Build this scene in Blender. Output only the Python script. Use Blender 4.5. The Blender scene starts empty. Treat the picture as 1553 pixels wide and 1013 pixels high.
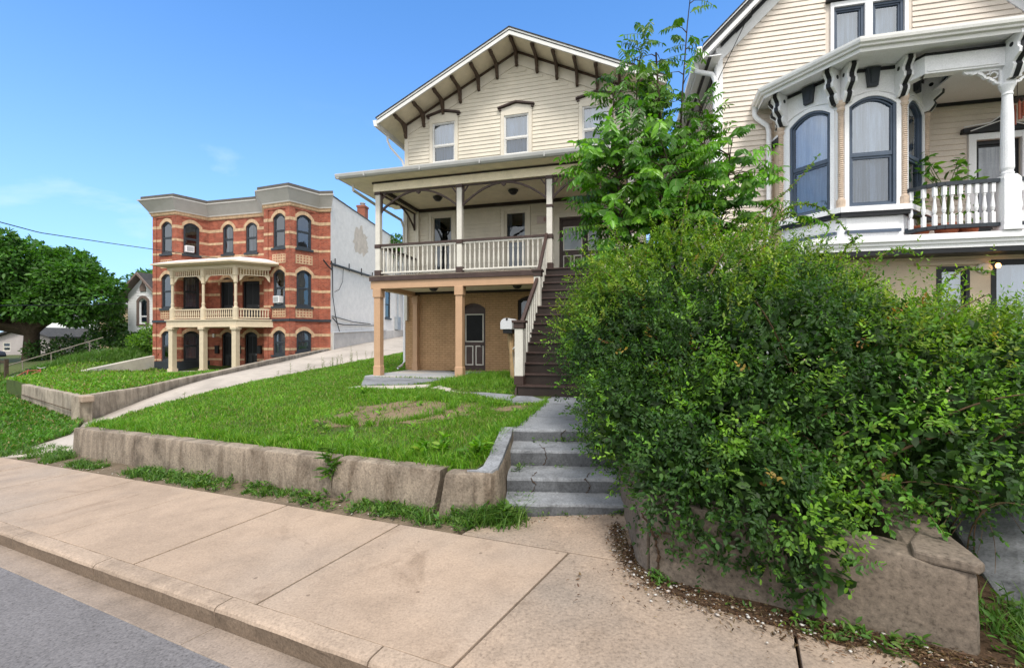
import bpy, math, random
import numpy as np
from mathutils import Vector, Matrix, noise as mnoise
R=math.radians
random.seed(7); rng=np.random.default_rng(11)
SC=bpy.context.scene; COL=SC.collection

# ---------------------------------------------------------------- objects
def link(o,parent=None):
    COL.objects.link(o)
    if parent is not None: o.parent=parent
    return o
def tag(o,label=None,cat=None,group=None,kind=None):
    if label: o['label']=label
    if cat: o['category']=cat
    if group: o['group']=group
    if kind: o['kind']=kind
    return o
def thing(name,loc,rz,label,cat,group=None):
    o=bpy.data.objects.new(name,None); o.empty_display_size=.2
    link(o); o.location=loc; o.rotation_euler=(0,0,rz)
    return tag(o,label,cat,group)
def copyobj(o,parent):
    c=o.copy(); link(c,parent)
    for ch in list(o.children): copyobj(ch,c)
    return c

class MB:
    def __init__(s): s.v=[]; s.f=[]; s.m=[]
    def add(s,vs,fs,mi=0):
        b=len(s.v); s.v+= [tuple(p) for p in vs]
        for f in fs: s.f.append([i+b for i in f]); s.m.append(mi)
    def quad(s,a,b,c,d,mi=0): s.add([a,b,c,d],[(0,1,2,3)],mi)
    def poly(s,ps,mi=0): s.add(ps,[tuple(range(len(ps)))],mi)
    def hexa(s,p,mi=0):   # p: 4 bottom ccw, 4 top
        s.add(p,[(3,2,1,0),(4,5,6,7),(0,1,5,4),(1,2,6,5),(2,3,7,6),(3,0,4,7)],mi)
    def box(s,x0,x1,y0,y1,z0,z1,mi=0):
        s.hexa([(x0,y0,z0),(x1,y0,z0),(x1,y1,z0),(x0,y1,z0),(x0,y0,z1),(x1,y0,z1),(x1,y1,z1),(x0,y1,z1)],mi)
    def obox(s,c,size,rz=0,tilt=0,mi=0):
        M=Matrix.Translation(c)@Matrix.Rotation(rz,4,'Z')@Matrix.Rotation(tilt,4,'Y')
        x,y,z=[q/2 for q in size]
        s.hexa([M@Vector(p) for p in [(-x,-y,-z),(x,-y,-z),(x,y,-z),(-x,y,-z),(-x,-y,z),(x,-y,z),(x,y,z),(-x,y,z)]],mi)
    def beam(s,a,b,w,h,mi=0,up=(0,0,1)):   # box bar from a to b
        a=Vector(a);b=Vector(b);d=(b-a).normalized();u=Vector(up)
        sd=d.cross(u).normalized()*(w/2); t=sd.cross(d).normalized()*(h/2)
        s.hexa([a-sd-t,a+sd-t,b+sd-t,b-sd-t,a-sd+t,a+sd+t,b+sd+t,b-sd+t],mi)
    def extr(s,poly,d,mi=0):   # list of 3d pts, extruded by vector d
        n=len(poly); d=Vector(d); p=[Vector(q) for q in poly]
        s.add(p+[q+d for q in p],[tuple(range(n-1,-1,-1)),tuple(range(n,2*n))]+[(i,(i+1)%n,(i+1)%n+n,i+n) for i in range(n)],mi)
    def tube(s,pts,r,n=8,mi=0,cap=True):
        P=[Vector(p) for p in pts]; m=len(P); rs=r if hasattr(r,'__len__') else [r]*m
        b=len(s.v); ref=Vector((0,0,1))
        for i in range(m):
            t=(P[min(i+1,m-1)]-P[max(i-1,0)]).normalized()
            q=ref if abs(t.dot(ref))<.95 else Vector((1,0,0))
            u=t.cross(q).normalized(); w=u.cross(t)
            for k in range(n):
                a=2*math.pi*k/n; s.v.append(tuple(P[i]+(u*math.cos(a)+w*math.sin(a))*rs[i]))
        for i in range(m-1):
            for k in range(n):
                k2=(k+1)%n; s.f.append([b+i*n+k,b+i*n+k2,b+(i+1)*n+k2,b+(i+1)*n+k]); s.m.append(mi)
        if cap:
            s.f.append([b+k for k in range(n)]); s.f.append([b+(m-1)*n+n-1-k for k in range(n)]); s.m+=[mi,mi]
    def lathe(s,c,prof,n=14,mi=0):   # prof [(r,z)] bottom to top
        b=len(s.v); cx,cy=c[0],c[1]; z0=c[2] if len(c)>2 else 0
        for r,z in prof:
            for k in range(n):
                a=2*math.pi*k/n; s.v.append((cx+r*math.cos(a),cy+r*math.sin(a),z0+z))
        for i in range(len(prof)-1):
            for k in range(n):
                k2=(k+1)%n; s.f.append([b+i*n+k,b+i*n+k2,b+(i+1)*n+k2,b+(i+1)*n+k]); s.m.append(mi)
        s.f.append([b+n-1-k for k in range(n)]); s.f.append([b+(len(prof)-1)*n+k for k in range(n)]); s.m+=[mi,mi]
    def build(s,name,mats,parent=None,smooth=False,bevel=0,loc=None):
        me=bpy.data.meshes.new(name); me.from_pydata(s.v,[],s.f)
        if not isinstance(mats,(list,tuple)): mats=[mats]
        for m in mats: me.materials.append(m)
        if len(mats)>1: me.polygons.foreach_set('material_index',s.m)
        if smooth: me.polygons.foreach_set('use_smooth',[True]*len(me.polygons))
        uv=me.uv_layers.new(name='UVMap')      # metric box projection
        co=np.empty(len(me.vertices)*3); me.vertices.foreach_get('co',co); co=co.reshape(-1,3)
        data=np.zeros((len(me.loops),2))
        for p in me.polygons:
            n=p.normal
            idx=list(p.loop_indices); vv=co[[me.loops[i].vertex_index for i in idx]]
            if abs(n.z)>.8: data[idx]=vv[:,:2]
            else:
                l=math.hypot(n.x,n.y); tx,ty=-n.y/l,n.x/l
                data[idx,0]=vv[:,0]*tx+vv[:,1]*ty; data[idx,1]=vv[:,2]
        uv.data.foreach_set('uv',data.ravel())
        me.update()
        o=bpy.data.objects.new(name,me); link(o,parent)
        if loc: o.location=loc
        if bevel:
            b=o.modifiers.new('bevel','BEVEL'); b.width=bevel; b.segments=2; b.limit_method='ANGLE'; b.angle_limit=R(40)
        return o

def fastmesh(name,V,Fc,mat,col=None,parent=None,smooth=False):
    V=np.ascontiguousarray(V,dtype=np.float32); Fc=np.ascontiguousarray(Fc,dtype=np.int32); k=Fc.shape[1]
    me=bpy.data.meshes.new(name); me.vertices.add(len(V)); me.vertices.foreach_set('co',V.ravel())
    me.loops.add(Fc.size); me.loops.foreach_set('vertex_index',Fc.ravel())
    me.polygons.add(len(Fc)); me.polygons.foreach_set('loop_start',np.arange(len(Fc),dtype=np.int32)*k)
    if smooth: me.polygons.foreach_set('use_smooth',np.ones(len(Fc),dtype=bool))
    me.materials.append(mat)
    if col is not None:
        a=me.color_attributes.new('col','FLOAT_COLOR','POINT')
        c=np.ones((len(V),4),dtype=np.float32); c[:,:3]=col; a.data.foreach_set('color',c.ravel())
    me.update(); me.validate()
    o=bpy.data.objects.new(name,me); link(o,parent); return o

# ---------------------------------------------------------------- materials
def newmat(name):
    m=bpy.data.materials.new(name); m.use_nodes=True
    nt=m.node_tree; b=nt.nodes['Principled BSDF']; return m,nt,b
def nd(nt,t,**kw):
    n=nt.nodes.new(t)
    for k,v in kw.items():
        if k in n.inputs: n.inputs[k].default_value=v
        else: setattr(n,k,v)
    return n
def ramp(nt,src,stops):
    r=nt.nodes.new('ShaderNodeValToRGB'); e=r.color_ramp.elements
    while len(e)<len(stops): e.new(.5)
    for i,(p,c) in enumerate(stops):
        e[i].position=p; e[i].color=c if len(c)==4 else (*c,1)
    nt.links.new(src,r.inputs[0]); return r
def mixc(nt,fac,a,b,mode='MIX'):
    n=nt.nodes.new('ShaderNodeMix'); n.data_type='RGBA'; n.blend_type=mode
    for k,s in ((0,fac),(6,a),(7,b)):
        if hasattr(s,'links') or isinstance(s,bpy.types.NodeSocket): nt.links.new(s,n.inputs[k])
        elif k==0: n.inputs[0].default_value=s
        else: n.inputs[k].default_value=(*s[:3],1)
    return n.outputs[2]
def coords(nt,kind='Object',scale=(1,1,1)):
    t=nt.nodes.new('ShaderNodeTexCoord'); mp=nt.nodes.new('ShaderNodeMapping'); mp.inputs['Scale'].default_value=scale
    nt.links.new(t.outputs[kind],mp.inputs[0]); return mp.outputs[0]
def noise(nt,vec,scale,detail=4,rough=.55,dist=0):
    n=nd(nt,'ShaderNodeTexNoise',Scale=scale,Detail=detail,Roughness=rough,Distortion=dist)
    nt.links.new(vec,n.inputs['Vector']); return n.outputs['Fac']
def bump(nt,b,h,strength,dist=.01):
    n=nd(nt,'ShaderNodeBump',Strength=strength,Distance=dist); nt.links.new(h,n.inputs['Height']); nt.links.new(n.outputs[0],b.inputs['Normal']); return n
def paint(name,c,rough=.55,var=.12,scale=3,wear=None,bmp=.15,fine=60,streak=0):
    """painted or plain surface with mottling, fine grain, optional wear spots"""
    m,nt,b=newmat(name); v=coords(nt)
    n1=noise(nt,v,scale,5); n2=noise(nt,v,fine,3)
    lo=tuple(x*(1-var) for x in c); hi=tuple(min(1,x*(1+var)) for x in c)
    r=ramp(nt,n1,[(.3,lo),(.7,hi)]); col=r.outputs[0]
    r2=ramp(nt,n2,[(.3,(.88,.88,.88)),(.75,(1.06,1.06,1.06))]); col=mixc(nt,1,col,r2.outputs[0],'MULTIPLY')
    if streak:
        vs=coords(nt,'Object',(9,9,.5)); ns=noise(nt,vs,1.5,4); rs=ramp(nt,ns,[(.42,(1-streak,)*3),(.6,(1,1,1))]); col=mixc(nt,1,col,rs.outputs[0],'MULTIPLY')
    if wear:
        nw=noise(nt,v,wear[1],6,.7); rw=ramp(nt,nw,[(wear[2],(0,0,0)),(wear[2]+.04,(1,1,1))]); col=mixc(nt,rw.outputs[0],col,wear[0])
    nt.links.new(col,b.inputs['Base Color']); b.inputs['Roughness'].default_value=rough
    b.inputs['Specular IOR Level'].default_value=.3
    if bmp: bump(nt,b,n2,bmp,.004)
    return m
def leafmat(name,trans=.35,rough=.45,sat=1):
    m,nt,b=newmat(name)
    a=nd(nt,'ShaderNodeAttribute',attribute_name='col')
    nt.links.new(a.outputs['Color'],b.inputs['Base Color']); b.inputs['Roughness'].default_value=rough
    b.inputs['Specular IOR Level'].default_value=.35
    t=nt.nodes.new('ShaderNodeBsdfTranslucent'); 
    br=nd(nt,'ShaderNodeMix',data_type='RGBA',blend_type='MULTIPLY'); br.inputs[0].default_value=1
    nt.links.new(a.outputs['Color'],br.inputs[6]); br.inputs[7].default_value=(1.5,1.7,.5,1)
    nt.links.new(br.outputs[2],t.inputs['Color'])
    mx=nt.nodes.new('ShaderNodeMixShader'); mx.inputs[0].default_value=trans
    nt.links.new(b.outputs[0],mx.inputs[1]); nt.links.new(t.outputs[0],mx.inputs[2])
    nt.links.new(mx.outputs[0],nt.nodes['Material Output'].inputs['Surface']); return m
def glassmat(name,refl=.2,tint=(.75,.82,.88),dark=0):
    m,nt,b=newmat(name); out=nt.nodes['Material Output']
    tr=nd(nt,'ShaderNodeBsdfTransparent'); tr.inputs[0].default_value=(*tint,1)
    gl=nd(nt,'ShaderNodeBsdfGlossy'); gl.inputs['Roughness'].default_value=.02; gl.inputs['Color'].default_value=(.9,.95,1,1)
    v=coords(nt,'Object',(1,1,1)); n=noise(nt,v,2.2,2); bp=nd(nt,'ShaderNodeBump',Strength=.15,Distance=.02); nt.links.new(n,bp.inputs['Height']); nt.links.new(bp.outputs[0],gl.inputs['Normal'])
    fr=nd(nt,'ShaderNodeFresnel',IOR=1.5); ad=nd(nt,'ShaderNodeMath',operation='ADD'); ad.inputs[1].default_value=refl; ad.use_clamp=True
    nt.links.new(fr.outputs[0],ad.inputs[0])
    mx=nt.nodes.new('ShaderNodeMixShader'); nt.links.new(ad.outputs[0],mx.inputs[0]); nt.links.new(tr.outputs[0],mx.inputs[1]); nt.links.new(gl.outputs[0],mx.inputs[2])
    nt.links.new(mx.outputs[0],out.inputs['Surface']); return m
def brickmat(name,c1,c2,mortar,bw=.21,rh=.075,ms=.01,var=.25,soft=.4):
    m,nt,b=newmat(name); uv=coords(nt,'UV')
    br=nt.nodes.new('ShaderNodeTexBrick'); nt.links.new(uv,br.inputs['Vector'])
    br.inputs['Scale'].default_value=1; br.inputs['Brick Width'].default_value=bw; br.inputs['Row Height'].default_value=rh
    br.inputs['Mortar Size'].default_value=ms; br.inputs['Mortar Smooth'].default_value=soft; br.inputs['Bias'].default_value=0
    br.inputs['Color1'].default_value=(*c1,1); br.inputs['Color2'].default_value=(*c2,1); br.inputs['Mortar'].default_value=(*mortar,1)
    v=coords(nt); n1=noise(nt,v,2.6,8,.72); n2=noise(nt,v,45,3)
    r=ramp(nt,n1,[(.3,(1-var,)*3),(.7,(1+var*.4,)*3)]); col=mixc(nt,1,br.outputs['Color'],r.outputs[0],'MULTIPLY')
    nt.links.new(col,b.inputs['Base Color']); b.inputs['Roughness'].default_value=.85; b.inputs['Specular IOR Level'].default_value=.2
    inv=nd(nt,'ShaderNodeMath',operation='MULTIPLY_ADD'); inv.inputs[1].default_value=-1; inv.inputs[2].default_value=1; nt.links.new(br.outputs['Fac'],inv.inputs[0])
    ad=nd(nt,'ShaderNodeMath',operation='MULTIPLY_ADD'); ad.inputs[1].default_value=.35; nt.links.new(n2,ad.inputs[0]); nt.links.new(inv.outputs[0],ad.inputs[2])
    bump(nt,b,ad.outputs[0],.5,.01); return m
def concrete(name,c,dark=.6,scale=1.2,fine=90,spots=.5,streak=False,rough=.9,cold=None,gum=False):
    m,nt,b=newmat(name); v=coords(nt)
    n1=noise(nt,v,scale,7,.62,.4); n2=noise(nt,v,fine,4,.7); n3=noise(nt,v,scale*5,6,.7)
    r=ramp(nt,n1,[(.28,tuple(x*dark for x in c)),(.5,c),(.75,tuple(min(1,x*1.12) for x in c))]); col=r.outputs[0]
    if cold: 
        nc=noise(nt,v,scale*.6,5); rc=ramp(nt,nc,[(.45,(0,0,0)),(.62,(1,1,1))]); col=mixc(nt,rc.outputs[0],col,cold)
    r3=ramp(nt,n3,[(.3,(.78,.78,.78)),(.55,(1,1,1))]); col=mixc(nt,.8,col,r3.outputs[0],'MULTIPLY')
    r2=ramp(nt,n2,[(.30,(.45,.44,.43)),(.47,(.95,.95,.95)),(.53,(1.02,1.02,1.02)),(.70,(1.4,1.38,1.35))]); col=mixc(nt,spots,col,r2.outputs[0],'MULTIPLY')
    if streak:
        vs=coords(nt,'Object',(2.2,2.2,.55)); ns=noise(nt,vs,1.9,9,.72,.6); rs=ramp(nt,ns,[(.34,(.42,.38,.35)),(.50,(.85,.84,.83)),(.6,(1.08,1.07,1.05))]); col=mixc(nt,.9,col,rs.outputs[0],'MULTIPLY')
    if gum:
        vo=nd(nt,'ShaderNodeTexVoronoi',Scale=3.1); nt.links.new(v,vo.inputs['Vector']); rg=ramp(nt,vo.outputs['Distance'],[(.035,(.45,.43,.42)),(.055,(1,1,1))]); col=mixc(nt,.75,col,rg.outputs[0],'MULTIPLY')
        ng=noise(nt,v,.9,8,.75,1.2); rn=ramp(nt,ng,[(.56,(1,1,1)),(.66,(.70,.68,.66))]); col=mixc(nt,.8,col,rn.outputs[0],'MULTIPLY')
    nt.links.new(col,b.inputs['Base Color']); b.inputs['Roughness'].default_value=rough; b.inputs['Specular IOR Level'].default_value=.2
    ad=nd(nt,'ShaderNodeMath',operation='ADD'); nt.links.new(n2,ad.inputs[0]); nt.links.new(n3,ad.inputs[1])
    bump(nt,b,ad.outputs[0],.35,.008); return m

M={}
M['cream']=paint('cream_siding',(.70,.64,.535),.5,.09,2,((.45,.38,.3),11,.70))
M['cream2']=paint('cream_trim',(.72,.66,.56),.5,.05,4)
M['porchcream']=paint('porch_cream',(.86,.76,.57),.55,.08,4)
M['white']=paint('white_paint',(.74,.73,.71),.45,.05,4,((.55,.5,.42),14,.74))
M['offwhite']=paint('offwhite_paint',(.66,.63,.57),.5,.07,5,((.35,.3,.24),12,.72))
M['brown']=paint('brown_paint',(.062,.038,.033),.4,.2,5,((.11,.075,.06),18,.7))
M['dkbrown']=paint('dark_brown',(.035,.024,.02),.5,.2,5)
M['bracketbrown']=paint('bracket_brown',(.085,.055,.038),.6,.3,9)
M['tan']=paint('tan_paint',(.52,.325,.20),.5,.06,4)
M['tanbrick']=brickmat('tan_painted_brick',(.50,.315,.175),(.46,.29,.16),(.36,.22,.115),.21,.075,.016,.25,.6)
M['redbrick']=brickmat('red_brick',(.43,.105,.060),(.28,.062,.040),(.36,.2,.14),.22,.078,.012,.5)
M['oldbrick']=brickmat('chimney_brick',(.36,.1,.055),(.25,.07,.045),(.3,.2,.15))
M['stone']=paint('cream_stone',(.58,.405,.255),.8,.2,5,streak=.2)
M['greycornice']=paint('grey_cornice',(.44,.425,.40),.6,.06,2)
M['capdark']=paint('dark_cap',(.11,.1,.09),.7,.15,3)
M['slate']=paint('slate_paint',(.035,.042,.052),.4,.15,5)
M['bluegrey']=paint('blue_grey_sash',(.075,.10,.145),.4,.12,5)
M['black']=paint('black_paint',(.014,.015,.018),.4,.2,6)
M['whitebrick']=brickmat('white_painted_brick',(.76,.72,.68),(.74,.70,.66),(.66,.62,.58),.22,.078,.01,.14,.9)
M['shingle']=brickmat('grey_shingle',(.05,.05,.052),(.075,.073,.07),(.03,.03,.03),.3,.14,.008,.3)
M['alu']=paint('gutter_metal',(.47,.47,.46),.35,.08,3); 
M['dkmetal']=paint('dark_metal',(.035,.033,.032),.4,.2,8)
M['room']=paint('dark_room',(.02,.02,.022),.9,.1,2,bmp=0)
M['curtain']=paint('curtain',(.72,.77,.85),.9,.06,3,streak=.45)
M['glass']=glassmat('window_glass',.24,(.7,.78,.87)); M['screen']=glassmat('screened_glass',.13,(.52,.58,.67)); M['curtainblue']=paint('blue_curtain',(.45,.53,.68),.9,.06,3,streak=.45)
M['glassdk']=glassmat('dark_glass',.05,(.4,.44,.48)); M['glassred']=glassmat('shaded_glass',.10,(.45,.5,.56))
M['blind']=paint('window_blind',(.62,.66,.72),.7,.05,3)
M['sw']=concrete('sidewalk_concrete',(.385,.292,.222),.80,.55,62,.48,cold=(.34,.275,.225),gum=True)
M['sw2']=concrete('stained_concrete',(.37,.28,.212),.6,.8,50,.7,cold=(.27,.22,.18),gum=True)
M['kerb']=concrete('kerb_concrete',(.37,.285,.22),.65,1.2,55,.6)
M['kerbface']=concrete('dark_kerb_face',(.20,.15,.11),.55,1.8,55,.7)  # darker concrete on the street face than on the kerb top
M['gutterc']=concrete('gutter_concrete',(.29,.232,.19),.62,1.1,60,.6)
M['asphalt']=concrete('asphalt',(.17,.162,.168),.8,.5,55,1.0)
M['oldconc']=concrete('old_wall_concrete',(.285,.235,.185),.5,2.0,40,.75,True)
M['oldconc2']=concrete('stained_wall_concrete',(.165,.133,.105),.40,2.6,36,.95,False)
M['blockconc']=concrete('block_wall_concrete',(.37,.32,.26),.55,1.2,60,.5,True)
M['drive']=concrete('driveway_concrete',(.45,.40,.35),.75,.5,60,.4)
M['blueconc']=concrete('blue_grey_concrete',(.245,.255,.275),.5,2.2,48,.65)
M['slabc']=concrete('slab_concrete',(.5,.46,.40),.8,.8,70,.4,cold=(.36,.37,.39))
M['riser']=concrete('shaded_riser_paint',(.125,.13,.14),.5,2.2,48,.65)  # darker copy of the tread concrete: less-worn paint plus shade put into the colour
M['verge']=concrete('verge_soil',(.15,.115,.08),.5,3,45,.8)
M['soil']=concrete('bare_soil',(.21,.155,.1),.55,2.5,45,.8)
M['dirt']=concrete('leaf_litter',(.075,.046,.028),.5,6,60,.8)
M['turf']=concrete('turf_ground',(.07,.10,.022),.55,1.5,50,.7)
M['farground']=concrete('far_ground',(.08,.1,.035),.6,.15,8,.5)
M['wood']=paint('weathered_wood',(.4,.27,.14),.75,.25,6,streak=.35)
M['mailbox']=paint('mailbox_plastic',(.6,.61,.64),.4,.05,4)
M['bark']=concrete('bark',(.075,.055,.038),.5,7,40,.8)
M['twig']=paint('twig',(.12,.075,.04),.8,.3,20)
M['greenstem']=paint('green_stem',(.13,.17,.05),.6,.2,10)
M['leaf']=leafmat('shrub_leaf',.35,.55); M['leaf2']=leafmat('tree_leaf',.32,.32); M['blade']=leafmat('grass_blade',.35,.5)
M['terracotta']=paint('terracotta',(.36,.11,.05),.7,.15,6)
M['redmetal']=paint('red_enamel',(.26,.05,.03),.4,.1,6)
M['copper']=paint('copper_tube',(.36,.09,.04),.35,.15,9)
M['carpaint']=paint('dark_car_paint',(.03,.035,.045),.2,.1,3)
M['tyre']=paint('tyre_rubber',(.02,.02,.02),.8,.1,9)
M['beigehouse']=paint('beige_stucco',(.42,.33,.21),.8,.1,1)
M['greyhouse']=paint('grey_siding',(.42,.38,.37),.7,.08,1)
M['pinkbeige']=paint('bisque_siding',(.71,.625,.545),.5,.08,2,((.45,.36,.3),12,.70))
M['beigewall']=paint('beige_wall',(.6,.48,.36),.6,.07,3)
M['whitesiding']=paint('white_siding',(.86,.87,.89),.5,.05,2)
M['coolwhite']=paint('cool_white_paint',(.86,.86,.88),.45,.04,3)
M['pebble']=paint('pebble',(.5,.46,.42),.7,.4,30)
M['rope']=paint('rope_column',(.6,.47,.37),.6,.15,12)
def emis(name,c,s):
    m,nt,b=newmat(name); b.inputs['Emission Color'].default_value=(*c,1); b.inputs['Emission Strength'].default_value=s; b.inputs['Base Color'].default_value=(*c,1); return m
M['bulb']=emis('lit_bulb',(1,.5,.16),4)
M['sign']=paint('sign_plate',(.55,.45,.42),.5,.05,5)
M['redink']=paint('red_ink',(.28,.06,.05),.5,.1,9)

# ---------------------------------------------------------------- wall panels with openings
class Pan:
    """vertical plane: origin (x,y), direction angle a (x to the right seen from outside), outward normal to the viewer"""
    def __init__(s,o,a=None,to=None):
        s.o=o
        if to is not None:
            dx,dy=to[0]-o[0],to[1]-o[1]; s.L=math.hypot(dx,dy); s.d=(dx/s.L,dy/s.L)
        else: s.d=(math.cos(a),math.sin(a)); s.L=0
        s.n=(s.d[1],-s.d[0])
    def P(s,x,z,out=0): return (s.o[0]+s.d[0]*x+s.n[0]*out, s.o[1]+s.d[1]*x+s.n[1]*out, z)
    def box(s,mb,x0,x1,z0,z1,o0,o1,mi=0):   # o1 > o0 : outward
        mb.hexa([s.P(x0,z0,o1),s.P(x1,z0,o1),s.P(x1,z0,o0),s.P(x0,z0,o0),s.P(x0,z1,o1),s.P(x1,z1,o1),s.P(x1,z1,o0),s.P(x0,z1,o0)],mi)
    def pts(s,l,out): return [s.P(x,z,out) for x,z in l]
    def extr(s,mb,l,o0,o1,mi=0):
        n=(s.n[0]*(o1-o0),s.n[1]*(o1-o0),0); mb.extr(s.pts(l,o0),n,mi)
def arch(op,x):
    xa,xb,za,zb,r=op; t=(x-(xa+xb)/2)/((xb-xa)/2); return zb+r*(1-t*t)
def wall(mb,pan,x0,x1,z0,ztop,ops,reveal=.14,mi=0,room=None,N=8,breaks=()):
    zt=ztop if callable(ztop) else (lambda x:ztop)
    xs={x0,x1,*breaks}
    for o in ops:
        k=N if o[4]>0 else 1
        for i in range(k+1): xs.add(o[0]+(o[1]-o[0])*i/k)
    xs=sorted(x for x in xs if x0-1e-9<=x<=x1+1e-9)
    for a,b in zip(xs,xs[1:]):
        if b-a<1e-6: continue
        xm=(a+b)/2; cov=sorted([o for o in ops if o[0]<xm<o[1]],key=lambda o:o[2])
        za,zb=z0,z0
        for o in cov:
            mb.quad(pan.P(a,za),pan.P(b,zb),pan.P(b,o[2]),pan.P(a,o[2]),mi)
            za,zb=arch(o,a),arch(o,b)
            mb.quad(pan.P(a,za),pan.P(b,zb),pan.P(b,zb,-reveal),pan.P(a,za,-reveal),mi)
        mb.quad(pan.P(a,za),pan.P(b,zb),pan.P(b,zt(b)),pan.P(a,zt(a)),mi)
    for o in ops:
        xa,xb,za,zb,r=o
        mb.quad(pan.P(xa,za),pan.P(xa,zb),pan.P(xa,zb,-reveal),pan.P(xa,za,-reveal),mi)
        mb.quad(pan.P(xb,za,-reveal),pan.P(xb,zb,-reveal),pan.P(xb,zb),pan.P(xb,za),mi)
        mb.quad(pan.P(xa,za,-reveal),pan.P(xb,za,-reveal),pan.P(xb,za),pan.P(xa,za),mi)
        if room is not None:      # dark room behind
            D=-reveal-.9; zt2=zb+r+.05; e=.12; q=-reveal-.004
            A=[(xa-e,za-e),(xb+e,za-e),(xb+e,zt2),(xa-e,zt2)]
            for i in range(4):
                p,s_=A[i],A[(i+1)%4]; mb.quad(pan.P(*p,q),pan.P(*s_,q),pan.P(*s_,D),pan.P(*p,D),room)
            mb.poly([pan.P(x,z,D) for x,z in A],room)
def outline(op,ins=0,N=10):
    xa,xb,za,zb,r=op; a,b=xa+ins,xb-ins
    pts=[(a,za+ins),(b,za+ins)]
    for i in range(N+1):
        x=b+(a-b)*i/N; z=(arch(op,x) if r>0 else zb)-ins
        pts.append((x,z))
    return pts
def ring(mb,pan,A,B,o0,o1,mi=0):
    n=len(A)
    for i in range(n):
        j=(i+1)%n
        mb.quad(pan.P(*A[i],o1),pan.P(*A[j],o1),pan.P(*B[j],o1),pan.P(*B[i],o1),mi)
        mb.quad(pan.P(*B[i],o1),pan.P(*B[j],o1),pan.P(*B[j],o0),pan.P(*B[i],o0),mi)
        mb.quad(pan.P(*A[j],o1),pan.P(*A[i],o1),pan.P(*A[i],o0),pan.P(*A[j],o0),mi)
def window(parent,pan,op,mf,rail=.45,fw=.06,rec=.08,glass='glass',cur=None,name='window',sash=.04,mats=None,ms=None):
    """sash window in an opening: frame mesh with pane / curtain children"""
    xa,xb,za,zb,r=op; mb=MB()
    ring(mb,pan,outline(op,0),outline(op,fw),-rec-.05,-rec+.03)
    zr=za+(zb+r-za)*rail
    pan.box(mb,xa+fw,xb-fw,zr-.025,zr+.025,-rec-.045,-rec+.012)
    lo=(xa+fw,xb-fw,za+fw,zr-.025,0)
    ring(mb,pan,outline(lo,0,1),outline(lo,sash,1),-rec-.045,-rec-.005)
    up=(xa+fw,xb-fw,zr+.025,zb-fw,r)
    ring(mb,pan,outline(up,0),outline(up,sash*.7),-rec-.045,-rec+.008)
    w=mb.build(name,M[mf] if isinstance(mf,str) else mf,parent,bevel=.004)
    g=MB()
    g.poly(pan.pts(outline(up,.01),-rec-.02)); g.build('pane',M[glass],w)
    g=MB(); g.poly(pan.pts(outline(lo,.01,1),-rec-.03)); g.build('pane',M['screen' if glass=='glass' else glass],w)
    if cur:
        c=MB(); n=int((xb-xa)/.025); z0=za+.03; 
        if cur=='upper': z0=zr-.1
        for i in range(n):
            x1=xa+.03+(xb-xa-.06)*i/n; x2=xa+.03+(xb-xa-.06)*(i+1)/n
            f=lambda x:-rec-.16-.045*math.sin(x*46+2.5*math.sin(x*9+za))-.03*math.sin(x*19+1)
            z1=(arch(op,x1) if r else zb); z2=(arch(op,x2) if r else zb)
            if cur=='open' and abs((x1-xa)/(xb-xa)-.5)<.22: continue
            c.quad(pan.P(x1,z0,f(x1)),pan.P(x2,z0,f(x2)),pan.P(x2,z2,f(x2)),pan.P(x1,z1,f(x1)))
        c.build('curtain' if cur!='blind' else 'blind',M['blind' if cur=='blind' else ('curtainblue' if mf=='white' else 'curtain')],w,smooth=True)
    return w
def siding(mb,pan,z0,z1,xr,ops,exp=.115,t0=.024,t1=.006,mi=0):
    z=z0
    while z<z1-.01:
        ze=min(z+exp,z1); zm=(z+ze)/2; xl,xh=xr(zm)
        if xh-xl>.05:
            iv=[(xl,xh)]
            for o in ops:
                if o[2]<zm<o[3]+.8*o[4]:
                    ni=[]
                    for a,b in iv:
                        if o[1]<=a or o[0]>=b: ni.append((a,b)); continue
                        if o[0]>a: ni.append((a,o[0]))
                        if o[1]<b: ni.append((o[1],b))
                    iv=ni
            for a,b in iv:
                if b-a<.02: continue
                j=random.uniform(-.0015,.0015)
                p=pan.P
                mb.hexa([p(a,z,t0+j),p(b,z,t0+j),p(b,z,0),p(a,z,0),p(a,ze,t1+j),p(b,ze,t1+j),p(b,ze,0),p(a,ze,0)],mi)
        z+=exp
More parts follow.
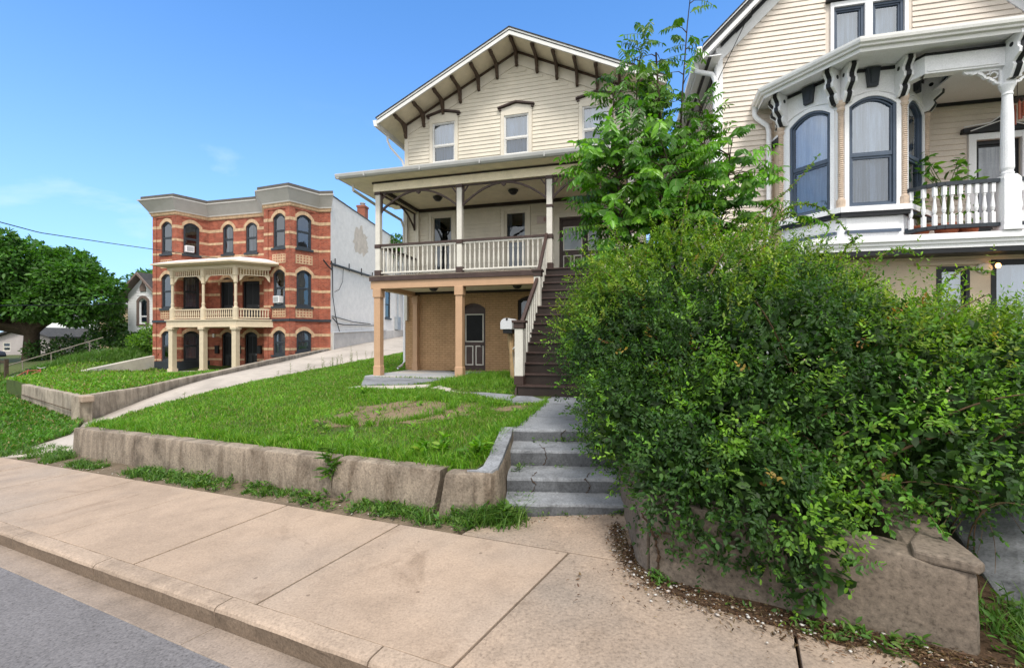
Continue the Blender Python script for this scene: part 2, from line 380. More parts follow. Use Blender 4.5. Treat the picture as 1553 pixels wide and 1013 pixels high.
# ================================================================ TAN/CREAM GABLED HOUSE
def build_cream_house():
    T=thing('clapboard_house',(-3.66,15.40,0),R(-15.1),'narrow cream clapboard house with brown-bracketed gable, two-tier front porch and tan brick ground floor','house')
    W=7.91; XC=3.955; D=11.0
    fr=Pan((0,0),0.0)
    zg=.55; zt=lambda x:10.93-.478*abs(x-XC)
    # ---- openings
    up=[(1.02,1.83,7.64,8.96,0),(3.53,4.34,7.64,8.90,0),(6.04,6.85,7.62,8.86,0)]
    mid=[(.99,1.76,3.95,5.86,0),(3.54,4.29,3.95,5.83,0),(5.33,6.62,3.53,5.5,0)]
    low=[(2.02,2.89,.68,2.72,.18),(3.98,4.75,1.6,2.95,.14)]
    wb=MB()
    wall(wb,fr,0,W,3.3,zt,up+mid,.13,0,1,breaks=(XC,))
    # sides and back
    for x in (0,W): wb.quad((x,0,3.3),(x,D,3.3),(x,D,zt(x)),(x,0,zt(x)))
    wb.poly([(0,D,3.3),(W,D,3.3),(W,D,zt(W)),(XC,D,zt(XC)),(0,D,zt(0))])
    siding(wb,fr,7.3,10.86,lambda z:(max(.12,XC-(10.45-z)/.478 if z>8.55 else .12),min(W-.12,XC+(10.45-z)/.478 if z>8.55 else W-.12)),[(o[0]-.13,o[1]+.13,o[2]-.1,o[3]+.2,0) for o in up],.128)
    siding(wb,fr,3.55,6.1,lambda z:(.12,W-.12),[(o[0]-.13,o[1]+.13,o[2]-.1 if o[2]>3.6 else 3.5,o[3]+.13,0) for o in mid],.128)
    for xs,sg in ((0,-1),(W,1)):
        sp=Pan((0,D),to=(0,0)) if sg<0 else Pan((W,0),to=(W,D))
        siding(wb,sp,3.4,8.9,lambda z:(.12,D-.12),[],.128)
    wb.build('wall',[M['cream'],M['room']],T)
    bb=MB(); wall(bb,fr,0,W,zg,3.3,low,.2,0,1)
    for x in (0,W): bb.quad((x,0,zg),(x,D,zg),(x,D,3.3),(x,0,3.3))
    bb.quad((0,D,zg),(W,D,zg),(W,D,3.3),(0,D,3.3))
    # relieved arches of rendered brick over the openings
    for o in low:
        N=10; A=[(o[0]+(o[1]-o[0])*i/N,arch(o,o[0]+(o[1]-o[0])*i/N)) for i in range(N+1)]
        for i in range(N):
            a,b=A[i],A[i+1]; fr.extr(bb,[a,b,(b[0],b[1]+.2),(a[0],a[1]+.2)],.0,.014)
    bb.build('brick_wall',[M['tanbrick'],M['room']],T)
    # ---- trim: corner boards, rake frieze, casings
    t=MB()
    for x0,x1 in ((-.02,.13),(W-.13,W+.02)):
        t.box(x0,x1,-.035,.1,3.4,8.98)
    for sgn in (-1,1):   # rake frieze board following the slope
        pts=[(XC,10.9),(XC+sgn*3.955,zt(0)-.03),(XC+sgn*3.955,zt(0)-.40),(XC,10.50)]
        if sgn<0: pts=pts[::-1]
        fr.extr(t,pts[::-1],0,.03+.002*sgn)
    for o in up+mid[:2]:
        a,b,z0,z1,_=o; c=.11
        t.box(a-c,a,-.042,0,z0-.08,z1+.12); t.box(b,b+c,-.042,0,z0-.08,z1+.12)
        t.box(a,b,-.04,0,z1,z1+.12); t.box(a-c-.03,b+c+.03,-.07,0,z0-.13,z0-.08)
    for o in up:
        a,b,z0,z1,_=o; fr.extr(t,[(a-.13,z1+.12),(b+.13,z1+.12),(b+.13,z1+.22),((a+b)/2,z1+.34),(a-.13,z1+.22)],0,.038)
    o=mid[2]; t.box(o[0]-.14,o[0],-.05,0,3.53,5.62); t.box(o[1],o[1]+.14,-.05,0,3.53,5.62); t.box(o[0],o[1],-.048,0,5.5,5.62)
    t.build('trim',M['cream2'],T,bevel=.005)
    # ---- windows
    for i,o in enumerate(up):
        w=window(T,fr,o,'white',.43,.035,.02,'glass','full',sash=.028)
        p=MB(); a,b,z0,z1,_=o; xm=(a+b)/2
        for q in ((a-.2,xm),(xm,b+.2)):
            z=lambda x:z1+.36-.14*abs(x-xm)/((b-a)/2+.2)
            l=[(q[0],z(q[0])),(q[1],z(q[1])),(q[1],z(q[1])+.055),(q[0],z(q[0])+.055)]
            fr.extr(p,l,.0,.12)
        for x in (a-.16,b+.09): p.box(x,x+.07,-.09,0,z1+.16,z1+.22)
        p.build('pediment',M['brown'],w,bevel=.006)
    for o in mid[:2]: window(T,fr,o,'cream2',.5,.05,.02,'glassdk','open')
    # ---- doors
    def door(op,y0,panes,mats,name='door',label=None):
        a,b,z0,z1,r=op; d=MB()
        d.poly([(x,y0,z) for x,z in outline(op,.0)])
        fw=.07
        ring(d,Pan((0,y0),0.0),outline(op,0),outline(op,fw),0,.05)
        o=d.build(name,M['brown'],T)
        if label: o['label']=label
        tr=MB(); gl=MB(); tp=MB()
        for (x0,x1,q0,q1,kind) in panes:
            P=Pan((0,y0),0.0)
            ring(tr,P,[(x0,q0),(x1,q0),(x1,q1),(x0,q1)],[(x0+.035,q0+.035),(x1-.035,q0+.035),(x1-.035,q1-.035),(x0+.035,q1-.035)],0,.022)
            (gl if kind=='g' else tp).quad(*[P.P(x,z,.008) for x,z in ((x0+.03,q0+.03),(x1-.03,q0+.03),(x1-.03,q1-.03),(x0+.03,q1-.03))])
        tr.build('panel_moulding',M['offwhite'],o,bevel=.003)
        if gl.f: gl.build('pane',M[mats],o)
        if tp.f: tp.build('panel',M['brown'],o)
        return o
    M.setdefault('doorglass',paint('dark_door_glass',(.006,.007,.008),.3,.3,4,bmp=0)); M['doorglass'].node_tree.nodes['Principled BSDF'].inputs['Specular IOR Level'].default_value=.12; M.setdefault('blindglass',paint('blind_behind_glass',(.33,.38,.42),.15,.1,5,bmp=0))
    d=door(low[0],.16,[(2.14,2.78,1.62,2.55,'g'),(2.14,2.42,.85,1.5,'p'),(2.5,2.78,.85,1.5,'p')],'doorglass','basement_door','dark brown arched basement door with white-edged panels')
    k=MB(); k.lathe((2.72,.08,1.5),[(.0,-.03),(.03,-.02),(.03,.02),(0,.03)]); k.build('door_knob',M['dkmetal'],d)
    lw=window(T,fr,low[1],'dkbrown',.5,.06,.1,'glassdk','open')
    d=door(mid[2],.09,[(5.43,6.03,4.48,5.22,'g'),(5.43,5.69,3.62,4.33,'p'),(5.76,6.02,3.62,4.33,'p'),(6.2,6.56,4.45,5.3,'g'),(6.2,6.56,3.62,4.33,'p')],'blindglass','front_door','brown panelled front door with white blinds behind its glass')
    mu=MB(); mu.box(6.09,6.16,.03,.09,3.53,5.5); mu.build('mullion',M['dkbrown'],d)
    # house number plate
    s=MB(); s.box(4.62,4.98,-.045,-.02,5.36,5.58); so=s.build('house_number_sign',M['sign'],T,bevel=.004)
    n=MB()
    def seg(x,z,w,h,code):   # block digits
        L={'8':'abcdefg','1':'bc','4':'bcfg','2':'abged'}[code]; th=.014
        S={'a':(0,h-th,w,h),'g':(0,h/2-th/2,w,h/2+th/2),'d':(0,0,w,th),'f':(0,h/2,th,h),'e':(0,0,th,h/2),'b':(w-th,h/2,w,h),'c':(w-th,0,w,h/2)}
        for k,c in enumerate(L): q=S[c]; n.box(x+q[0],x+q[2],-.050-.0005*k,-.045,z+q[1],z+q[3])
    seg(4.84,5.42,.05,.1,'8'); seg(4.90,5.42,.03,.1,'1'); n.build('numerals',M['redink'],so)
    # ---- main roof
    r=MB(); y0,y1=-.93,D+.4
    for sg in (-1,1):
        xe=XC+sg*(3.955+.52); z=lambda x,dz:10.93-.478*abs(x-XC)+dz
        prof=[(XC,z(XC,.005)),(xe,z(xe,.005)),(xe,z(xe,.13)),(XC,z(XC,.13))]
        r.extr([(x,y0+.05,q) for x,q in prof],(0,y1-y0,0),0)
        prof=[(XC,z(XC,.134)),(xe+sg*.04,z(xe+sg*.04,.134)),(xe+sg*.04,z(xe+sg*.04,.165)),(XC,z(XC,.165))]
        r.extr([(x,y0-.045,q) for x,q in prof],(0,y1-y0+.09,0),1)
        prof=[(XC,z(XC,-.055)),(xe,z(xe,-.055)),(xe,z(xe,.06)),(XC,z(XC,.06))]   # barge board
        r.extr([(x,y0,q) for x,q in prof],(0,.046,0),3)
        prof=[(XC,z(XC,.06)),(xe,z(xe,.06)),(xe,z(xe,.085)),(XC,z(XC,.085))]
        r.extr([(x,y0+.012,q) for x,q in prof],(0,.034,0),1)
        prof=[(XC,z(XC,.085)),(xe,z(xe,.085)),(xe,z(xe,.132)),(XC,z(XC,.132))]
        r.extr([(x,y0-.025,q) for x,q in prof],(0,.07,0),3)
    ro=r.build('roof',[M['porchcream'],M['shingle'],M['cream2'],M['white']],T)
    tr=MB()
    for sg in (-1,1):   # dark line where soffit meets wall
        z=lambda x:10.93-.478*abs(x-XC)
        l=[(XC,z(XC)-.075),(XC+sg*3.955,z(0)-.075),(XC+sg*3.955,z(0)-.004),(XC,z(XC)-.004)]
        tr.extr([(x,-.06,q) for x,q in l],(0,.056,0))
    tr.build('frieze_strip',M['bracketbrown'],ro)
    for i,x in enumerate((.05,.72,1.42,2.04,2.68,3.31,3.955,4.62,5.25,5.88,6.5,7.16,7.86)):
        b=MB(); zz=10.93-.478*abs(x-XC)-.006-.02
        # S-curved bracket profile in y,z
        pr=[(-.01,0),(-.78,0),(-.80,-.05),(-.74,-.11),(-.60,-.09),(-.45,-.085),(-.33,-.11),(-.24,-.17),(-.18,-.26),(-.14,-.33),(-.15,-.40),(-.10,-.47),(-.01,-.48)]
        b.extr([(x-.04,y,zz+q) for y,q in pr],(.08,0,0)); b.box(x-.055,x+.055,-.82,-.68,zz-.06,zz-.001)
        b.build('eave_bracket',M['bracketbrown'],T,bevel=.006)
    # left eave gutter and downspout
    g=MB(); xe=-.52; z=zt(0)+.478*-.52
    g.hexa([(xe-.11,-.95,z-.13),(xe-.005,-.95,z-.15),(xe-.005,D,z-.15),(xe-.11,D,z-.13),(xe-.15,-.95,z+.07),(xe-.005,-.95,z+.07),(xe-.005,D,z+.07),(xe-.15,D,z+.07)])
    g.build('eave_gutter',M['white'],T,bevel=.006)
    ds=MB(); ds.tube([(xe-.05,-.2,z-.05),(xe-.05,-.2,z-.3),(xe+.02,-.12,z-.5),(-.12,.0,z-.95),(-.08,.08,z-1.2)],.04,8)
    ds.tube([(-.08,.08,z-1.2),(-.08,.08,.95),(-.10,-.1,.80),(-.14,-.28,.74)],.045,8); ds.build('downspout',M['coolwhite'],T,smooth=True)
    p2=MB(); p2.box(.02,.12,-.12,-.02,2.35,6.3); p2.tube([(-.33,-2.5,6.2),(-.33,-2.5,6.05),(-.2,-1.6,5.9),(-.05,-.2,5.75),(.0,-.1,5.5),(.0,-.1,3.3)],.045,8); p2.build('porch_downspout',M['offwhite'],T)
    # ---- porch
    PY=-2.32; xs=(.4,2.93,5.44,7.5)
    dk=MB(); dk.box(.16,7.85,PY-.12,-.02,3.40,3.53,0); dk.box(.18,5.3,PY-.155,PY-.124,3.385,3.52,1); dk.box(5.3,7.85,PY-.02,0,3.36,3.397,1)
    for k in range(30): dk.box(.2,7.8,PY-.11+k*.076,PY-.11+k*.076+.07,3.531,3.541,1)
    dk.build('deck',[M['porchcream'],M['brown']],T)
    lb=MB(); lb.box(.2,5.26,PY-.11,PY+.11,3.165,3.384,0); lb.box(.2,.42,PY+.112,-.02,3.17,3.38,0); lb.box(.43,5.26,PY+.112,-.03,3.30,3.33,1); lb.box(.43,5.26,-.12,-.02,3.23,3.297,2)
    lb.build('porch_beam',[M['tan'],M['porchcream'],M['dkbrown']],T,bevel=.005)
    for x in (.4,2.93,5.16):
        if x>5: continue
        c=MB(); c.box(x-.115,x+.115,PY-.115,PY+.115,.66,.92); c.hexa([(x-.115,PY-.115,.92),(x+.115,PY-.115,.92),(x+.115,PY+.115,.92),(x-.115,PY+.115,.92),(x-.1,PY-.1,.96),(x+.1,PY-.1,.96),(x+.1,PY+.1,.96),(x-.1,PY+.1,.96)])
        c.box(x-.1,x+.1,PY-.1,PY+.1,.955,2.92); c.box(x-.125,x+.125,PY-.125,PY+.125,2.92,3.17)
        c.build('lower_column',M['tan'],T,bevel=.008)
    c=MB(); c.box(.35,.55,-.2,.0,.64,.9); c.box(.37,.53,-.18,.0,.9,2.92); c.box(.35,.55,-.2,0,2.92,3.17); c.build('pilaster',M['tan'],T,bevel=.008)
    for x in xs:
        c=MB(); h=.073
        c.box(x-h-.02,x+h+.02,PY-h-.02,PY+h+.02,3.53,3.70,1); c.box(x-h,x+h,PY-h,PY+h,3.70,5.97,0); c.box(x-h-.02,x+h+.02,PY-h-.02,PY+h+.02,5.88,5.972,1); c.box(x-h-.018,x+h+.018,PY-h-.018,PY+h+.018,4.34,4.45,1)
        if x>5.4 and x<6: c.box(x-h-.014,x+h+.014,PY-h-.014,PY+h+.014,5.15,5.22,1)
        c.build('upper_column',[M['offwhite'],M['brown']],T,bevel=.006)
    c=MB(); c.box(.42,.54,-.10,0,3.55,6.1); c.build('upper_pilaster',M['cream2'],T,bevel=.005)
    # porch beam, ceiling and roof
    pr=MB(); 
    pr.box(.28,7.9,PY-.09,PY+.09,5.972,6.215,0); pr.box(.28,.46,PY+.09,0,5.972,6.215,0)
    pr.box(.46,7.9,PY+.09,0,6.10,6.13,1)     # ceiling
    pr.box(.46,7.9,-.09,-.02,6.0,6.098,2); pr.box(.262,7.9,PY-.11,PY-.091,6.20,6.245,2); pr.box(.24,.262,PY-.11,0,6.20,6.245,2)
    pr.box(.461,.54,PY+.09,0,6.02,6.098,2)
    ex,ey=-.50,PY-.52   # eave edges
    pr.quad((ex,ey,6.248),(8.3,ey,6.248),(8.3,PY,6.255),(.3,PY,6.255),1)   # soffits
    pr.quad((ex,ey,6.248),(.3,PY,6.255),(.3,0.2,6.255),(ex,0.2,6.248),1)
    pr.poly([(ex,ey,6.36),(8.3,ey,6.36),(8.3,0,7.45),(1.1,0,7.45)],3); pr.poly([(ex,0.2,6.36),(ex,ey,6.36),(1.1,0,7.45)],3)
    pr.quad((ex,ey,6.248),(ex,ey,6.36),(8.3,ey,6.36),(8.3,ey,6.248),1); pr.quad((ex,ey,6.248),(ex,ey,6.36),(ex,.2,6.36),(ex,.2,6.248),1)
    po=pr.build('porch_roof',[M['porchcream'],M['porchcream'],M['dkbrown'],M['shingle']],T)
    g=MB()
    prof=[(0,-.10),(-.07,-.105),(-.11,-.06),(-.125,.0),(-.125,.025),(0,.025)]
    g.extr([(ex-.12,ey+y,6.36+z) for y,z in prof],(8.9,0,0))
    for x in (.3,2.0,3.7,5.4,7.0): g.box(x,x+.03,ey-.131,ey,6.25,6.387)
    g.extr([(ex+y,ey-.1,6.36+z) for y,z in prof][::-1],(0,2.9,0))
    g.build('porch_gutter',M['alu'],po,bevel=.003)
    # spandrel arches between columns
    for xa,xb in zip(xs,xs[1:]):
        a,b=xa+.075,xb-.075; s=MB(); n=14; xm=(a+b)/2
        s.box(a,b,PY-.03,PY+.03,5.93,5.968)
        for sg in (0,1):
            P=[]
            for i in range(n+1):
                t=i/n; x=(a+.02)+(xm-.05-a)*t; z=5.42+(5.93-5.42)*math.sin(t*math.pi/2)**.9
                P.append(((x if not sg else a+b-x),PY,z))
            for p,q in zip(P,P[1:]): s.beam(p,q,.045,.05)
            x=a+.005 if not sg else b-.045
            s.box(x,x+.04,PY-.03,PY+.03,5.38,5.93)
            xx=a+.16 if not sg else b-.16; s.beam((xx,PY,5.93),((a+.05) if not sg else (b-.05),PY,5.78),.03,.04)
        s.extr([(xm-.08,PY-.025,5.93),(xm+.08,PY-.025,5.93),(xm+.05,PY-.025,5.86),(xm,PY-.025,5.83),(xm-.05,PY-.025,5.86)],(0,.05,0))
        s.build('spandrel_arch',M['brown'],T,bevel=.004)
    s=MB()   # side bracket at the left end
    for y0,sg in ((PY+.09,1),(-.1,-1)):
        P=[(.4,y0+sg*.95*i/10,5.42+.5*math.sin(i/10*math.pi/2)**.9) for i in range(11)]
        for p,q in zip(P,P[1:]): s.beam(p,q,.045,.05)
        s.box(.375,.425,min(y0,y0+sg*.04),max(y0,y0+sg*.04),5.38,5.93)
    s.box(.376,.424,PY+.09,-.1,5.93,5.968)
    s.build('spandrel_arch',M['brown'],T,bevel=.004)
    # railings with balusters
    bal=None
    def railing(p0,p1,n,z0=3.66,z1=4.46):
        nonlocal bal
        (xa,ya),(xb,yb)=p0,p1; rl=MB()
        rl.beam((xa,ya,z1-.035),(xb,yb,z1-.035),.10,.06,0); rl.beam((xa,ya,z1-.09),(xb,yb,z1-.09),.05,.05,1); rl.beam((xa,ya,z0-.03),(xb,yb,z0-.03),.07,.05,1)
        o=rl.build('porch_railing',[M['brown'],M['offwhite']],T,bevel=.004)
        for k in range(n):
            t=(k+.5)/n; x,y=xa+(xb-xa)*t,ya+(yb-ya)*t
            if bal is None:
                b=MB(); h=z1-.115-z0
                b.lathe((0,0,z0),[(.019,-.01),(.019,.10),(.024,.13),(.029,.2),(.027,.3),(.02,.45),(.017,h-.2),(.024,h-.16),(.019,h-.12),(.019,h+.005)],8)
                bal=b.build('baluster',M['offwhite'],o,loc=(x,y,0))
            else:
                c=bal.copy(); link(c,o); c.location=(x,y,0)
        for x in (xa+.7*(xb-xa),xa+.35*(xb-xa)): pass
        return o
    railing((.49,PY),(2.84,PY),17); railing((3.02,PY),(5.33,PY),17); railing((.4,PY+.1),(.4,-.05),15)
    # ceiling lights
    for (x,y,z) in ((1.75,-1.2,6.10),(4.15,-1.2,6.10),(6.5,-1.2,6.1),(1.75,-1.5,3.297),(4.35,-1.5,3.297)):
        l=MB(); l.lathe((x,y,z),[(.02,-.15),(.07,-.14),(.115,-.10),(.13,-.06),(.15,-.05),(.15,-.025),(.07,-.02),(.07,-.001)],16,0); 
        l.build('porch_light',M['dkmetal'],T,smooth=False)
    # ---- staircase
    st=MB(); SX0,SX1=5.34,6.75; Y0=-5.39; N=14; zb=.6; rise=(3.535-zb)/N; tr_=(3.04)/(N-.2)
    for i in range(N):
        y=Y0+i*tr_; z=zb+i*rise
        st.box(SX0+.02,SX1,y,y+.03,z-.02,z+rise-.035,1)
        st.box(SX0,SX1+.01,y-.03,y+tr_+.035,z+rise-.035,z+rise,0)
    st.build('staircase',[M['brown'],M['dkbrown']],T,bevel=.006)
    sg=MB()
    for x in (SX0-.045,SX1+.012): sg.extr([(x,Y0+.12,zb),(x,-2.4,zb+2.45),(x,-2.4,zb+2.93),(x,Y0+.02,zb+.1),(x,Y0,zb)],(.042,0,0))
    sg.build('stringer',M['brown'],T,bevel=.004)
    def newel(x,y,z0,z1,w,name='newel_post'):
        n=MB(); h=w/2
        n.box(x-h-.012,x+h+.012,y-h-.012,y+h+.012,z0,z0+.17,1); n.box(x-h,x+h,y-h,y+h,z0+.17,z1-.16,0); n.box(x-h-.02,x+h+.02,y-h-.02,y+h+.02,z1-.16,z1-.05,1); n.box(x-h-.05,x+h+.05,y-h-.05,y+h+.05,z1-.05,z1,1)
        return n.build(name,[M['offwhite'],M['brown']],T,bevel=.008)
    newel(SX0+.03,Y0+.13,zb+rise,2.08,.17); newel(SX0+.03,Y0+1.87,2.3,3.35,.16)
    sl=2.93/3.04
    for (ya,yb,za) in ((Y0+.22,Y0+1.80,1.98),(Y0+1.95,PY-.05,3.30)):
        h=MB(); zb2=za+(yb-ya)*(1.08/1.58 if za<2.5 else 1.12/1.05)
        if za<2.5: zb2=3.12
        else: zb2=4.45
        x=SX0+.03; h.beam((x,ya,za),(x,yb,zb2),.075,.09); h2=h.build('handrail',M['brown'],T,bevel=.015)
        nb=8 if za<2.5 else 6
        for k in range(nb):
            t=(k+.6)/nb; y=ya+(yb-ya)*t; zt_=za+(zb2-za)*t-.04; z0=zb+(y-Y0)*sl+.06
            b=MB(); b.box(x-.02,x+.02,y-.045,y+.045,z0,zt_); b.build('baluster',M['offwhite'],h2,bevel=.003)
    return T
CREAM=build_cream_house()

# leaning wooden post with a plastic mailbox
mb_=thing('mailbox',(-.03,11.65,.6),R(-15.1),'pale grey plastic mailbox on a leaning weathered wooden post beside the brown stairs','mailbox')
p=MB(); p.tube([(.08,0,0),(.03,0,.7),(-.03,0,1.32)],[.085,.078,.07],10); p.box(-.05,.25,-.1,.1,-.02,.03); p.build('post',M['wood'],mb_,bevel=.004)
b=MB(); n=10; w=.15; L=.44
prof=[(-w,1.36),(w,1.36),(w,1.52)]+[(w*math.cos(math.pi*i/n),1.52+.13*math.sin(math.pi*i/n)) for i in range(1,n)]+[(-w,1.52)]
b.extr([(x-.05,-.26,z) for x,z in prof],(.06,L,0)); b.build('box',M['mailbox'],mb_,bevel=.01)
d=MB(); d.extr([(x*1.03-.05,-.275,1.365+(z-1.36)*.97) for x,z in prof],(0,.012,0)); d.build('door',M['mailbox'],mb_,bevel=.004)
k=MB(); k.lathe((0,0,0),[(.0,-.01),(.03,-.01),(.03,.01),(0,.01)],10); k.build('latch',M['dkmetal'],mb_,loc=(-.03,-.28,1.62)).rotation_euler=(R(90),0,0)
k=MB(); k.box(.105,.118,-.1,.02,1.44,1.56); k.build('flag',M['dkmetal'],mb_)
k=MB(); k.box(-.15,.09,-.22,.12,1.26,1.358); k.build('bracket',M['black'],mb_,bevel=.006)
k=MB(); k.tube([(.08,-.07,.85),(.12,-.12,.9),(.16,-.13,.86),(.15,-.13,.8)],.016,8); k.tube([(.12,-.12,.92),(.19,-.12,.92)],.012,6); k.tube([(.07,-.08,.8),(.12,-.1,.4),(.14,-.1,.05)],.009,6); k.build('tap',M['alu'],mb_,smooth=True)
# ================================================================ RED BRICK ROW HOUSE
def build_red():
    OX,OY=-17.,29.
    T=thing('brick_house',(OX,OY,0),0,'three-storey red brick house with cream stone bands, two canted bays and a cream two-tier porch','house')
    q=lambda p:(p[0]-OX,p[1]-OY)
    L0,L1,L2,M1,R0,R1,R2,R3=map(q,[(-23.9,29.9),(-21.95,29.3),(-20.84,30.85),(-16.36,29.7),(-15.44,28.),(-13.52,27.3),(-12.37,28.8),(-11.61,28.7)])
    R4=(R3[0]+.094*17,R3[1]+.9956*17); L9=(L0[0]+1.8,L0[1]+17)
    ZB,ZT=-1.2,9.9
    def ops3(x0,x1,lowz,has=(1,1,1)):
        r=[]
        if has[2]: r.append((x0,x1,7.35,9.2,.27))
        if has[1]: r.append((x0,x1,3.75,5.75,.27))
        if has[0]: r.append((x0,x1,lowz,2.02,.25))
        return r
    faces=[(L0,L1,ops3(.72,1.68,.28)),(L1,L2,ops3(.40,1.33,.3)),
           (L2,M1,[(1.17,2.06,7.5,9.25,.27),(3.08,4.0,7.5,9.25,.27),(.95,2.05,2.95,5.6,.3),(2.80,4.2,2.95,5.55,.3),(1.09,2.0,-.42,2.0,.22),(2.98,4.0,-.3,2.0,.22)]),
           (M1,R0,[]),(R0,R1,ops3(.70,1.66,.75)),(R1,R2,ops3(.40,1.36,.95)),(R2,R3,[])]
    wm=MB(); slate=MB(); wins=[]
    ALL=[]
    for fi,(a,b,ops) in enumerate(faces):
        pan=Pan(a,to=b); ALL.append((pan,ops)); L=pan.L
        wall(wm,pan,0,L,ZB,ZT,ops,.2,0,1)
        # pilasters at the bay corners
        if fi in (0,1,4,5):
            for x0,x1 in ((-.02,.30),(L-.30,L+.02)):
                if fi==1 and x0>0 or fi==5 and x0>0: continue
                pan.box(wm,x0,x1,ZB,9.86,-.02,.05)
            for z in (9.72,): pan.box(wm,.3,L-.3,z,9.86,0,.049)
        proud=.014
        def band(z0,z1,skip):
            iv=[(0,L)]
            for o in ops:
                if o[2]-.0<z1 and o[3]+(o[4] if skip else 0)>z0:
                    m=.0; ni=[]
                    for s,e in iv:
                        if o[1]<=s or o[0]>=e: ni.append((s,e)); continue
                        if o[0]-m>s: ni.append((s,o[0]-m))
                        if o[1]+m<e: ni.append((o[1]+m,e))
                    iv=ni
            for s,e in iv: pan.box(wm,s,e,z0,z1,-.005,proud,2)
            if fi in (0,1,4,5):
                for x0,x1 in ((-.02,.302),(L-.302,L+.02)):
                    if fi in (1,5) and x0>0: continue
                    pan.box(wm,x0-.003,x1+.003,z0,z1,.04,.06,2)
        for z0,z1 in ((9.0,9.19),(8.16,8.31),(7.27,7.42),(5.6,5.78),(4.68,4.84),(3.68,3.83),(1.9,2.07),(1.05,1.19),(.3,.42)):
            band(z0,z1,False)
        for o in ops:      # stone arch hood
            hoods=MB()
            N=12; xa,xb=o[0]-.17,o[1]+.17; xm=(o[0]+o[1])/2; top=o[3]+o[4]+.26
            inn=[(o[0]+(o[1]-o[0])*i/N,arch(o,o[0]+(o[1]-o[0])*i/N)) for i in range(N+1)]
            out=[(xa+(xb-xa)*i/N, o[3]+.08+(o[4]+.15)*(1-(2*i/N-1)**2)) for i in range(N+1)]
            for i in range(N): pan.extr(hoods,[inn[i],inn[i+1],out[i+1],out[i]],-.004,.022)
            for s in ((xa,o[0]),(o[1],xb)): pan.box(hoods,s[0],s[1],o[3]-.18,o[3]+.082,-.004,.021)
            hoods.build('arch_hood',M['stone'],T)
            if o[2]>.1 and not(fi==2 and o[2]<3):
                sl_=MB(); pan.box(sl_,o[0]-.1,o[1]+.1,o[2]-.13,o[2],-.19,.09); sl_.build('window_sill',M['slate'],T)
        if fi in (0,1,4,5):   # checker panels
            xm=(ops[0][0]+ops[0][1])/2
            for zc in (6.68,3.35) if fi!=1 else (6.68,):
                checks=MB(); pan.box(checks,xm-.54,xm+.54,zc-.28,zc+.28,-.004,.016,0)
                for i in range(5):
                    for j in range(3):
                        x=xm-.44+i*.2; z=zc-.2+j*.17
                        pan.box(checks,x,x+.10,z,z+.085,.01,.026,1)
                checks.build('checker_panel',[M['stone'],M['redbrick']],T)
        if fi not in (2,3): st_=MB(); pan.box(st_,-.03,L+.03,2.83,2.98,-.02,.085); st_.build('string_course',M['slate'],T)
        if fi in (0,1): bc_=MB(); pan.box(bc_,-.02,L+.02,-.6,.26,0,.07); bc_.build('base_course',M['slate'],T)
    wm.quad((*R3,ZB),(*R4,ZB),(*R4,ZB),(*R3,ZB))
    wm.f.pop(); wm.m.pop()
    wm.build('front_wall',[M['redbrick'],M['room'],M['stone']],T)
    
    # windows and doors
    for fi,(pan,ops) in enumerate(ALL):
        for o in ops:
            if fi==2 and o[2]<3:
                d=MB(); d.poly(pan.pts(outline(o,0),-.16)); ring(d,pan,outline(o,0),outline(o,.1),-.18,-.08)
                w=o[1]-o[0]
                for s in (0,1): 
                    x0=o[0]+.16+s*(w-.36)/2+s*.04; x1=x0+(w-.36)/2
                    for z0,z1 in ((o[2]+.2,o[2]+.95),): ring(d,pan,[(x0,z0),(x1,z0),(x1,z1),(x0,z1)],[(x0+.04,z0+.04),(x1-.04,z0+.04),(x1-.04,z1-.04),(x0+.04,z1-.04)],-.16,-.14)
                dd=d.build('door',M['black'],T)
                g=MB(); 
                for s in (0,1):
                    x0=o[0]+.18+s*(w-.36)/2+s*.03; x1=x0+(w-.44)/2
                    g.quad(*pan.pts([(x0,o[2]+1.1),(x1,o[2]+1.1),(x1,o[3]-.1),(x0,o[3]-.1)],-.15))
                if o[3]>4: g.poly(pan.pts(outline((o[0]+.16,o[1]-.16,o[3]+.02,o[3]+.05,o[4]-.12),0),-.15))
                g.build('pane',M['doorglass'],dd)
                k=MB(); k.tube([pan.P(o[1]-.17,o[2]+1.0,-.13),pan.P(o[1]-.17,o[2]+1.0,-.08)],.03,8); k.build('door_handle',M['alu'],dd)
            else:
                cur=None
                if fi in (1,5) and o[2]<1 or (fi==4 and o[2]<1): cur='blind'
                if fi==2: cur='open'
                if fi==1 and 3<o[2]<5: cur='full'
                window(T,pan,o,'slate',.5,.10,.08,'glassred',cur,sash=.05)
    # cornice
    cn=MB(); chain=[L0,L1,L2,M1,R0,R1,R2,R3]
    def offs(d):
        out=[]
        for i,p in enumerate(chain):
            ns=[]
            if i>0: ns.append(Pan(chain[i-1],to=p).n)
            if i<len(chain)-1: ns.append(Pan(p,to=chain[i+1]).n)
            n=Vector((sum(a[0] for a in ns),sum(a[1] for a in ns))); n.normalize()
            c=n.dot(Vector(ns[0])); k=min(d/max(c,.35),d*1.9); e=Vector((0,0))
            if i==0: e=Vector((-d,0))
            if i==len(chain)-1: e=Vector((d*.9,0))
            out.append((p[0]+n.x*k+e.x,p[1]+n.y*k+e.y))
        return out
    lev=[(.05,9.84,0),(.10,9.90,0),(.10,9.98,0),(.16,10.06,0),(.16,10.14,1),(.50,10.78,1),(.54,10.78,1),(.54,10.86,1),(.42,10.87,2),(.42,11.08,2),(.38,11.10,2)]
    rows=[(offs(d),z,m) for d,z,m in lev]
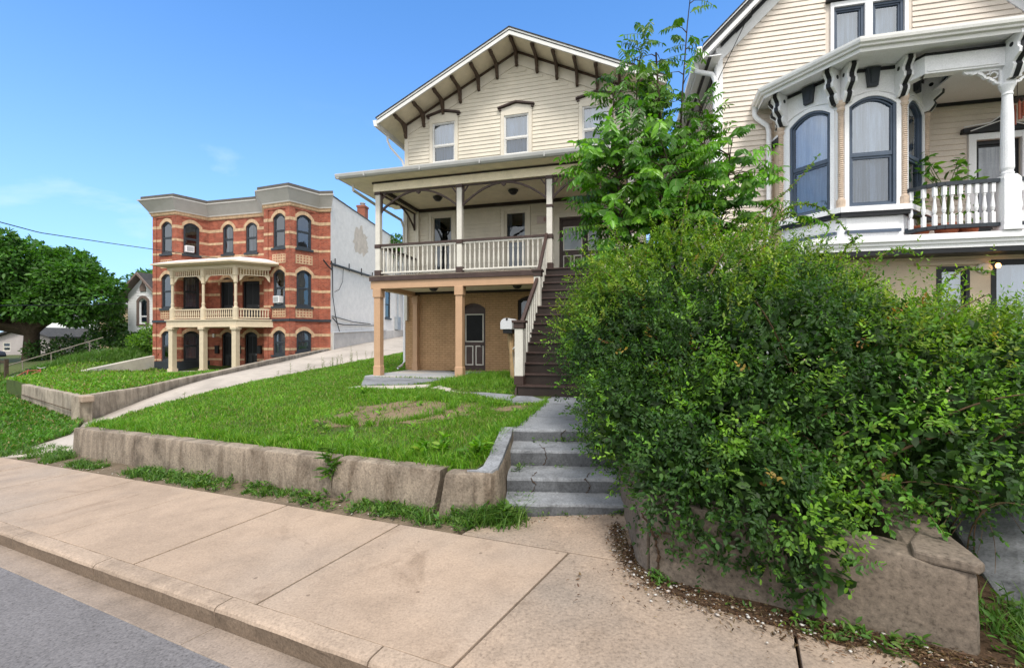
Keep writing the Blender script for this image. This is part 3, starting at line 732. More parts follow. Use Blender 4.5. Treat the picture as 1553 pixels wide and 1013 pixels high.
    for (A,z0,_),(B,z1,m) in zip(rows,rows[1:]):
        for i in range(len(A)-1): cn.quad((*A[i],z0),(*A[i+1],z0),(*B[i+1],z1),(*B[i],z1),m)
        for k in (0,-1): cn.quad((*A[k],z0),(*chain[k],z0),(*chain[k],z1),(*B[k],z1),m)
    cn.build('cornice',[M['stone'],M['greycornice'],M['capdark']],T)
    # side wall, back, roof
    sw=MB(); sp=Pan(R3,to=R4)
    wall(sw,sp,0,17,ZB,lambda x:10.93-.018*x,[(9.3,10.5,3.54,5.9,0)],.15,0,1)
    lp=Pan(L9,to=L0); wall(sw,lp,0,lp.L,ZB,10.9,[],.1); bk=Pan(R4,to=L9); wall(sw,bk,0,bk.L,ZB,10.9,[],.1)
    sp.box(sw,-.05,17.01,10.62,10.70,-.1,-.02)
    sw.build('side_wall',[M['whitebrick'],M['room']],T)
    rf=MB(); rf.poly([(*p,10.62) for p in chain]+[(*R4,10.55),(*L9,10.55)]); 
    sp.box(rf,-.02,17,10.0,10.02,-.3,-.25)
    for k in range(17): sp.box(rf,k*1.0,k*1.0+.985,10.93-.018*k-.0,11.0-.018*k,-.30,.045)
    ro=rf.build('roof',M['capdark'],T)
    pe=MB(); rr_=random.Random(4)
    pc=[(4.6+2.6*math.cos(2*math.pi*k/30)*(.55+.45*rr_.random())*.6,8.9+1.35*math.sin(2*math.pi*k/30)*(.5+.5*rr_.random())) for k in range(30)]
    pe.poly(sp.pts(pc,.006)); pe.build('peeled_patch',paint('bare_render',(.56,.48,.40),.85,.15,3),T)
    ch=MB(); c=sp.P(6.4,0,-.7); ch.obox((c[0],c[1],11.35),(.62,.62,1.6),R(-5.4)); ch.obox((c[0],c[1],12.05),(.72,.72,.14),R(-5.4)); cho=ch.build('chimney',M['oldbrick'],ro)
    cp=MB(); cp.lathe((c[0],c[1],12.1),[(.16,0),(.16,.22),(.22,.22),(.22,.28),(0,.3)],12); cp.build('chimney_pot',M['slabc'],cho)
    window(T,sp,(9.3,10.5,3.54,5.9,0),'slate',.5,.1,.06,'glassdk',None)
    ss=MB(); sp.box(ss,9.2,10.6,3.42,3.54,-.1,.1); ss.build('side_sill',M['slate'],T)
    # conduit, meter boxes, cables, rendered plinth on the side wall
    cd=MB(); cd.tube([sp.P(-.15,6.52,.12),sp.P(8,6.60,.12),sp.P(16,6.85,.12)],.085,8); 
    for k in range(8): x=.4+k*2; cd.tube([sp.P(x,6.42,.1),sp.P(x,6.95,.1)],.035,6)
    cd.build('conduit',M['dkmetal'],T,smooth=True)
    pl=MB(); zc=lambda x:2.12+.035*x
    sp.extr(pl,[(.05,-.3),(16.9,-.3),(16.9,zc(16.9)),(.05,zc(.05))],0,.14); pl.build('plinth',M['beigewall'] if 0 else paint('cement_render',(.5,.46,.42),.8,.12,2),T)
    fr_=MB(); fr_.tube([sp.P(-.05,.7,.2),sp.P(-.05,2.15,.2),sp.P(9,2.5,.2)],.05,6); fr_.build('side_rail',M['alu'],T)
    cb=MB()
    cb.tube([sp.P(-.1,6.7,.1),sp.P(-.3,6.1,.25),sp.P(-.75,6.3,.2),sp.P(-1.1,6.6,.1)],.045,6)
    cb.tube([sp.P(.1,6.5,.07),sp.P(.12,4.5,.08),sp.P(.5,3.2,.08),sp.P(.9,2.2,.16)],.03,6)
    cb.tube([sp.P(1.6,6.5,.07),sp.P(1.5,5.6,.07),sp.P(1.0,5.0,.07),sp.P(.4,4.8,.07)],.018,6)
    cb.tube([sp.P(.05,3.1,.1),sp.P(.5,2.75,.2),sp.P(1.5,2.7,.12),sp.P(6.5,2.8,.12),sp.P(7.2,2.95,.15),sp.P(7.3,3.3,.1)],.035,6)
    cb.tube([sp.P(0,3.2,.1),sp.P(3,2.95,.1),sp.P(6,2.9,.1)],.03,6)
    cb.build('cable',M['dkmetal'],T,smooth=True)
    mt=MB(); sp.box(mt,11.5,12.4,2.6,3.75,.0,.28); sp.box(mt,11.58,12.32,3.2,3.6,.28,.31); mt.tube([sp.P(12,3.7,.14),sp.P(12,6.5,.14)],.06,8); mt.build('meter_box',paint('meter_grey',(.3,.33,.36),.4,.1,4),T,bevel=.01)
    # ---- porch
    pf0=q((-16.45,26.7)); a=math.atan2(-.259,.966)
    pd=(.966,-.259); pnn=(.259,.966)   # right, back
    P=lambda x,y,z:(pf0[0]+pd[0]*x+pnn[0]*y, pf0[1]+pd[1]*x+pnn[1]*y, z)
    class PB:   # box in porch coordinates
        pass
    def pbox(mb,x0,x1,y0,y1,z0,z1,mi=0): mb.hexa([P(x0,y0,z0),P(x1,y0,z0),P(x1,y1,z0),P(x0,y1,z0),P(x0,y0,z1),P(x1,y0,z1),P(x1,y1,z1),P(x0,y1,z1)],mi)
    bx=(1.25,1.0); # right return end (in porch coords) goes to the bay
    rr=MB()
    def prism(mb,pts,z0,z1,mi=0): mb.extr([P(x,y,z0) for x,y in pts],(0,0,z1-z0),mi)
    fl=[(-5.25,-.12),(.12,-.12),(1.32,1.45),(-.5,2.9),(-5.0,2.2)]
    prism(rr,fl,2.5,2.86); prism(rr,[(-5.32,-.19),(.15,-.19),(1.38,1.45),(-.5,2.95),(-5.05,2.2)],2.86,2.93); prism(rr,[(-5.28,-.15),(.13,-.15),(1.35,1.45),(-.5,2.9),(-5.0,2.2)],2.46,2.52)
    rr.build('balcony_floor',M['stone'] if 0 else paint('porch_buff',(.62,.52,.38),.55,.06,4),T)
    M['buff']=bpy.data.materials['porch_buff']
    rf=MB()
    prism(rf,[(-5.2,-.1),(.1,-.1),(1.3,1.3),(-.5,2.9),(-5.0,2.2)],5.98,6.2,0)
    prism(rf,[(-5.55,-.45),(.25,-.45),(1.75,1.35),(-.5,2.9),(-5.3,2.2)],6.2,6.27,0)
    lo=[(-5.9,-.62),(.33,-.62),(1.95,1.25),(-.4,3.0),(-5.7,2.2)]; hi=[(-4.9,.4),(-.1,.4),(.8,1.5),(-.5,2.9),(-4.9,2.2)]
    prism(rf,lo,6.27,6.36,0)
    for i in range(5):
        j=(i+1)%5; rf.quad(P(*lo[i],6.362),P(*lo[j],6.362),P(*hi[j],6.70),P(*hi[i],6.70),1)
    rf.poly([P(*p,6.70) for p in hi],1)
    rf.build('porch_roof',[M['buff'],paint('white_membrane',(.75,.75,.77),.5,.05,3)],T)
    cols=((-4.88,0),(-2.44,0),(0,0))
    proto=None
    for x,y in cols:
        c=MB(); c.lathe(P(x,y,0),[(.16,2.93),(.16,3.62),(.10,3.66),(.085,3.75),(.10,3.9),(.075,3.95),(.08,4.9),(.07,5.05),(.12,5.12),(.12,5.5),(.15,5.55),(.15,5.98)],10); c.build('upper_column',M['buff'],T)
        c=MB(); pbox(c,x-.2,x+.2,y-.2,y+.2,-.35,-.1); pbox(c,x-.155,x+.155,y-.155,y+.155,-.1,2.2); pbox(c,x-.17,x+.17,y-.17,y+.17,2.2,2.3); pbox(c,x-.22,x+.22,y-.22,y+.22,2.3,2.46); c.build('lower_column',M['buff'],T,bevel=.02)
    # frieze of little spindles + brackets; balustrades
    spans=[((-4.75,0),(-2.58,0),14),((-2.3,0),(-.14,0),14),((.14,.12),(1.25,1.25),11)]
    for (a0,b0,n) in spans:
        f=MB(); A=lambda t,z:P(a0[0]+(b0[0]-a0[0])*t,a0[1]+(b0[1]-a0[1])*t,z)
        f.beam(A(0,5.58),A(1,5.58),.05,.05); f.beam(A(0,5.95),A(1,5.95),.05,.05)
        for k in range(n): f.beam(A((k+.5)/n,5.58),A((k+.5)/n,5.95),.045,.045,up=(1,0,0))
        for t0,t1 in ((0,.18),(1,.82)):
            pts=[A(t0,5.56),A(t1,5.56),A(t0+(t1-t0)*.6,5.46),A(t0+(t1-t0)*.3,5.3),A(t0,5.22)]
            f.extr(pts,tuple(.05*v for v in (pnn[0],pnn[1],0)))
        f.build('spindle_frieze',M['buff'],T)
        rl=MB(); rl.beam(A(0,3.53),A(1,3.53),.08,.07); rl.beam(A(0,3.02),A(1,3.02),.06,.06)
        ro_=rl.build('balustrade',M['buff'],T); bl=None
        for k in range(n):
            p=A((k+.5)/n,0)
            if bl is None:
                b=MB(); b.lathe((0,0,0),[(.03,3.03),(.03,3.12),(.045,3.2),(.03,3.4),(.03,3.52)],6); bl=b.build('baluster',M['buff'],ro_,loc=(p[0],p[1],0))
            else: c=bl.copy(); link(c,ro_); c.location=(p[0],p[1],0)
    # porch paving slab
    sl=MB(); prism(sl,[(-5.4,-.5),(.4,-.5),(1.5,1.2),(-.2,3.3),(-4.9,3.0)],-.7,-.33); sl.build('porch_slab',M['slabc'],T)
    # wall mailboxes beside the doors
    pan=ALL[2][0]
    for x in (.75,2.55,4.25):
        b=MB(); pan.box(b,x-.14,x+.14,.75,1.25,0,.14); pan.box(b,x-.15,x+.15,1.25,1.3,0,.16); b.build('wall_mailbox',M['black'],T,bevel=.01)
    # wall lights
    b=MB(); pan.box(b,.42,.55,1.85,2.1,0,.12); b.build('wall_light',M['coolwhite'],T,bevel=.01)
    # air conditioners: things of their own
    for (fi,x,z,label) in ((1,.72,7.5,'white air conditioner in the top-floor bay window above the cream porch roof'),(4,1.15,3.95,'white air conditioner in the middle-floor window of the right-hand brick bay')):
        pn=ALL[fi][0]; c=pn.P(x,z,.0)
        ac=thing('air_conditioner',(OX+c[0],OY+c[1],z),math.atan2(pn.d[1],pn.d[0]),label,'air conditioner','window air conditioners in the brick house')
        b=MB(); b.box(-.24,.24,-.22,.15,0,.42); b.build('casing',M['coolwhite'],ac,bevel=.015)
        b=MB()
        for k in range(9): b.box(-.2,.2,-.228,-.221,.05+k*.037,.05+k*.037+.02)
        b.build('grille',paint('grille_grey',(.3,.32,.33),.5,.1,4) if 'grille_grey' not in bpy.data.materials else bpy.data.materials['grille_grey'],ac)
    return T
RED=build_red()
# ================================================================ ORNATE VICTORIAN HOUSE (right)
def build_right():
    T=thing('victorian_house',(4.35,9.5,0),R(-13),'ornate bisque clapboard house with arched bay windows, black-and-white corbels and white columned porch','house')
    W=5.52; XC=2.76; D=11; fr=Pan((0,0),0.0)
    rk=lambda x:10.55-.97*abs(x-XC)      # soffit line at the wall
    attic=[(2.16,2.70,7.36,8.34,0),(2.83,3.37,7.36,8.34,0)]
    dor=[(4.52,5.22,3.45,5.45,0)]
    wb=MB(); wall(wb,fr,0,W,0.3,rk,attic+dor,.14,0,1,breaks=(XC,))
    for x in (0,W): wb.quad((x,0,.3),(x,D,.3),(x,D,rk(0)),(x,0,rk(0)))
    wb.poly([(0,D,.3),(W,D,.3),(W,D,rk(W)),(XC,D,rk(XC)),(0,D,rk(0))])
    siding(wb,fr,3.4,10.0,lambda z:(max(.1,XC-(10.2-z)/.97),min(W-.1,XC+(10.2-z)/.97)),[(2.02,3.51,7.2,8.46,0),(4.38,5.36,3.3,5.6,0),(1.15,3.4,3.4,6.9,0)],.106)
    siding(wb,Pan((0,D),to=(0,0)),3.4,7.7,lambda z:(.1,D-.1),[],.106)
    wb.build('wall',[M['pinkbeige'],M['room']],T)
    # base wall under porch and bay
    lw=MB(); fb=Pan((1.0,-1.0),0.0)
    lops=[(2.32,2.80,1.4,2.96,0),(3.1,4.4,1.2,3.05,0)]
    wall(lw,fb,0,6,.3,3.2,lops,.1,0,1)
    lw.quad((1.0,-1.0,.3),(1.0,0,.3),(1.0,0,3.2),(1.0,-1.0,3.2)); 
    fb.box(lw,1.0,6,3.08,3.2,0,.05); fb.box(lw,2.0,2.95,2.98,3.03,0,.05)
    lw.build('base_wall',[M['beigewall'],M['room']],T)
    for i,o in enumerate(lops): window(T,fb,o,'black',.35,.06,.02,'glass','blind')
    pq=MB(); pq.lathe((0,0,0),[(.0,0),(.10,0),(.12,.015),(.10,.03),(0,.03)],16); o=pq.build('oval_plaque',M['offwhite'],T,loc=(3.99,-1.015,2.91)); o.rotation_euler=(R(90),0,0); o.scale=(1.0,.72,1)
    lp=MB(); lp.lathe((4.12,-1.12,2.93),[(.0,-.04),(.026,-.03),(.036,0),(.03,.03),(.015,.045),(0,.045)],12); lpo=lp.build('wall_lamp',M['bulb'],T,smooth=True)
    ar=MB(); ar.tube([(4.12,-1.1,2.99),(4.12,-1.05,3.03),(4.12,-1.0,3.02)],.012,6); ar.build('lamp_arm',M['black'],lpo)
    # trim: corner board, rake boards
    t=MB(); t.box(-.03,.1,-.04,.0,.3,rk(0)-.02); t.box(-.04,-.0,0,.12,.3,rk(0)-.02); t.box(-.05,-.035,-.02,.1,.3,rk(0)-.1)
    for sg in (-1,1):
        l=[(XC,10.5),(XC+sg*2.74,rk(0)-.0),(XC+sg*2.74,rk(0)-.34),(XC,10.18)]
        fr.extr(t,l[::-1] if sg>0 else l,0,.032+.002*sg)
    # attic double window casing with pediment
    t.build('trim',M['coolwhite'],T,bevel=.006); t=MB()
    a,b=2.10,3.43
    t.box(a,a+.06,-.05,0,7.2,8.44); t.box(b-.06,b,-.05,0,7.2,8.44); t.box(2.70,2.83,-.05,0,7.2,8.34); t.box(a+.06,b-.06,-.048,0,8.34,8.44); t.box(a+.06,b-.06,-.06,0,7.24,7.36)
    t.build('window_casing',M['coolwhite'],T,bevel=.006); t=MB()
    t.box(4.40,4.52,-.05,0,3.4,5.57); t.box(5.22,5.34,-.05,0,3.4,5.57); t.box(4.52,5.22,-.048,0,5.45,5.57)
    t.build('door_casing',M['coolwhite'],T,bevel=.006)
    for (a,b,z,h) in ((2.02,3.51,8.45,.22),(4.28,5.46,5.58,.26)):
        pm=MB(); xm=(a+b)/2
        fr.extr(pm,[(a,z),(b,z),(b,z+.09),(xm+.3*(b-a)/2,z+.13),(xm,z+h),(xm-.3*(b-a)/2,z+.13),(a,z+.09)],0,.10,0)
        pm.beam((a+.1,-.115,z+.02),(xm,-.115,z+h-.08),.02,.02,1); pm.beam((b-.1,-.115,z+.02),(xm,-.115,z+h-.08),.02,.02,1)
        pm.beam((a,-.112,z+.105),(xm-.3*(b-a)/2,-.112,z+.15),.022,.022,1);pm.beam((xm-.3*(b-a)/2,-.112,z+.15),(xm,-.112,z+h+.015),.022,.022,1); pm.beam((xm,-.112,z+h+.015),(xm+.3*(b-a)/2,-.112,z+.15),.022,.022,1)
        pm.build('pediment',[M['black'],M['coolwhite']],T,bevel=.01)
    for o in attic: window(T,fr,o,'bluegrey',.08,.05,.03,'glass','full')
    d=MB(); o=dor[0]; d.poly([(x,.07,z) for x,z in outline(o)]); ring(d,Pan((0,.07),0.0),outline(o),outline(o,.07),0,.04); dd=d.build('front_door',M['black'],T)
    g=MB(); g.quad((4.62,.06,3.9),(5.08,.06,3.9),(5.08,.06,5.33),(4.62,.06,5.33)); g.build('pane',M['glassdk'] if 0 else paint('lace_behind_glass',(.42,.45,.5),.2,.1,4,bmp=0,streak=.25),dd)
    # ---- main roof with layered white/black barge boards
    r=MB(); y0=-.42
    for sg in (-1,1):
        xe=XC+sg*(2.76+.36); z=lambda x,dz:10.55-.97*abs(x-XC)+dz
        lay=[(.0,.03,0,y0+.05,D+.3),(.16,.20,1,y0-.04,D+.34)]
        for a_,b_,m_,ya,yb in lay:
            r.extr([(XC,ya,z(XC,a_)),(xe,ya,z(xe,a_)),(xe,ya,z(xe,b_)),(XC,ya,z(XC,b_))],(0,yb-ya,0),m_)
        for a_,b_,m_,ya,yb in ((-.08,.04,2,y0+.02,y0+.05),(.04,.135,3,y0,y0+.04),(.135,.2,2,y0-.03,y0+.03)):
            r.extr([(XC,ya,z(XC,a_)),(xe,ya,z(xe,a_)),(xe,ya,z(xe,b_)),(XC,ya,z(XC,b_))],(0,yb-ya,0),m_)
        # eave side: boxed soffit with black strip
        xw=XC+sg*2.76; zz=z(xe,0)
        r.box(min(xw,xe),max(xw,xe),y0+.06,D,zz-.02,zz+.0,2)
        x1=xe-sg*.12; r.box(min(x1,x1-sg*.06),max(x1,x1-sg*.06),y0+.06,D,zz-.045,zz-.021,3)
        r.box(min(xw,xw+sg*.05),max(xw,xw+sg*.05),.05,D,zz-.16,zz-.03,3)
        for k in range(1): r.box(min(xe,xe+sg*.02),max(xe,xe+sg*.02),y0+.03,D,zz-.02,zz+.15,2)
    # jagged dark frieze under the rake
    for sg in (-1,1):
        z=lambda x:10.55-.97*abs(x-XC)
        for k in range(9):
            xa=XC+sg*(.0+k*.30); xb=XC+sg*(.30+k*.30); dz=.06 if k%2 else .035
            l=[(xa,z(xa)-.0),(xb,z(xb)-.0),(xb,z(xb)-.06-dz),(xa,z(xa)-.06-dz)]
            fr.extr(r,l if sg>0 else l[::-1],.036,.06+.0006*k,3)
    ro=r.build('roof',[M['coolwhite'],M['shingle'],M['coolwhite'],M['black']],T)
    g=MB(); xe=XC-2.76-.36; zz=10.55-.97*(3.12)
    g.extr([(xe-.02,y0-.04,zz+.15),(xe-.12,y0-.04,zz+.15),(xe-.12,y0-.04,zz+.06),(xe-.06,y0-.04,zz+.02),(xe-.02,y0-.04,zz+.02)],(0,D,0)); g.build('eave_gutter',M['coolwhite'],T,bevel=.006)
    ds=MB(); ds.tube([(xe-.06,-.05,zz+.04),(xe-.05,-.05,zz-.12),(xe+.06,-.07,zz-.18),(-.12,-.08,zz-.24),(-.06,-.1,zz-.4),(-.06,-.1,.5)],.05,8); ds.build('downspout',M['coolwhite'],T,smooth=True)
    # ---- bay
    A,B,Cc,Dd=(1.109,-.36),(1.803,-1.144),(2.758,-1.144),(3.5,-.403)
    A0=(1.05,0.0); D0=(3.54,0)
    faces=[(A0,A,None),(A,B,(.165,.885,4.05,5.80,.17)),(B,Cc,(.125,.845,4.05,5.81,.16)),(Cc,Dd,(.165,.885,4.05,5.80,.17)),(Dd,D0,None)]
    bw=MB(); trim=MB(); fz=MB(); pans=[]
    for a,b,op in faces:
        pn=Pan(a,to=b); pans.append(pn); L=pn.L
        if op is None:
            wall(bw,pn,0,L,3.2,6.47,[],.1,3); pn.box(bw,L*.12,L*.92,5.62,5.74,0,.05,2); pn.box(bw,L*.1,L*.95,5.70,5.80,0,.035,0); continue
        wall(bw,pn,0,L,3.2,6.47,[op],.10,0,1)
        pn.box(bw,0,L,6.40,6.455,.0,.022,2)           # black line under the soffit
        pn.box(bw,-.05,L+.05,3.93,4.02,0,.13,0); pn.box(bw,-.04,L+.04,3.86,3.93,.0,.10,2)   # sill and black moulding
        pn.box(bw,.08,L-.08,3.62,3.84,0,.02,0); pn.box(bw,.06,L-.06,3.57,3.62,0,.06,4)
        # arched moulding following the window head
        N=14; x0,x1=.03,L-.03; f=lambda x:5.90+.155*(1-abs(2*(x-L/2)/(L-.06))**2.2)
        pts=[(x0+(x1-x0)*i/N,f(x0+(x1-x0)*i/N)) for i in range(N+1)]
        for p,q_ in zip(pts,pts[1:]): trim.tube([pn.P(*p,.012),pn.P(*q_,.012)],.016,6,cap=False)
        ring(trim,pn,outline((op[0]-.07,op[1]+.07,op[2]-.02,op[3]+.02,op[4]+.05),0),outline(op,.0),0,.02)
        xm=L/2; fr2=[(xm-.11,6.45),(xm-.075,6.12),(xm+.075,6.12),(xm+.11,6.45)]
        keys=MB(); pn.extr(keys,fr2,.0,.07); pn.extr(keys,[(xm-.055,6.40),(xm-.04,6.17),(xm+.04,6.17),(xm+.055,6.40)],.068,.082)
        keys.build('keystone',M['slate'],T,bevel=.006)
    bw.build('bay',[M['coolwhite'],M['room'],M['black'],M['beigewall'],M['bluegrey']],T)
    trim.build('bay_moulding',M['coolwhite'],T)
    for pn,(a,b,op) in zip(pans,faces):
        if op: window(T,pn,op,'bluegrey',.47,.042,.03,'glass','full',sash=.036)
    ov=MB(); fbk=MB()
    # turned rope columns at bay corners
    for p in (A,B,Cc,Dd):
        c=MB(); pr=[(.07,3.98),(.07,4.17),(.05,4.18)]; z=4.2
        while z<5.72: pr+= [(.047,z),(.036,z+.018)]; z+=.036
        pr+=[(.05,5.74),(.065,5.78),(.05,5.81),(.07,5.86),(.07,5.92)]
        n=Vector((p[0]-2.28,p[1]-.4)).normalized()*.015
        c.lathe((p[0]+n.x,p[1]+n.y),pr,12); c.build('rope_column',M['rope'],T)
    def corbel(pt,ang,top=6.46,h=.58,proj=.30):
        # ang: direction of projection; S-profile, white cheeks and proud black spine
        d=(math.cos(ang),math.sin(ang)); s=(-d[1],d[0])
        pr=[(0,0),(proj,0),(proj+.005,-.06),(proj-.03,-.10),(proj-.075,-.15),(proj-.075,-.21),(proj-.035,-.26),(proj-.045,-.32),(proj-.12,-.37),(proj-.165,-.41),(proj-.14,-.46),(proj-.16,-.51),(.08,-h),(0,-h)]
        o=MB()
        for w0,w1,gr,m in ((-.075,-.034,0,0),(.034,.075,0,0),(-.034,.034,.014,1)):
            l=[(pt[0]+d[0]*(u+(gr if u>0 else 0))+s[0]*w0,pt[1]+d[1]*(u+(gr if u>0 else 0))+s[1]*w0,top+z) for u,z in pr]
            o.extr(l,(s[0]*(w1-w0),s[1]*(w1-w0),0),m)
        for w in (-.081,.075):
            l=[(pt[0]+d[0]*u+s[0]*w,pt[1]+d[1]*u+s[1]*w,top+z) for u,z in [(.12+.035*math.cos(k*math.pi/4),-.13+.035*math.sin(k*math.pi/4)) for k in range(8)]]
            o.extr(l,(s[0]*.006,s[1]*.006,0),1)
        return o.build('corbel',[M['coolwhite'],M['black']],T)
    nAB=pans[1].n; nBC=pans[2].n; nCD=pans[3].n; ag=lambda n:math.atan2(n[1],n[0])
    corbel(pans[1].P(.05,0)[:2],ag(nAB)); corbel(pans[1].P(pans[1].L-.07,0)[:2],ag(nAB)); corbel(pans[2].P(.07,0)[:2],ag(nBC)); corbel(pans[2].P(pans[2].L-.06,0)[:2],ag(nBC)); corbel(pans[3].P(pans[3].L-.06,0)[:2],ag(nCD)); corbel(pans[0].P(pans[0].L-.05,0)[:2],ag(pans[0].n),proj=.2)
    # ---- porch: eave ring, roof, beam
    e=[(.76,.0),(.72,-.59),(1.80,-1.79),(6.6,-1.79),(6.6,0)]
    rf=MB()
    rf.poly([(x,y,6.47) for x,y in e],0)
    rf.poly([(x,y,6.60) for x,y in [(.76,0),(.74,-.59),(1.81,-1.77),(6.6,-1.77)]]+[(6.6,0,7.0),(1.3,0,7.0)],1) if 0 else None
    hi=[(1.0,0),(1.1,-.05),(2.0,-.1),(6.6,-.1)]
    lo=[(.76,0),(.73,-.58),(1.81,-1.78),(6.6,-1.78)]
    for i in range(3): rf.quad((*lo[i],6.56),(*lo[i+1],6.56),(*hi[i+1],7.0),(*hi[i],7.0),1)
    ro2=rf.build('porch_roof',[M['coolwhite'],M['shingle']],T)
    g=MB()
    ee=[(.70,.05),(.66,-.62),(1.775,-1.86),(6.7,-1.86)]
    prof=[(.0,6.40),(.0,6.47),(.05,6.47),(.055,6.50),(.09,6.52),(.10,6.56),(.10,6.60),(.03,6.60),(.03,6.57),(-.05,6.57)]
    def off(i,d):
        if i==0: return (ee[0][0]-d,ee[0][1])
        if i==3: return (ee[3][0],ee[3][1]-d)
        a,b,c=ee[i-1],ee[i],ee[i+1]; n1=Vector(Pan(a,to=b).n); n2=Vector(Pan(b,to=c).n); n=(n1+n2).normalized(); k=d/n.dot(n1); return (b[0]+n.x*k,b[1]+n.y*k)
    for (d0,z0),(d1,z1) in zip(prof,prof[1:]):
        for i in range(3): g.quad((*off(i,d0-.06),z0),(*off(i+1,d0-.06),z0),(*off(i+1,d1-.06),z1),(*off(i,d1-.06),z1))
    for i in range(3):  # inner soffit edge
        g.quad((*off(i,-.06),6.40),(*off(i+1,-.06),6.40),(*off(i+1,-.12),6.47),(*off(i,-.12),6.47))
    g.build('gutter',M['white'],ro2)
    ds=MB(); ds.tube([(.70,-.06,6.5),(.70,-.08,6.33),(.74,-.09,6.25),(.93,-.10,6.08),(.96,-.1,5.95),(.96,-.1,.4)],.048,8); ds.build('porch_downspout',M['coolwhite'],T,smooth=True)
    PF=-1.44
    bm=MB()
    st_=(2.86,PF)
    bm.hexa([(2.70,-1.20,6.07),(2.86,PF-.07,6.07),(2.92,PF+.08,6.07),(2.78,-1.06,6.07),(2.70,-1.20,6.36),(2.86,PF-.07,6.36),(2.92,PF+.08,6.36),(2.78,-1.06,6.36)])
    bm.box(2.862,6.5,PF-.07,PF+.08,6.07,6.36); bm.box(2.9,3.86,PF-.085,PF-.07,6.10,6.13)
    bm.box(2.862,6.5,PF-.085,PF-.06,6.36,6.40,1); bm.hexa([(2.69,-1.23,6.36),(2.86,PF-.085,6.36),(2.9,PF,6.36),(2.75,-1.1,6.36),(2.69,-1.23,6.40),(2.86,PF-.085,6.40),(2.9,PF,6.40),(2.75,-1.1,6.40)],1)
    bm.box(3.5,6.5,PF+.08,0,6.2,6.23); bm.box(3.5,6.5,-.06,-.03,6.14,6.2,1)
    bm.build('porch_beam',[M['coolwhite'],M['black']],T)
    for px in (4.02,6.3):
        c=MB(); c.box(px-.13,px+.13,PF-.13,PF+.13,3.44,3.50); c.box(px-.115,px+.115,PF-.115,PF+.115,3.50,4.26)
        c.hexa([(px-.115,PF-.115,4.26),(px+.115,PF-.115,4.26),(px+.115,PF+.115,4.26),(px-.115,PF+.115,4.26),(px-.08,PF-.08,4.33),(px+.08,PF-.08,4.33),(px+.08,PF+.08,4.33),(px-.08,PF+.08,4.33)])
        c.lathe((px,PF),[(.075,4.33),(.085,4.36),(.07,4.39),(.085,4.44),(.075,5.3),(.062,5.60),(.075,5.62),(.062,5.65),(.085,5.72),(.10,5.76),(.10,5.80)],18)
        c.box(px-.075,px+.075,PF-.075,PF+.075,5.80,6.07)
        c.build('porch_column',M['coolwhite'],T,bevel=.006)
        corbel((px,PF-.07),R(-90),6.45,.62,.30)
        for sg in (-1,1):   # pierced corner bracket
            s=MB(); f=lambda l:[(px+sg*(.075+u),PF-.018,5.80+z) for u,z in l]
            o_=[(0,.27),(.50,.27),(.49,.235),(.455,.215),(.43,.235),(.40,.205),(.36,.215),(.33,.235),(.30,.20),(.25,.17),(.22,.12),(.17,.115),(.14,.075),(.10,.06),(.08,.02),(.04,.02),(.0,-.02)]
            # outline band with scroll pieces, leaving real holes
            for (u0,z0),(u1,z1) in zip(o_[2:],o_[3:]):
                s.beam((px+sg*(.075+u0),PF,5.80+z0),(px+sg*(.075+u1),PF,5.80+z1),.036,.045,up=(0,1,0))
            s.box(min(px+sg*.075,px+sg*.59),max(px+sg*.075,px+sg*.59),PF-.018,PF+.018,6.03,6.07)
            s.box(min(px+sg*.075,px+sg*.11),max(px+sg*.075,px+sg*.11),PF-.018,PF+.018,5.76,6.07)
            for (u,z,r_) in ((.10,.16,.05),(.19,.215,.035),(.28,.235,.025)):
                P=[(px+sg*(.075+u+r_*math.cos(k*math.pi/5)),PF,5.80+z+r_*math.sin(k*math.pi/5)) for k in range(9)]
                s.tube(P,.014,6)
            s.extr(f([(.30,.27),(.50,.27),(.47,.22),(.43,.235),(.40,.205),(.36,.215),(.33,.235)]),(0,.036,0))
            s.build('corner_bracket',M['coolwhite'],T)
    # balustrade: curved start then straight
    def bal_path(t):   # 0..1 from bay corner to column
        x=2.80+(4.02-.12-2.80)*t; return (x,PF+.30*(1-min(1,t/.35))**2,x)
    N=10; rl=MB()
    P=[bal_path(i/12) for i in range(13)]
    for p,q_ in zip(P,P[1:]):
        rl.beam((p[0],p[1],4.255),(q_[0]+.005,q_[1],4.255),.085,.06); rl.beam((p[0],p[1],3.55),(q_[0]+.005,q_[1],3.55),.085,.06)
    rl.beam((4.14,PF,4.255),(6.2,PF,4.255),.085,.06); rl.beam((4.14,PF,3.55),(6.2,PF,3.55),.085,.06)
    rlo=rl.build('balustrade',M['slate'],T); bl=None
    bp=[bal_path((k+.35)/N)[:2] for k in range(N)]+[(4.19+.112*k,PF) for k in range(12)]
    for x,y in bp:
        if bl is None:
            b=MB(); b.box(-.027,.027,-.027,.027,3.58,3.755); b.box(-.027,.027,-.027,.027,4.07,4.225)
            b.lathe((0,0),[(.022,3.755),(.012,3.775),(.022,3.79),(.031,3.84),(.022,3.94),(.015,4.03),(.022,4.05),(.015,4.07)],10); bl=b.build('baluster',M['coolwhite'],rlo,loc=(x,y,0),bevel=.004)
        else: c=bl.copy(); link(c,rlo); c.location=(x,y,0)
    # porch floor with white cornice edge running under the bay
    fl=MB(); 
    fl.box(1.0,6.6,-1.45,0,3.2,3.42,0)
    for (y,z0,z1) in ((-1.54,3.33,3.43),(-1.50,3.27,3.33),(-1.47,3.2,3.27)): fl.box(1.2,6.6,y,-1.44,z0,z1,0)
    fl.box(1.3,6.6,-1.46,-1.05,3.12,3.198,1)
    fl.box(2.9,6.6,PF-.05,-.02,3.43,3.436,2)
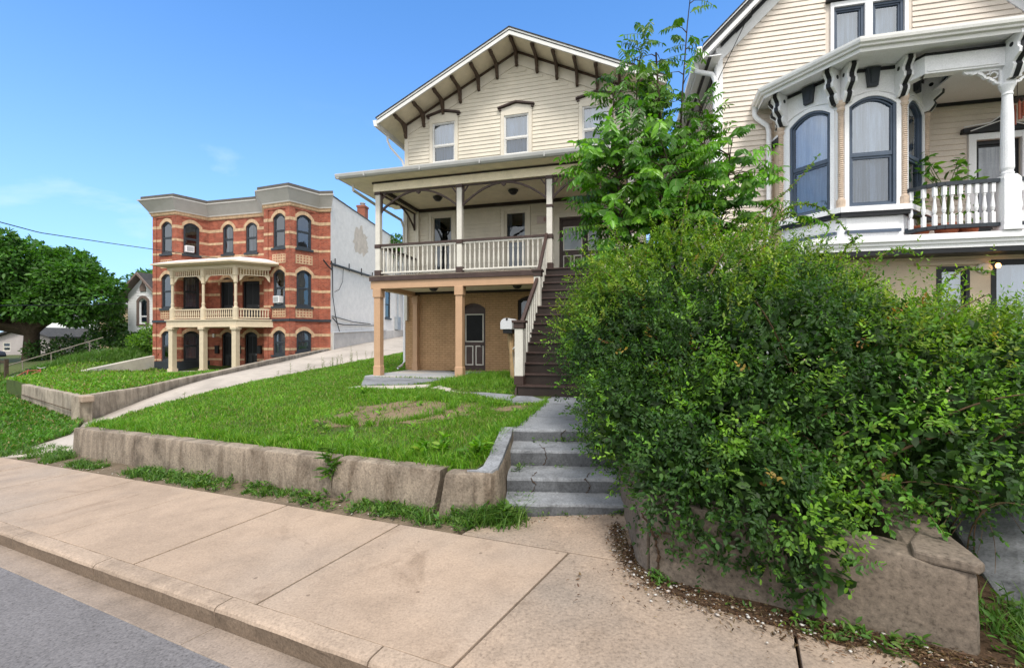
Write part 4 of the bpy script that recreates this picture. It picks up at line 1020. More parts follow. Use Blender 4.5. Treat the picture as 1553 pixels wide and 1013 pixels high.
    fl.build('porch_floor',[M['coolwhite'],M['black'],M['oldbrick']],T,bevel=.004)
    # cable from the gable down to the corner
    cb=MB(); cb.tube([(.95,-.55,8.95),(.5,-.3,8.2),(-.05,-.08,7.05),(-.4,.4,6.3)],.008,6); cb.build('service_cable',M['black'],T)
    return T
VICT=build_right()
vm=VICT.matrix_basis.copy() if False else (Matrix.Translation((4.35,9.5,0))@Matrix.Rotation(R(-13),4,'Z'))
def vw(x,y,z): return tuple(vm@Vector((x,y,z)))
# wind chime hanging from the porch
wc=thing('wind_chime',vw(4.50,-.95,5.62),0,'copper tube wind chime hanging from the white porch ceiling beside the column','wind chime')
b=MB(); b.tube([(0,0,.68),(0,0,.14)],.005,6); b.lathe((0,0,0),[(0,.10),(.09,.10),(.10,.12),(.03,.15),(0,.16)],14); b.build('top_plate',M['dkbrown'],wc)
for k in range(6):
    a=k*math.pi/3; l=(.26,.33,.22,.36,.3,.24)[k]
    b=MB(); b.tube([(.075*math.cos(a),.075*math.sin(a),.06),(.075*math.cos(a),.075*math.sin(a),.06-l)],.017,8); b.tube([(.075*math.cos(a),.075*math.sin(a),.10),(.075*math.cos(a),.075*math.sin(a),.06)],.003,5); b.build('tube',M['copper'],wc)
# ================================================================ GROUND, STREET, WALLS, STEPS
from mathutils.geometry import delaunay_2d_cdt
SA,CA=math.sin(R(26)),math.cos(R(26))
def sn(s,n,dz=0.0): return (-CA*s+SA*n, SA*s+CA*n, -.048*s+.02*n+dz)
def tps(ctrl):
    P=np.array(ctrl,float); n=len(P); X=P[:,:2]
    def U(r2): return np.where(r2>1e-12,.5*r2*np.log(np.maximum(r2,1e-12)),0)
    K=U(((X[:,None]-X[None])**2).sum(-1))+np.eye(n)*.02; Q=np.c_[np.ones(n),X]
    A=np.zeros((n+3,n+3)); A[:n,:n]=K; A[:n,n:]=Q; A[n:,:n]=Q.T
    w=np.linalg.solve(A,np.r_[P[:,2],0,0,0])
    def f(x,y):
        x=np.atleast_1d(np.asarray(x,float)); y=np.atleast_1d(np.asarray(y,float))
        r2=(x[:,None]-X[None,:,0])**2+(y[:,None]-X[None,:,1])**2
        return U(r2)@w[:n]+w[n]+w[n+1]*x+w[n+2]*y
    return f
def inpoly(x,y,poly):
    x=np.asarray(x);y=np.asarray(y); r=np.zeros(x.shape,bool); n=len(poly)
    for i in range(n):
        (x1,y1),(x2,y2)=poly[i][:2],poly[(i+1)%n][:2]
        c=((y1>y)!=(y2>y)); 
        with np.errstate(divide='ignore',invalid='ignore'): xi=(x2-x1)*(y-y1)/(y2-y1)+x1
        r^=c&(x<xi)
    return r
def patch(name,poly,f,mat,step=.4,amp=.02,skirt=.8,kind='structure'):
    B=[]; n=len(poly)
    for i in range(n):
        a,b=poly[i],poly[(i+1)%n]; k=max(1,int(math.hypot(b[0]-a[0],b[1]-a[1])/step))
        for j in range(k): t=j/k; B.append((a[0]+(b[0]-a[0])*t,a[1]+(b[1]-a[1])*t))
    xs=[p[0] for p in poly]; ys=[p[1] for p in poly]
    gx,gy=np.meshgrid(np.arange(min(xs),max(xs),step),np.arange(min(ys),max(ys),step)); gx=gx.ravel()+rng.uniform(-.2,.2,gx.size)*step; gy=gy.ravel()+rng.uniform(-.2,.2,gy.size)*step
    ok=inpoly(gx,gy,poly); ip=list(zip(gx[ok],gy[ok]))
    bv=np.array(B)
    if ip:
        ia=np.array(ip); d=np.min(((ia[:,None]-bv[None])**2).sum(-1),axis=1) if len(ia)*len(bv)<4e6 else np.ones(len(ia))
        ia=ia[d>(step*.45)**2]; ip=[tuple(p) for p in ia]
    nb=len(B); V=[Vector(p) for p in B+ip]
    res=delaunay_2d_cdt(V,[(i,(i+1)%nb) for i in range(nb)],[],1,1e-6)
    vv=np.array([tuple(p) for p in res[0]]); z=f(vv[:,0],vv[:,1])
    z=z+np.array([amp*mnoise.noise((x*.9,y*.9,3.1))+amp*.5*mnoise.noise((x*3,y*3,7)) for x,y in vv])
    V3=[(x,y,zz) for (x,y),zz in zip(vv,z)]; F=[list(q) for q in res[2]]
    # skirt
    ec={}
    for q in F:
        for a,b in zip(q,q[1:]+q[:1]): ec[(a,b)]=1
    be=[(a,b) for (a,b) in ec if (b,a) not in ec]; mp={}
    for a,b in be:
        for k in (a,b):
            if k not in mp: mp[k]=len(V3); V3.append((V3[k][0],V3[k][1],V3[k][2]-skirt))
        F.append([b,a,mp[a],mp[b]])
    me=bpy.data.meshes.new(name); me.from_pydata(V3,[],F); me.materials.append(mat); me.update()
    for p in me.polygons: p.use_smooth=len(p.vertices)==3
    o=bpy.data.objects.new(name,me); link(o); tag(o,kind=kind); return o
# --- far ground sheet
g=MB(); g.quad((-400,-200,-4.0),(400,-200,-4.0),(400,700,-4.0),(-400,700,-4.0)); tag(g.build('ground',M['farground']),kind='structure')
# --- road, gutter, kerb, sidewalk
def strip(name,mat,s0,s1,n0,n1,z0,z1,ns=60,nn=6,amp=0.004):
    m=MB(); 
    for i in range(ns+1):
        for j in range(nn+1):
            s=s0+(s1-s0)*i/ns; t=j/nn; n=n0+(n1-n0)*t; x,y,z=sn(s,n); m.v.append((x,y,z+z0+(z1-z0)*t+amp*mnoise.noise((x*1.3,y*1.3,0))))
    for i in range(ns):
        for j in range(nn): a=i*(nn+1)+j; m.f.append([a,a+1,a+nn+2,a+nn+1]); m.m.append(0)
    return tag(m.build(name,mat,smooth=True),kind='structure')
strip('road',M['asphalt'],-12,60,-9,1.648,-.02,-.128,72,10)
def slab(m,quad,dz_top,th,mi=0):
    """quad of (s,n): block with slightly rounded edge made by the bevel modifier"""
    q=[sn(*p) for p in quad]; t=[(x,y,z+dz_top) for x,y,z in q]; b=[(x,y,z+dz_top-th) for x,y,z in q]
    m.hexa(b+t if True else t,mi)
gp=MB(); js=[-6.6,-4.9,-3.2,-1.5,.1,1.78,3.15,4.83,6.5,8.2]+[9.9+1.7*k for k in range(28)]
for a,b in zip(js,js[1:]):
    a+=.003;b-=.003
    q=[(a,1.64),(b,1.64),(b,1.862),(a,1.862)]; P=[sn(*p) for p in q]; dz=[-.122,-.122,-.14,-.14]
    top=[(p[0],p[1],p[2]+d) for p,d in zip(P,dz)]; bot=[(p[0],p[1],p[2]-.4) for p in P]
    gp.hexa([bot[1],bot[0],bot[3],bot[2],top[1],top[0],top[3],top[2]])
tag(gp.build('gutter',M['gutterc'],bevel=.006),kind='structure')
kb=MB()
for a,b in zip(js,js[1:]):
    a+=.006;b-=.006; k=max(2,int((b-a)/.12))
    # rounded kerb profile swept with a little wear
    prof=[(1.866,-.3),(1.860,-.14),(1.852,-.06),(1.848,-.03),(1.856,-.012),(1.872,-.003),(1.90,0),(1.978,0),(1.978,-.3)]
    base=len(kb.v)
    for i in range(k+1):
        s=a+(b-a)*i/k
        for (n,dz) in prof:
            x,y,z=sn(s,n); w=.004*mnoise.noise((s*4,n*9,dz*9))+(.004*mnoise.noise((s*14,1,dz*20)) if dz>-.1 else 0); p=sn(s,n+w); kb.v.append((p[0],p[1],p[2]+dz+w*.6))
    m=len(prof)
    for i in range(k):
        for j in range(m-1): q=base+i*m+j; kb.f.append([q,q+m,q+m+1,q+1]); kb.m.append(1 if j<3 else 0)
    kb.f.append([base+j for j in range(m)]); kb.f.append([base+k*m+m-1-j for j in range(m)]); kb.m+=[0,0]
tag(kb.build('kerb',[M['kerb'],M['kerbface']],smooth=False),kind='structure')
def swpanels(lst,name,mat):
    m=MB()
    for (f0,f1,b0,b1,n0,n1) in lst:
        q=[(f1,n0),(f0,n0),(b0,n1),(b1,n1)]; slab(m,q,random.uniform(-.003,.003),.25)
    return tag(m.build(name,mat,bevel=.005),kind='structure')
jf=[-8.,-6.6,-5.0,-3.45,-1.88,-.30,1.32,2.906,4.49,6.07,7.66,9.24,10.82]+[12.4+1.58*k for k in range(28)]
jb=[x-.05 for x in jf]; jb[6]=1.155; jb[5]=-.33
g_=.009
P1=[(a+g_,b-g_,c+g_,d-g_,1.985,3.392) for (a,b),(c,d) in zip(zip(jf,jf[1:]),zip(jb,jb[1:])) if a>1]
P2=[(a+g_,b-g_,c+g_,d-g_,1.985,3.392) for (a,b),(c,d) in zip(zip(jf,jf[1:]),zip(jb,jb[1:])) if a<1.]
swpanels(P1,'sidewalk',M['sw'])
P2.append((.62,2.16,.62,1.98,3.408,4.35)); swpanels(P2,'sidewalk',M['sw2'])
ub=MB(); q=[sn(-9,1.97),sn(60,1.97),sn(60,3.45),sn(2.3,3.45),sn(2.1,4.3),sn(.5,4.3),sn(-9,3.6)]; ub.poly([(x,y,z-.14) for x,y,z in q][::-1]); tag(ub.build('soil_bed',M['dirt']),kind='structure')

# --- swept concrete walls
def swall(name,path,th,mat,parent,amp=.012,cap=.03,lean=0,step=.09,seed=0,ragged=None,found=.25):
    """path of (x,y,zbottom,ztop); thickness to the left of travel; rounded top edges"""
    pts=[]; 
    for a,b in zip(path,path[1:]):
        L=math.hypot(b[0]-a[0],b[1]-a[1]); k=max(1,int(L/step))
        for i in range(k): t=i/k; pts.append([a[j]+(b[j]-a[j])*t for j in range(4)])
    pts.append(list(path[-1])); m=MB(); n=len(pts); M_=None
    for i,p in enumerate(pts):
        a=pts[max(0,i-1)]; b=pts[min(n-1,i+1)]; d=Vector((b[0]-a[0],b[1]-a[1])).normalized(); nl=Vector((-d.y,d.x))
        zb,zt=p[2]-found,p[3]; h=zt-p[2]
        pr=[(0,zb)]+[(.0+lean*k/6*h,p[2]+(h-cap)*k/6) for k in range(0,7)]+[(cap*.3+lean*h,zt-cap*.3),(cap+lean*h,zt),(th*.5,zt+.003),(th-cap,zt),(th,zt-cap),(th,zb)]
        M_=len(pr)
        for k,(o,z) in enumerate(pr):
            w=amp*mnoise.noise((p[0]*1.7+seed,p[1]*1.7,z*2.5))+amp*.6*mnoise.noise((p[0]*7+seed,p[1]*7,z*9))
            wz=amp*.5*mnoise.noise((p[0]*3,p[1]*3,seed+5))
            rg=ragged(z,k) if ragged and i in(0,n-1) else 0
            m.v.append((p[0]+nl.x*(o+w)+d.x*rg,p[1]+nl.y*(o+w)+d.y*rg,z+(wz if k>5 and k<M_-1 else 0)))
    for i in range(n-1):
        for k in range(M_-1): q=i*M_+k; m.f.append([q,q+M_,q+M_+1,q+1]); m.m.append(0)
    m.f.append([k for k in range(M_)]); m.f.append([(n-1)*M_+M_-1-k for k in range(M_)]); m.m+=[0,0]
    o=m.build(name,mat,parent); 
    me=o.data; me.polygons.foreach_set('use_smooth',[len(p.vertices)==4 for p in me.polygons]); me.set_sharp_from_angle(angle=R(38)); return o
zp=lambda x,y: -.048*(-CA*x+SA*y)+.02*(SA*x+CA*y)
LW=thing('retaining_wall',(-4.3,6.4,0),0,'long low stained concrete retaining wall holding up the lawn beside the sidewalk','retaining wall')
def rel(l,o): return [(x-o[0],y-o[1],a,b) for x,y,a,b in l]
o_=(-4.3,6.4)
A_=(-8.19,8.36); B_=(-.56,4.41)
ln=lambda t:(A_[0]+(B_[0]-A_[0])*t,A_[1]+(B_[1]-A_[1])*t)
zt_=lambda t:.05+(.385-.05)*t
def wseg(t0,t1,seed,lean=.03,ragged=None):
    P=[]
    for i in range(5):
        t=t0+(t1-t0)*i/4; x,y=ln(t); P.append((x,y,zp(x,y)-.03,zt_(t)))
    return swall('wall_segment',rel(P,o_),.24,M['oldconc'],LW,.005,.025,lean,seed=seed,ragged=ragged)
# t of the joint seen at the weeds, and the leaning cracked corner
wseg(0,.797,1); wseg(.8005,.972,2,.07,lambda z,k:.17*(z-.12)+.02*mnoise.noise((z*9,1,2)))
P=[(-.70,4.47,-.06,.375),(-.56,4.40,-.05,.385),(-.34,4.325,-.04,.40),(-.20,4.325,-.03,.41),(-.115,4.40,-.03,.43),(-.075,4.55,-.02,.46),(-.03,4.80,-.02,.53),(.01,5.1,0,.58),(.04,5.52,.1,.615)]
cs=swall('wall_segment',rel(P,o_),.22,M['oldconc'],LW,.008,.05,.05,.05,3,lambda z,k:.17*(z-.2)); cs['label']='cracked corner block with blue-grey painted top'
pt=MB()   # worn blue-grey paint on the corner top
T_=[(-.30,4.39,.407),(-.20,4.37,.412),(-.14,4.43,.43),(-.10,4.6,.472),(-.055,4.85,.54),(-.01,5.15,.592),(.015,5.48,.62)]
for a,b in zip(T_,T_[1:]):
    e=lambda p,k:(p[0]-.15*k-o_[0],p[1]+.05*k-o_[1],p[2]+.011)
    pt.hexa([(x,y,z-.05) for x,y,z in (e(a,0),e(b,0),e(b,1),e(a,1))]+[e(a,0),e(b,0),e(b,1),e(a,1)])
pt.build('painted_cap',M['blueconc'],LW,bevel=.012)
# left block wall with corner
o2=(-14,14.5)
BW=thing('retaining_wall',(o2[0],o2[1],0),0,'grey board-marked concrete retaining wall around the brick house lawn, left of the driveway','retaining wall')
P=[(-18.0,16.45,-.60,.06),(-16,15.2,-.62,.05),(-14,14.0,-.70,.045),(-12.55,13.05,-.76,.04)]
swall('wall_segment',rel(P,o2),.25,M['blockconc'],BW,.01,.02,0,.15,5)
P=[(-12.54,13.0,-.77,.05),(-12.42,15.1,-.3,.11),(-12.32,17,.02,.27),(-12.2,18.6,.22,.37),(-11.98,22.8,.52,.74),(-11.75,26.5,.85,1.0),(-11.66,28.6,1.05,1.12)]
swall('wall_segment',rel(P,o2),.25,M['blockconc'],BW,.01,.02,0,.2,6)
cp=MB(); cp.obox((-12.47-o2[0],13.12-o2[1],-.03),(.34,.3,.19),R(-28)); cp.build('corner_stone',M['kerb'],BW,bevel=.03)
cl=MB()
for k in range(5): pass
for a,b in (((-17.9,16.37),(-12.58,13.03)),): cl.beam((a[0]-o2[0],a[1]-o2[1]-.012,-.30),(b[0]-o2[0],b[1]-o2[1]-.012,-.42),.02,.012)
cl.build('board_mark',M['dirt'],BW)
# right wall
o3=(1.6,2.9)
RW=thing('retaining_wall',(o3[0],o3[1],0),0,'cracked brown-grey concrete retaining wall under the overgrown shrub, right of the concrete steps','retaining wall')
P=[(1.22,5.6,.05,.66),(1.14,4.9,.04,.64),(1.05,4.2,.03,.62),(.97,3.6,.02,.60),(.925,3.38,.02,.60),(.93,3.27,.03,.60),(.955,3.19,.03,.60)]
swall('wall_segment',rel(P,o3),.26,M['oldconc2'],RW,.008,.03,.04,.05,8,lambda z,k:.06*mnoise.noise((z*7,2,1)))
P=[(.972,3.16,.03,.595),(1.10,3.03,.04,.59),(1.35,2.86,.05,.58),(1.7,2.64,.07,.565),(2.05,2.42,.09,.545),(2.27,2.28,.11,.525),(2.33,2.245,.11,.52),(2.37,2.27,.12,.52),(2.44,2.4,.12,.525),(2.62,2.8,.15,.6),(2.9,3.5,.2,.65)]
swall('wall_segment',rel(P,o3),.26,M['oldconc2'],RW,.008,.022,.03,.05,9,lambda z,k:.06*mnoise.noise((z*7,2,1)))
P=[(2.17,2.36,.47,.583),(2.26,2.29,.50,.582),(2.345,2.24,.515,.578),(2.385,2.275,.515,.578),(2.45,2.4,.52,.585)]
m=MB(); rq=random.Random(3); out=[(2.15,2.40),(2.20,2.335),(2.26,2.30),(2.335,2.225),(2.385,2.262),(2.43,2.38),(2.52,2.60),(2.40,2.66),(2.28,2.55),(2.22,2.50)]
m.extr([(x-o3[0]+rq.uniform(-.008,.008),y-o3[1]+rq.uniform(-.008,.008),.524) for x,y in out],(0,0,.055)); m.build('cap_slab',M['oldconc2'],RW,bevel=.014)
ck=MB()
def crack(pts,r=.006):
    pts2=[]
    for a,b in zip(pts,pts[1:]):
        for i in range(6):
            t=i/6; pts2.append(tuple(a[j]+(b[j]-a[j])*t+random.uniform(-.008,.008) for j in range(3)))
    pts2.append(pts[-1]); ck.tube([(x-o3[0],y-o3[1],z) for x,y,z in pts2],[r*random.uniform(.5,1.6) for _ in pts2],5)
fx=lambda u,z:(.976+u*.82,3.131-u*.56,z)
crack([(.930,3.21,.47),(.952,3.155,.40),fx(.03,.30),fx(.045,.2),fx(.03,.05)],.008); crack([fx(.02,.31),fx(.07,.38),fx(.16,.36),fx(.30,.37)],.006); crack([(.930,3.21,.47),fx(.0,.52),fx(.09,.57)],.006)
ck.build('crack',M['dirt'],RW)
# --- entry steps
o4=(.55,4.85); ST=thing('concrete_steps',(o4[0],o4[1],0),R(-3),'worn blue-grey painted concrete steps climbing from the sidewalk between the two low walls','steps')
def stepblock(x0,x1,y0,y1,z0,z1,seed):
    m=MB(); nx,ny=26,10; 
    prof=[(y0,z0)]+[(y0+.004*math.sin(k*2.1),z0+(z1-.03-z0)*k/3) for k in range(1,4)]+[(y0+.008,z1-.01),(y0+.03,z1)]+[(y0+.03+(y1-y0-.03)*k/5,z1+.006*k/5) for k in range(1,6)]+[(y1,z0)]
    L=len(prof)
    for i in range(nx+1):
        x=x0+(x1-x0)*i/nx
        for k,(y,z) in enumerate(prof):
            w=.008*mnoise.noise((x*5,y*7+seed,z*8)); w2=.006*mnoise.noise((x*17,seed,z*30)); chip=.022*max(0,mnoise.noise((x*6+seed*3,2.2,1))-.25) if k in(4,5) else 0
            m.v.append((x,y+w+w2+chip,z+w*.6-chip))
    for i in range(nx):
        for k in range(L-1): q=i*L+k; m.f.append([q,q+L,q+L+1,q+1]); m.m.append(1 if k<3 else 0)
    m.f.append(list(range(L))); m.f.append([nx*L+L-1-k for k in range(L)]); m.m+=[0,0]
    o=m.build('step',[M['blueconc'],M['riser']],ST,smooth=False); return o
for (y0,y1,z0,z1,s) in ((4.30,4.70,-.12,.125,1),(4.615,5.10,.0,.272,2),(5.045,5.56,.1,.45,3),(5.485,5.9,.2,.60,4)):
    stepblock(-.04-o4[0],1.2-o4[0],y0-o4[1],y1-o4[1],z0,z1,s)
sc=MB()
def scr(pts):
    P=[]
    for a,b in zip(pts,pts[1:]):
        for i in range(5): t=i/5; P.append(tuple(a[j]+(b[j]-a[j])*t+(random.uniform(-.01,.01) if j!=1 else 0) for j in range(3)))
    P.append(pts[-1]); sc.tube([(x-o4[0],y-o4[1],z) for x,y,z in P],[random.uniform(.002,.006) for _ in P],4)
for x in (.22,.78): 
    scr([(x,4.607,.13),(x+.04,4.607,.20),(x-.02,4.612,.272),(x+.05,4.8,.279)])
for x in (.6,): scr([(x,5.478,.46),(x-.03,5.478,.54),(x+.03,5.49,.605)])
scr([(.35,5.04,.3),(.38,5.04,.38),(.36,5.05,.455),(.3,5.3,.46)])
sc.build('crack',M['dirt'],ST)
# --- walkway, pad
def flat(name,poly,z,th,mat,bev=.01):
    m=MB(); m.extr([(x,y,z-th) for x,y in poly],(0,0,th)); o=m.build(name,mat,bevel=bev); tag(o,kind='structure'); return o
flat('path',[(.045,5.60),(1.3,5.52),(1.75,7.2),(2.0,8.75),(.80,9.0),(.45,7.3)],.602,.2,M['blueconc'])
TM=Matrix.Translation((-3.66,15.40,0))@Matrix.Rotation(R(-15.1),4,'Z')
tw=lambda x,y:tuple((TM@Vector((x,y,0)))[:2])
flat('porch_pad',[tw(.12,-2.62),tw(2.75,-2.62),tw(3.2,-.9),tw(6.6,-.55),tw(6.6,.0),tw(.1,0)],.665,.2,M['slabc'])
flat('porch_pad',[(-3.55,10.55),(-2.45,10.75),(-1.85,11.45),(-1.45,12.0),tw(.12,-2.63)],.64,.2,M['blueconc'])
flat('porch_pad',[(-3.75,10.25),(-2.6,9.95),(-1.9,10.2),(-1.9,11.0),(-2.4,10.72),(-3.6,10.5)],.615,.2,M['slabc'])
for pl in ([(-1.88,10.15),(-1.3,9.45),(-.85,9.2),(-1.05,9.55),(-1.75,10.85)],[(-.82,9.18),(-.42,8.55),(-.05,8.45),(.05,8.95),(-.55,9.35),(-1.0,9.55)],[(-.38,8.5),(.0,7.85),(.55,7.9),(.72,8.9),(.1,8.9),(.0,8.42)]):
    flat('path',pl,.60,.15,M['slabc'] if pl[0][0]<-1 else M['blueconc'],.015)
# --- lawns, driveway
lawn_ctrl=[(-8.1,8.5,.02),(-6,7.4,.10),(-4,6.4,.19),(-2,5.4,.28),(-.6,4.75,.36),(-.25,5.0,.46),(-.05,5.6,.56),(.4,7.3,.57),(-7.9,11.9,.33),(-7.6,16.3,.52),(-6.2,25,.93),(-3.6,10.5,.57),(-1.5,9.5,.58),(0,9.4,.60),(.4,11,.62),(-3.8,13.2,.62),(-3.7,15.4,.63),(-4,20,.8),(-2,7.8,.48),(-5,9.5,.42),(-1.5,12,.62),(3,9,.6),(3,12,.63)]
lawn_f=tps(lawn_ctrl)
lawn_poly=[(-8.05,8.56),(-.62,4.72),(-.36,4.58),(-.24,4.80),(-.16,5.1),(-.1,5.58),(.05,5.62),(.5,7.3),(.9,9.3),(3.2,9.2),(3.2,13.6),(-3.66,15.4),(-3.66+2.9,15.4+10.6),(-6.0,27),(-7.55,16.3),(-7.9,11.9),(-8.15,9.6)]
patch('lawn',lawn_poly,lawn_f,M['turf'],.3,.03,.7)
dctrl=[(-9.7,8.6,-.53),(-10.7,10.9,-.60),(-12.5,13.1,-.72),(-12.4,15,-.32),(-12.3,17,.03),(-12.1,18.6,.21),(-11.95,22.8,.53),(-11.65,28.6,1.06),(-10.2,42.6,2.05),(-8.7,58,3.1),(-8.2,8.5,-.46),(-8.2,10.5,-.38),(-8.1,13,-.12),(-7.6,17,.12),(-7.0,22.8,.5),(-6.0,28.5,1.0),(-4,43,2.0),(-2,58,3.)]
drive_f=tps(dctrl)
patch('driveway',[(-9.75,8.5),(-8.22,8.42),(-8.3,10.5),(-8.1,13),(-7.5,17),(-6.9,22.8),(-5.5,28.5),(-1,43),(2,58),(-8.7,58),(-10.2,42.6),(-11.5,28.6),(-11.85,22.8),(-12.1,18.6),(-12.2,17),(-12.3,15),(-12.5,13.1),(-10.75,10.9)],drive_f,M['drive'],.6,.01,.6)
flat_=tps([(-9.7,8.55,-.53),(-10.7,10.9,-.58),(-12.5,13,-.70),(-18,16.4,-.54),(-13,10.2,-.66),(-20,13.6,-.9),(-30,18.5,-1.3),(-25,25,-.5),(-34,28,-.3),(-45,26,-1.5),(-50,34,-.6),(-18,18,-.5),(-30,27,-.55)])
lower_poly=[(-9.75,8.6),(-10.75,10.9),(-12.5,13.05),(-18,16.45),(-22,19.5),(-30,27.1),(-36,30),(-55,36),(-52,28.8),(-30,18.1),(-18,12.25)]
patch('lawn',lower_poly,flat_,M['turf'],.5,.06,1.2)
up_ctrl=[(-12.5,13.1,.0),(-17.9,16.4,.03),(-12,22.8,.2),(-12.5,27,-.25),(-16,26,-.33),(-20,27.5,-.34),(-24,29.3,-.28),(-20,22,-.05),(-27,30.5,.95),(-24.6,31.5,.75),(-29.8,27,-.6),(-23,20.3,-.12),(-26,24.5,-.35),(-27,27.5,.2),(-16,18,.1)]
up_f=tps(up_ctrl); up_poly=[(-12.68,13.3),(-17.9,16.6),(-23,20.4),(-29.9,27.0),(-27.2,30.8),(-24,33),(-20,33),(-12.0,28.2),(-12.22,22.8),(-12.5,17)]
patch('lawn',up_poly,up_f,M['turf'],.5,.05,1.2)
far_f=tps([(-30,27.2,-.6),(-36,30,-.25),(-55,36,-.5),(-36,34,.15),(-27,31,.9),(-24,34,.8),(-30,45,.6),(-60,60,.3),(-20,60,1.5),(-90,80,0),(-12,80,3)])
patch('far_yard',[(-29.9,27.1),(-36,30),(-55,36),(-95,60),(-95,95),(-9,95),(-8.8,58),(-10.4,46),(-22,46),(-24.2,33),(-27.2,30.8)],far_f,M['farground'],3,.1,3)
back_f=tps([(-6,27,.9),(-2,40,1.7),(0,58,2.8),(20,58,3),(35,20,.9),(6,13,.6),(35,8,.5),(4,26,.9),(20,14,.7),(3.2,9.4,.56),(8,5,.4)])
patch('back_yard',[(3.2,9.3),(2.0,9.0),(1.35,5.6),(1.25,4.6),(1.1,3.3),(2.2,2.65),(2.75,3.6),(3.3,5),(6,6),(12,5),(35,5),(35,60),(1.8,58),(-1,43),(-5.4,28.5),(-1.0,25.5),(3.6,24),(3.2,13.6)],back_f,M['turf'],.8,.03,1.0)
# soil strip at the foot of the long wall
st_f=lambda x,y: np.array([-.048*(-CA*a+SA*b)+.02*(SA*a+CA*b)-.012 for a,b in zip(np.atleast_1d(x),np.atleast_1d(y))])
strip_poly=[sn(s,3.41)[:2] for s in (12.2,9,6,4,2.25)]+[(-.1,4.3),(-.30,4.42),(-.56,4.52),(-8.19,8.5),(-9.3,8.75)]
patch('verge',strip_poly[::-1],st_f,M['verge'],.15,.02,.2)
# right dirt strip, drive beyond the wall end
dirt_poly=[(.86,3.62),(.80,3.32),(.93,3.05),(1.15,2.80),(1.5,2.55),(1.95,2.22),(2.3,2.0),(2.75,1.85),(3.6,2.2),(3.0,3.0),(2.42,2.35),(2.3,2.34),(1.1,3.12),(.99,3.25),(1.0,3.62)]
dirt_f=lambda x,y: st_f(x,y)+.018
patch('dirt_strip',dirt_poly,dirt_f,M['dirt'],.06,.02,.04)
rs=MB(); rs.hexa([(2.74,2.40,-.1),(3.30,2.10,-.1),(4.95,4.5,-.1),(4.1,4.6,-.1),(2.74,2.40,.12),(3.30,2.10,.26),(4.95,4.5,.72),(4.1,4.6,.40)]); 
RS=rs.build('curb_wall',M['blueconc'],bevel=.02); tag(RS,'sloping blue-grey painted concrete curb wall behind bare vines at the right edge','curb wall')
flat('side_drive',[(3.06,2.1),(5.5,1.2),(8.5,4.6),(4.8,4.62)],.16,.3,M['slabc'])
flat('side_drive',[(2.3,1.9),(3.0,2.05),(5.5,1.18),(5.5,-1.5)],.10,.3,M['sw2'])
# ramp kerb and pipe handrail going up to the white cottage
rk_=MB(); pts=[(-29.6,26.6,-.55),(-28.9,28.2,.1),(-27.6,30.4,1.0)]
RP=thing('concrete_path_edge',(-28.6,28.4,0),0,'thin concrete path edge climbing the weedy bank toward the white cottage','path edge')
m=MB()
for a,b in zip(pts,pts[1:]): m.beam((a[0]+28.6,a[1]-28.4,a[2]-.05),(b[0]+28.6,b[1]-28.4,b[2]-.05),.35,.22)
m.build('edge_slab',M['slabc'],RP)
M['rustrail']=paint('rusty_pipe',(.23,.20,.17),.6,.2,6)
HR=thing('handrail',(-28.9,28.6,0),0,'bare grey pipe handrail sloping up beside the path to the white cottage','handrail')
m=MB(); L=[(-30.4,26.9,.1),(-29.2,28.4,.85),(-27.9,30.6,1.85)]; m.tube([(x+28.9,y-28.6,z) for x,y,z in L],.032,8); m.build('rail',M['rustrail'],HR,smooth=True)
for t in (.18,.5,.86):
    i=0 if t<.5 else 1; u=(t*2)%1 if t!=.5 else 0; a,b=L[i],L[i+1]; p=[a[k]+(b[k]-a[k])*u for k in range(3)]
    m=MB(); m.tube([(p[0]+28.9,p[1]-28.6,p[2]),(p[0]+28.95,p[1]-28.6,p[2]-1.0)],.028,8); m.build('post',M['rustrail'],HR)
cw=MB(); cw.hexa([(-25.6,26.5,-.6),(-25.2,26.4,-.6),(-23.6,30.2,-.6),(-24,30.4,-.6),(-25.6,26.5,-.12),(-25.2,26.4,-.12),(-23.6,30.2,.72),(-24,30.4,.72)]); tag(cw.build('stair_wall',M['slabc'],bevel=.02),'short sloping concrete stair wall in the grass beside the brick house corner','stair wall')
flat('path',[(-16.8,16.3),(-16.4,16.0),(-19.5,24.5),(-20.3,24.6)],.075,.1,M['slabc']) if 0 else None
gp_=MB(); zz=lambda x,y: float(up_f(x,y)[0])+.03
for (a,b) in (((-16.2,15.9),(-17.3,19.5)),((-17.3,19.5),(-18.4,23.5))):
    d=(b[0]-a[0],b[1]-a[1]); gp_.hexa([(a[0]-.2,a[1],zz(*a)-.2),(a[0]+.2,a[1],zz(*a)-.2),(b[0]+.2,b[1],zz(*b)-.2),(b[0]-.2,b[1],zz(*b)-.2),(a[0]-.2,a[1],zz(*a)),(a[0]+.2,a[1],zz(*a)),(b[0]+.2,b[1],zz(*b)),(b[0]-.2,b[1],zz(*b))])
tag(gp_.build('path',M['slabc']),kind='structure')
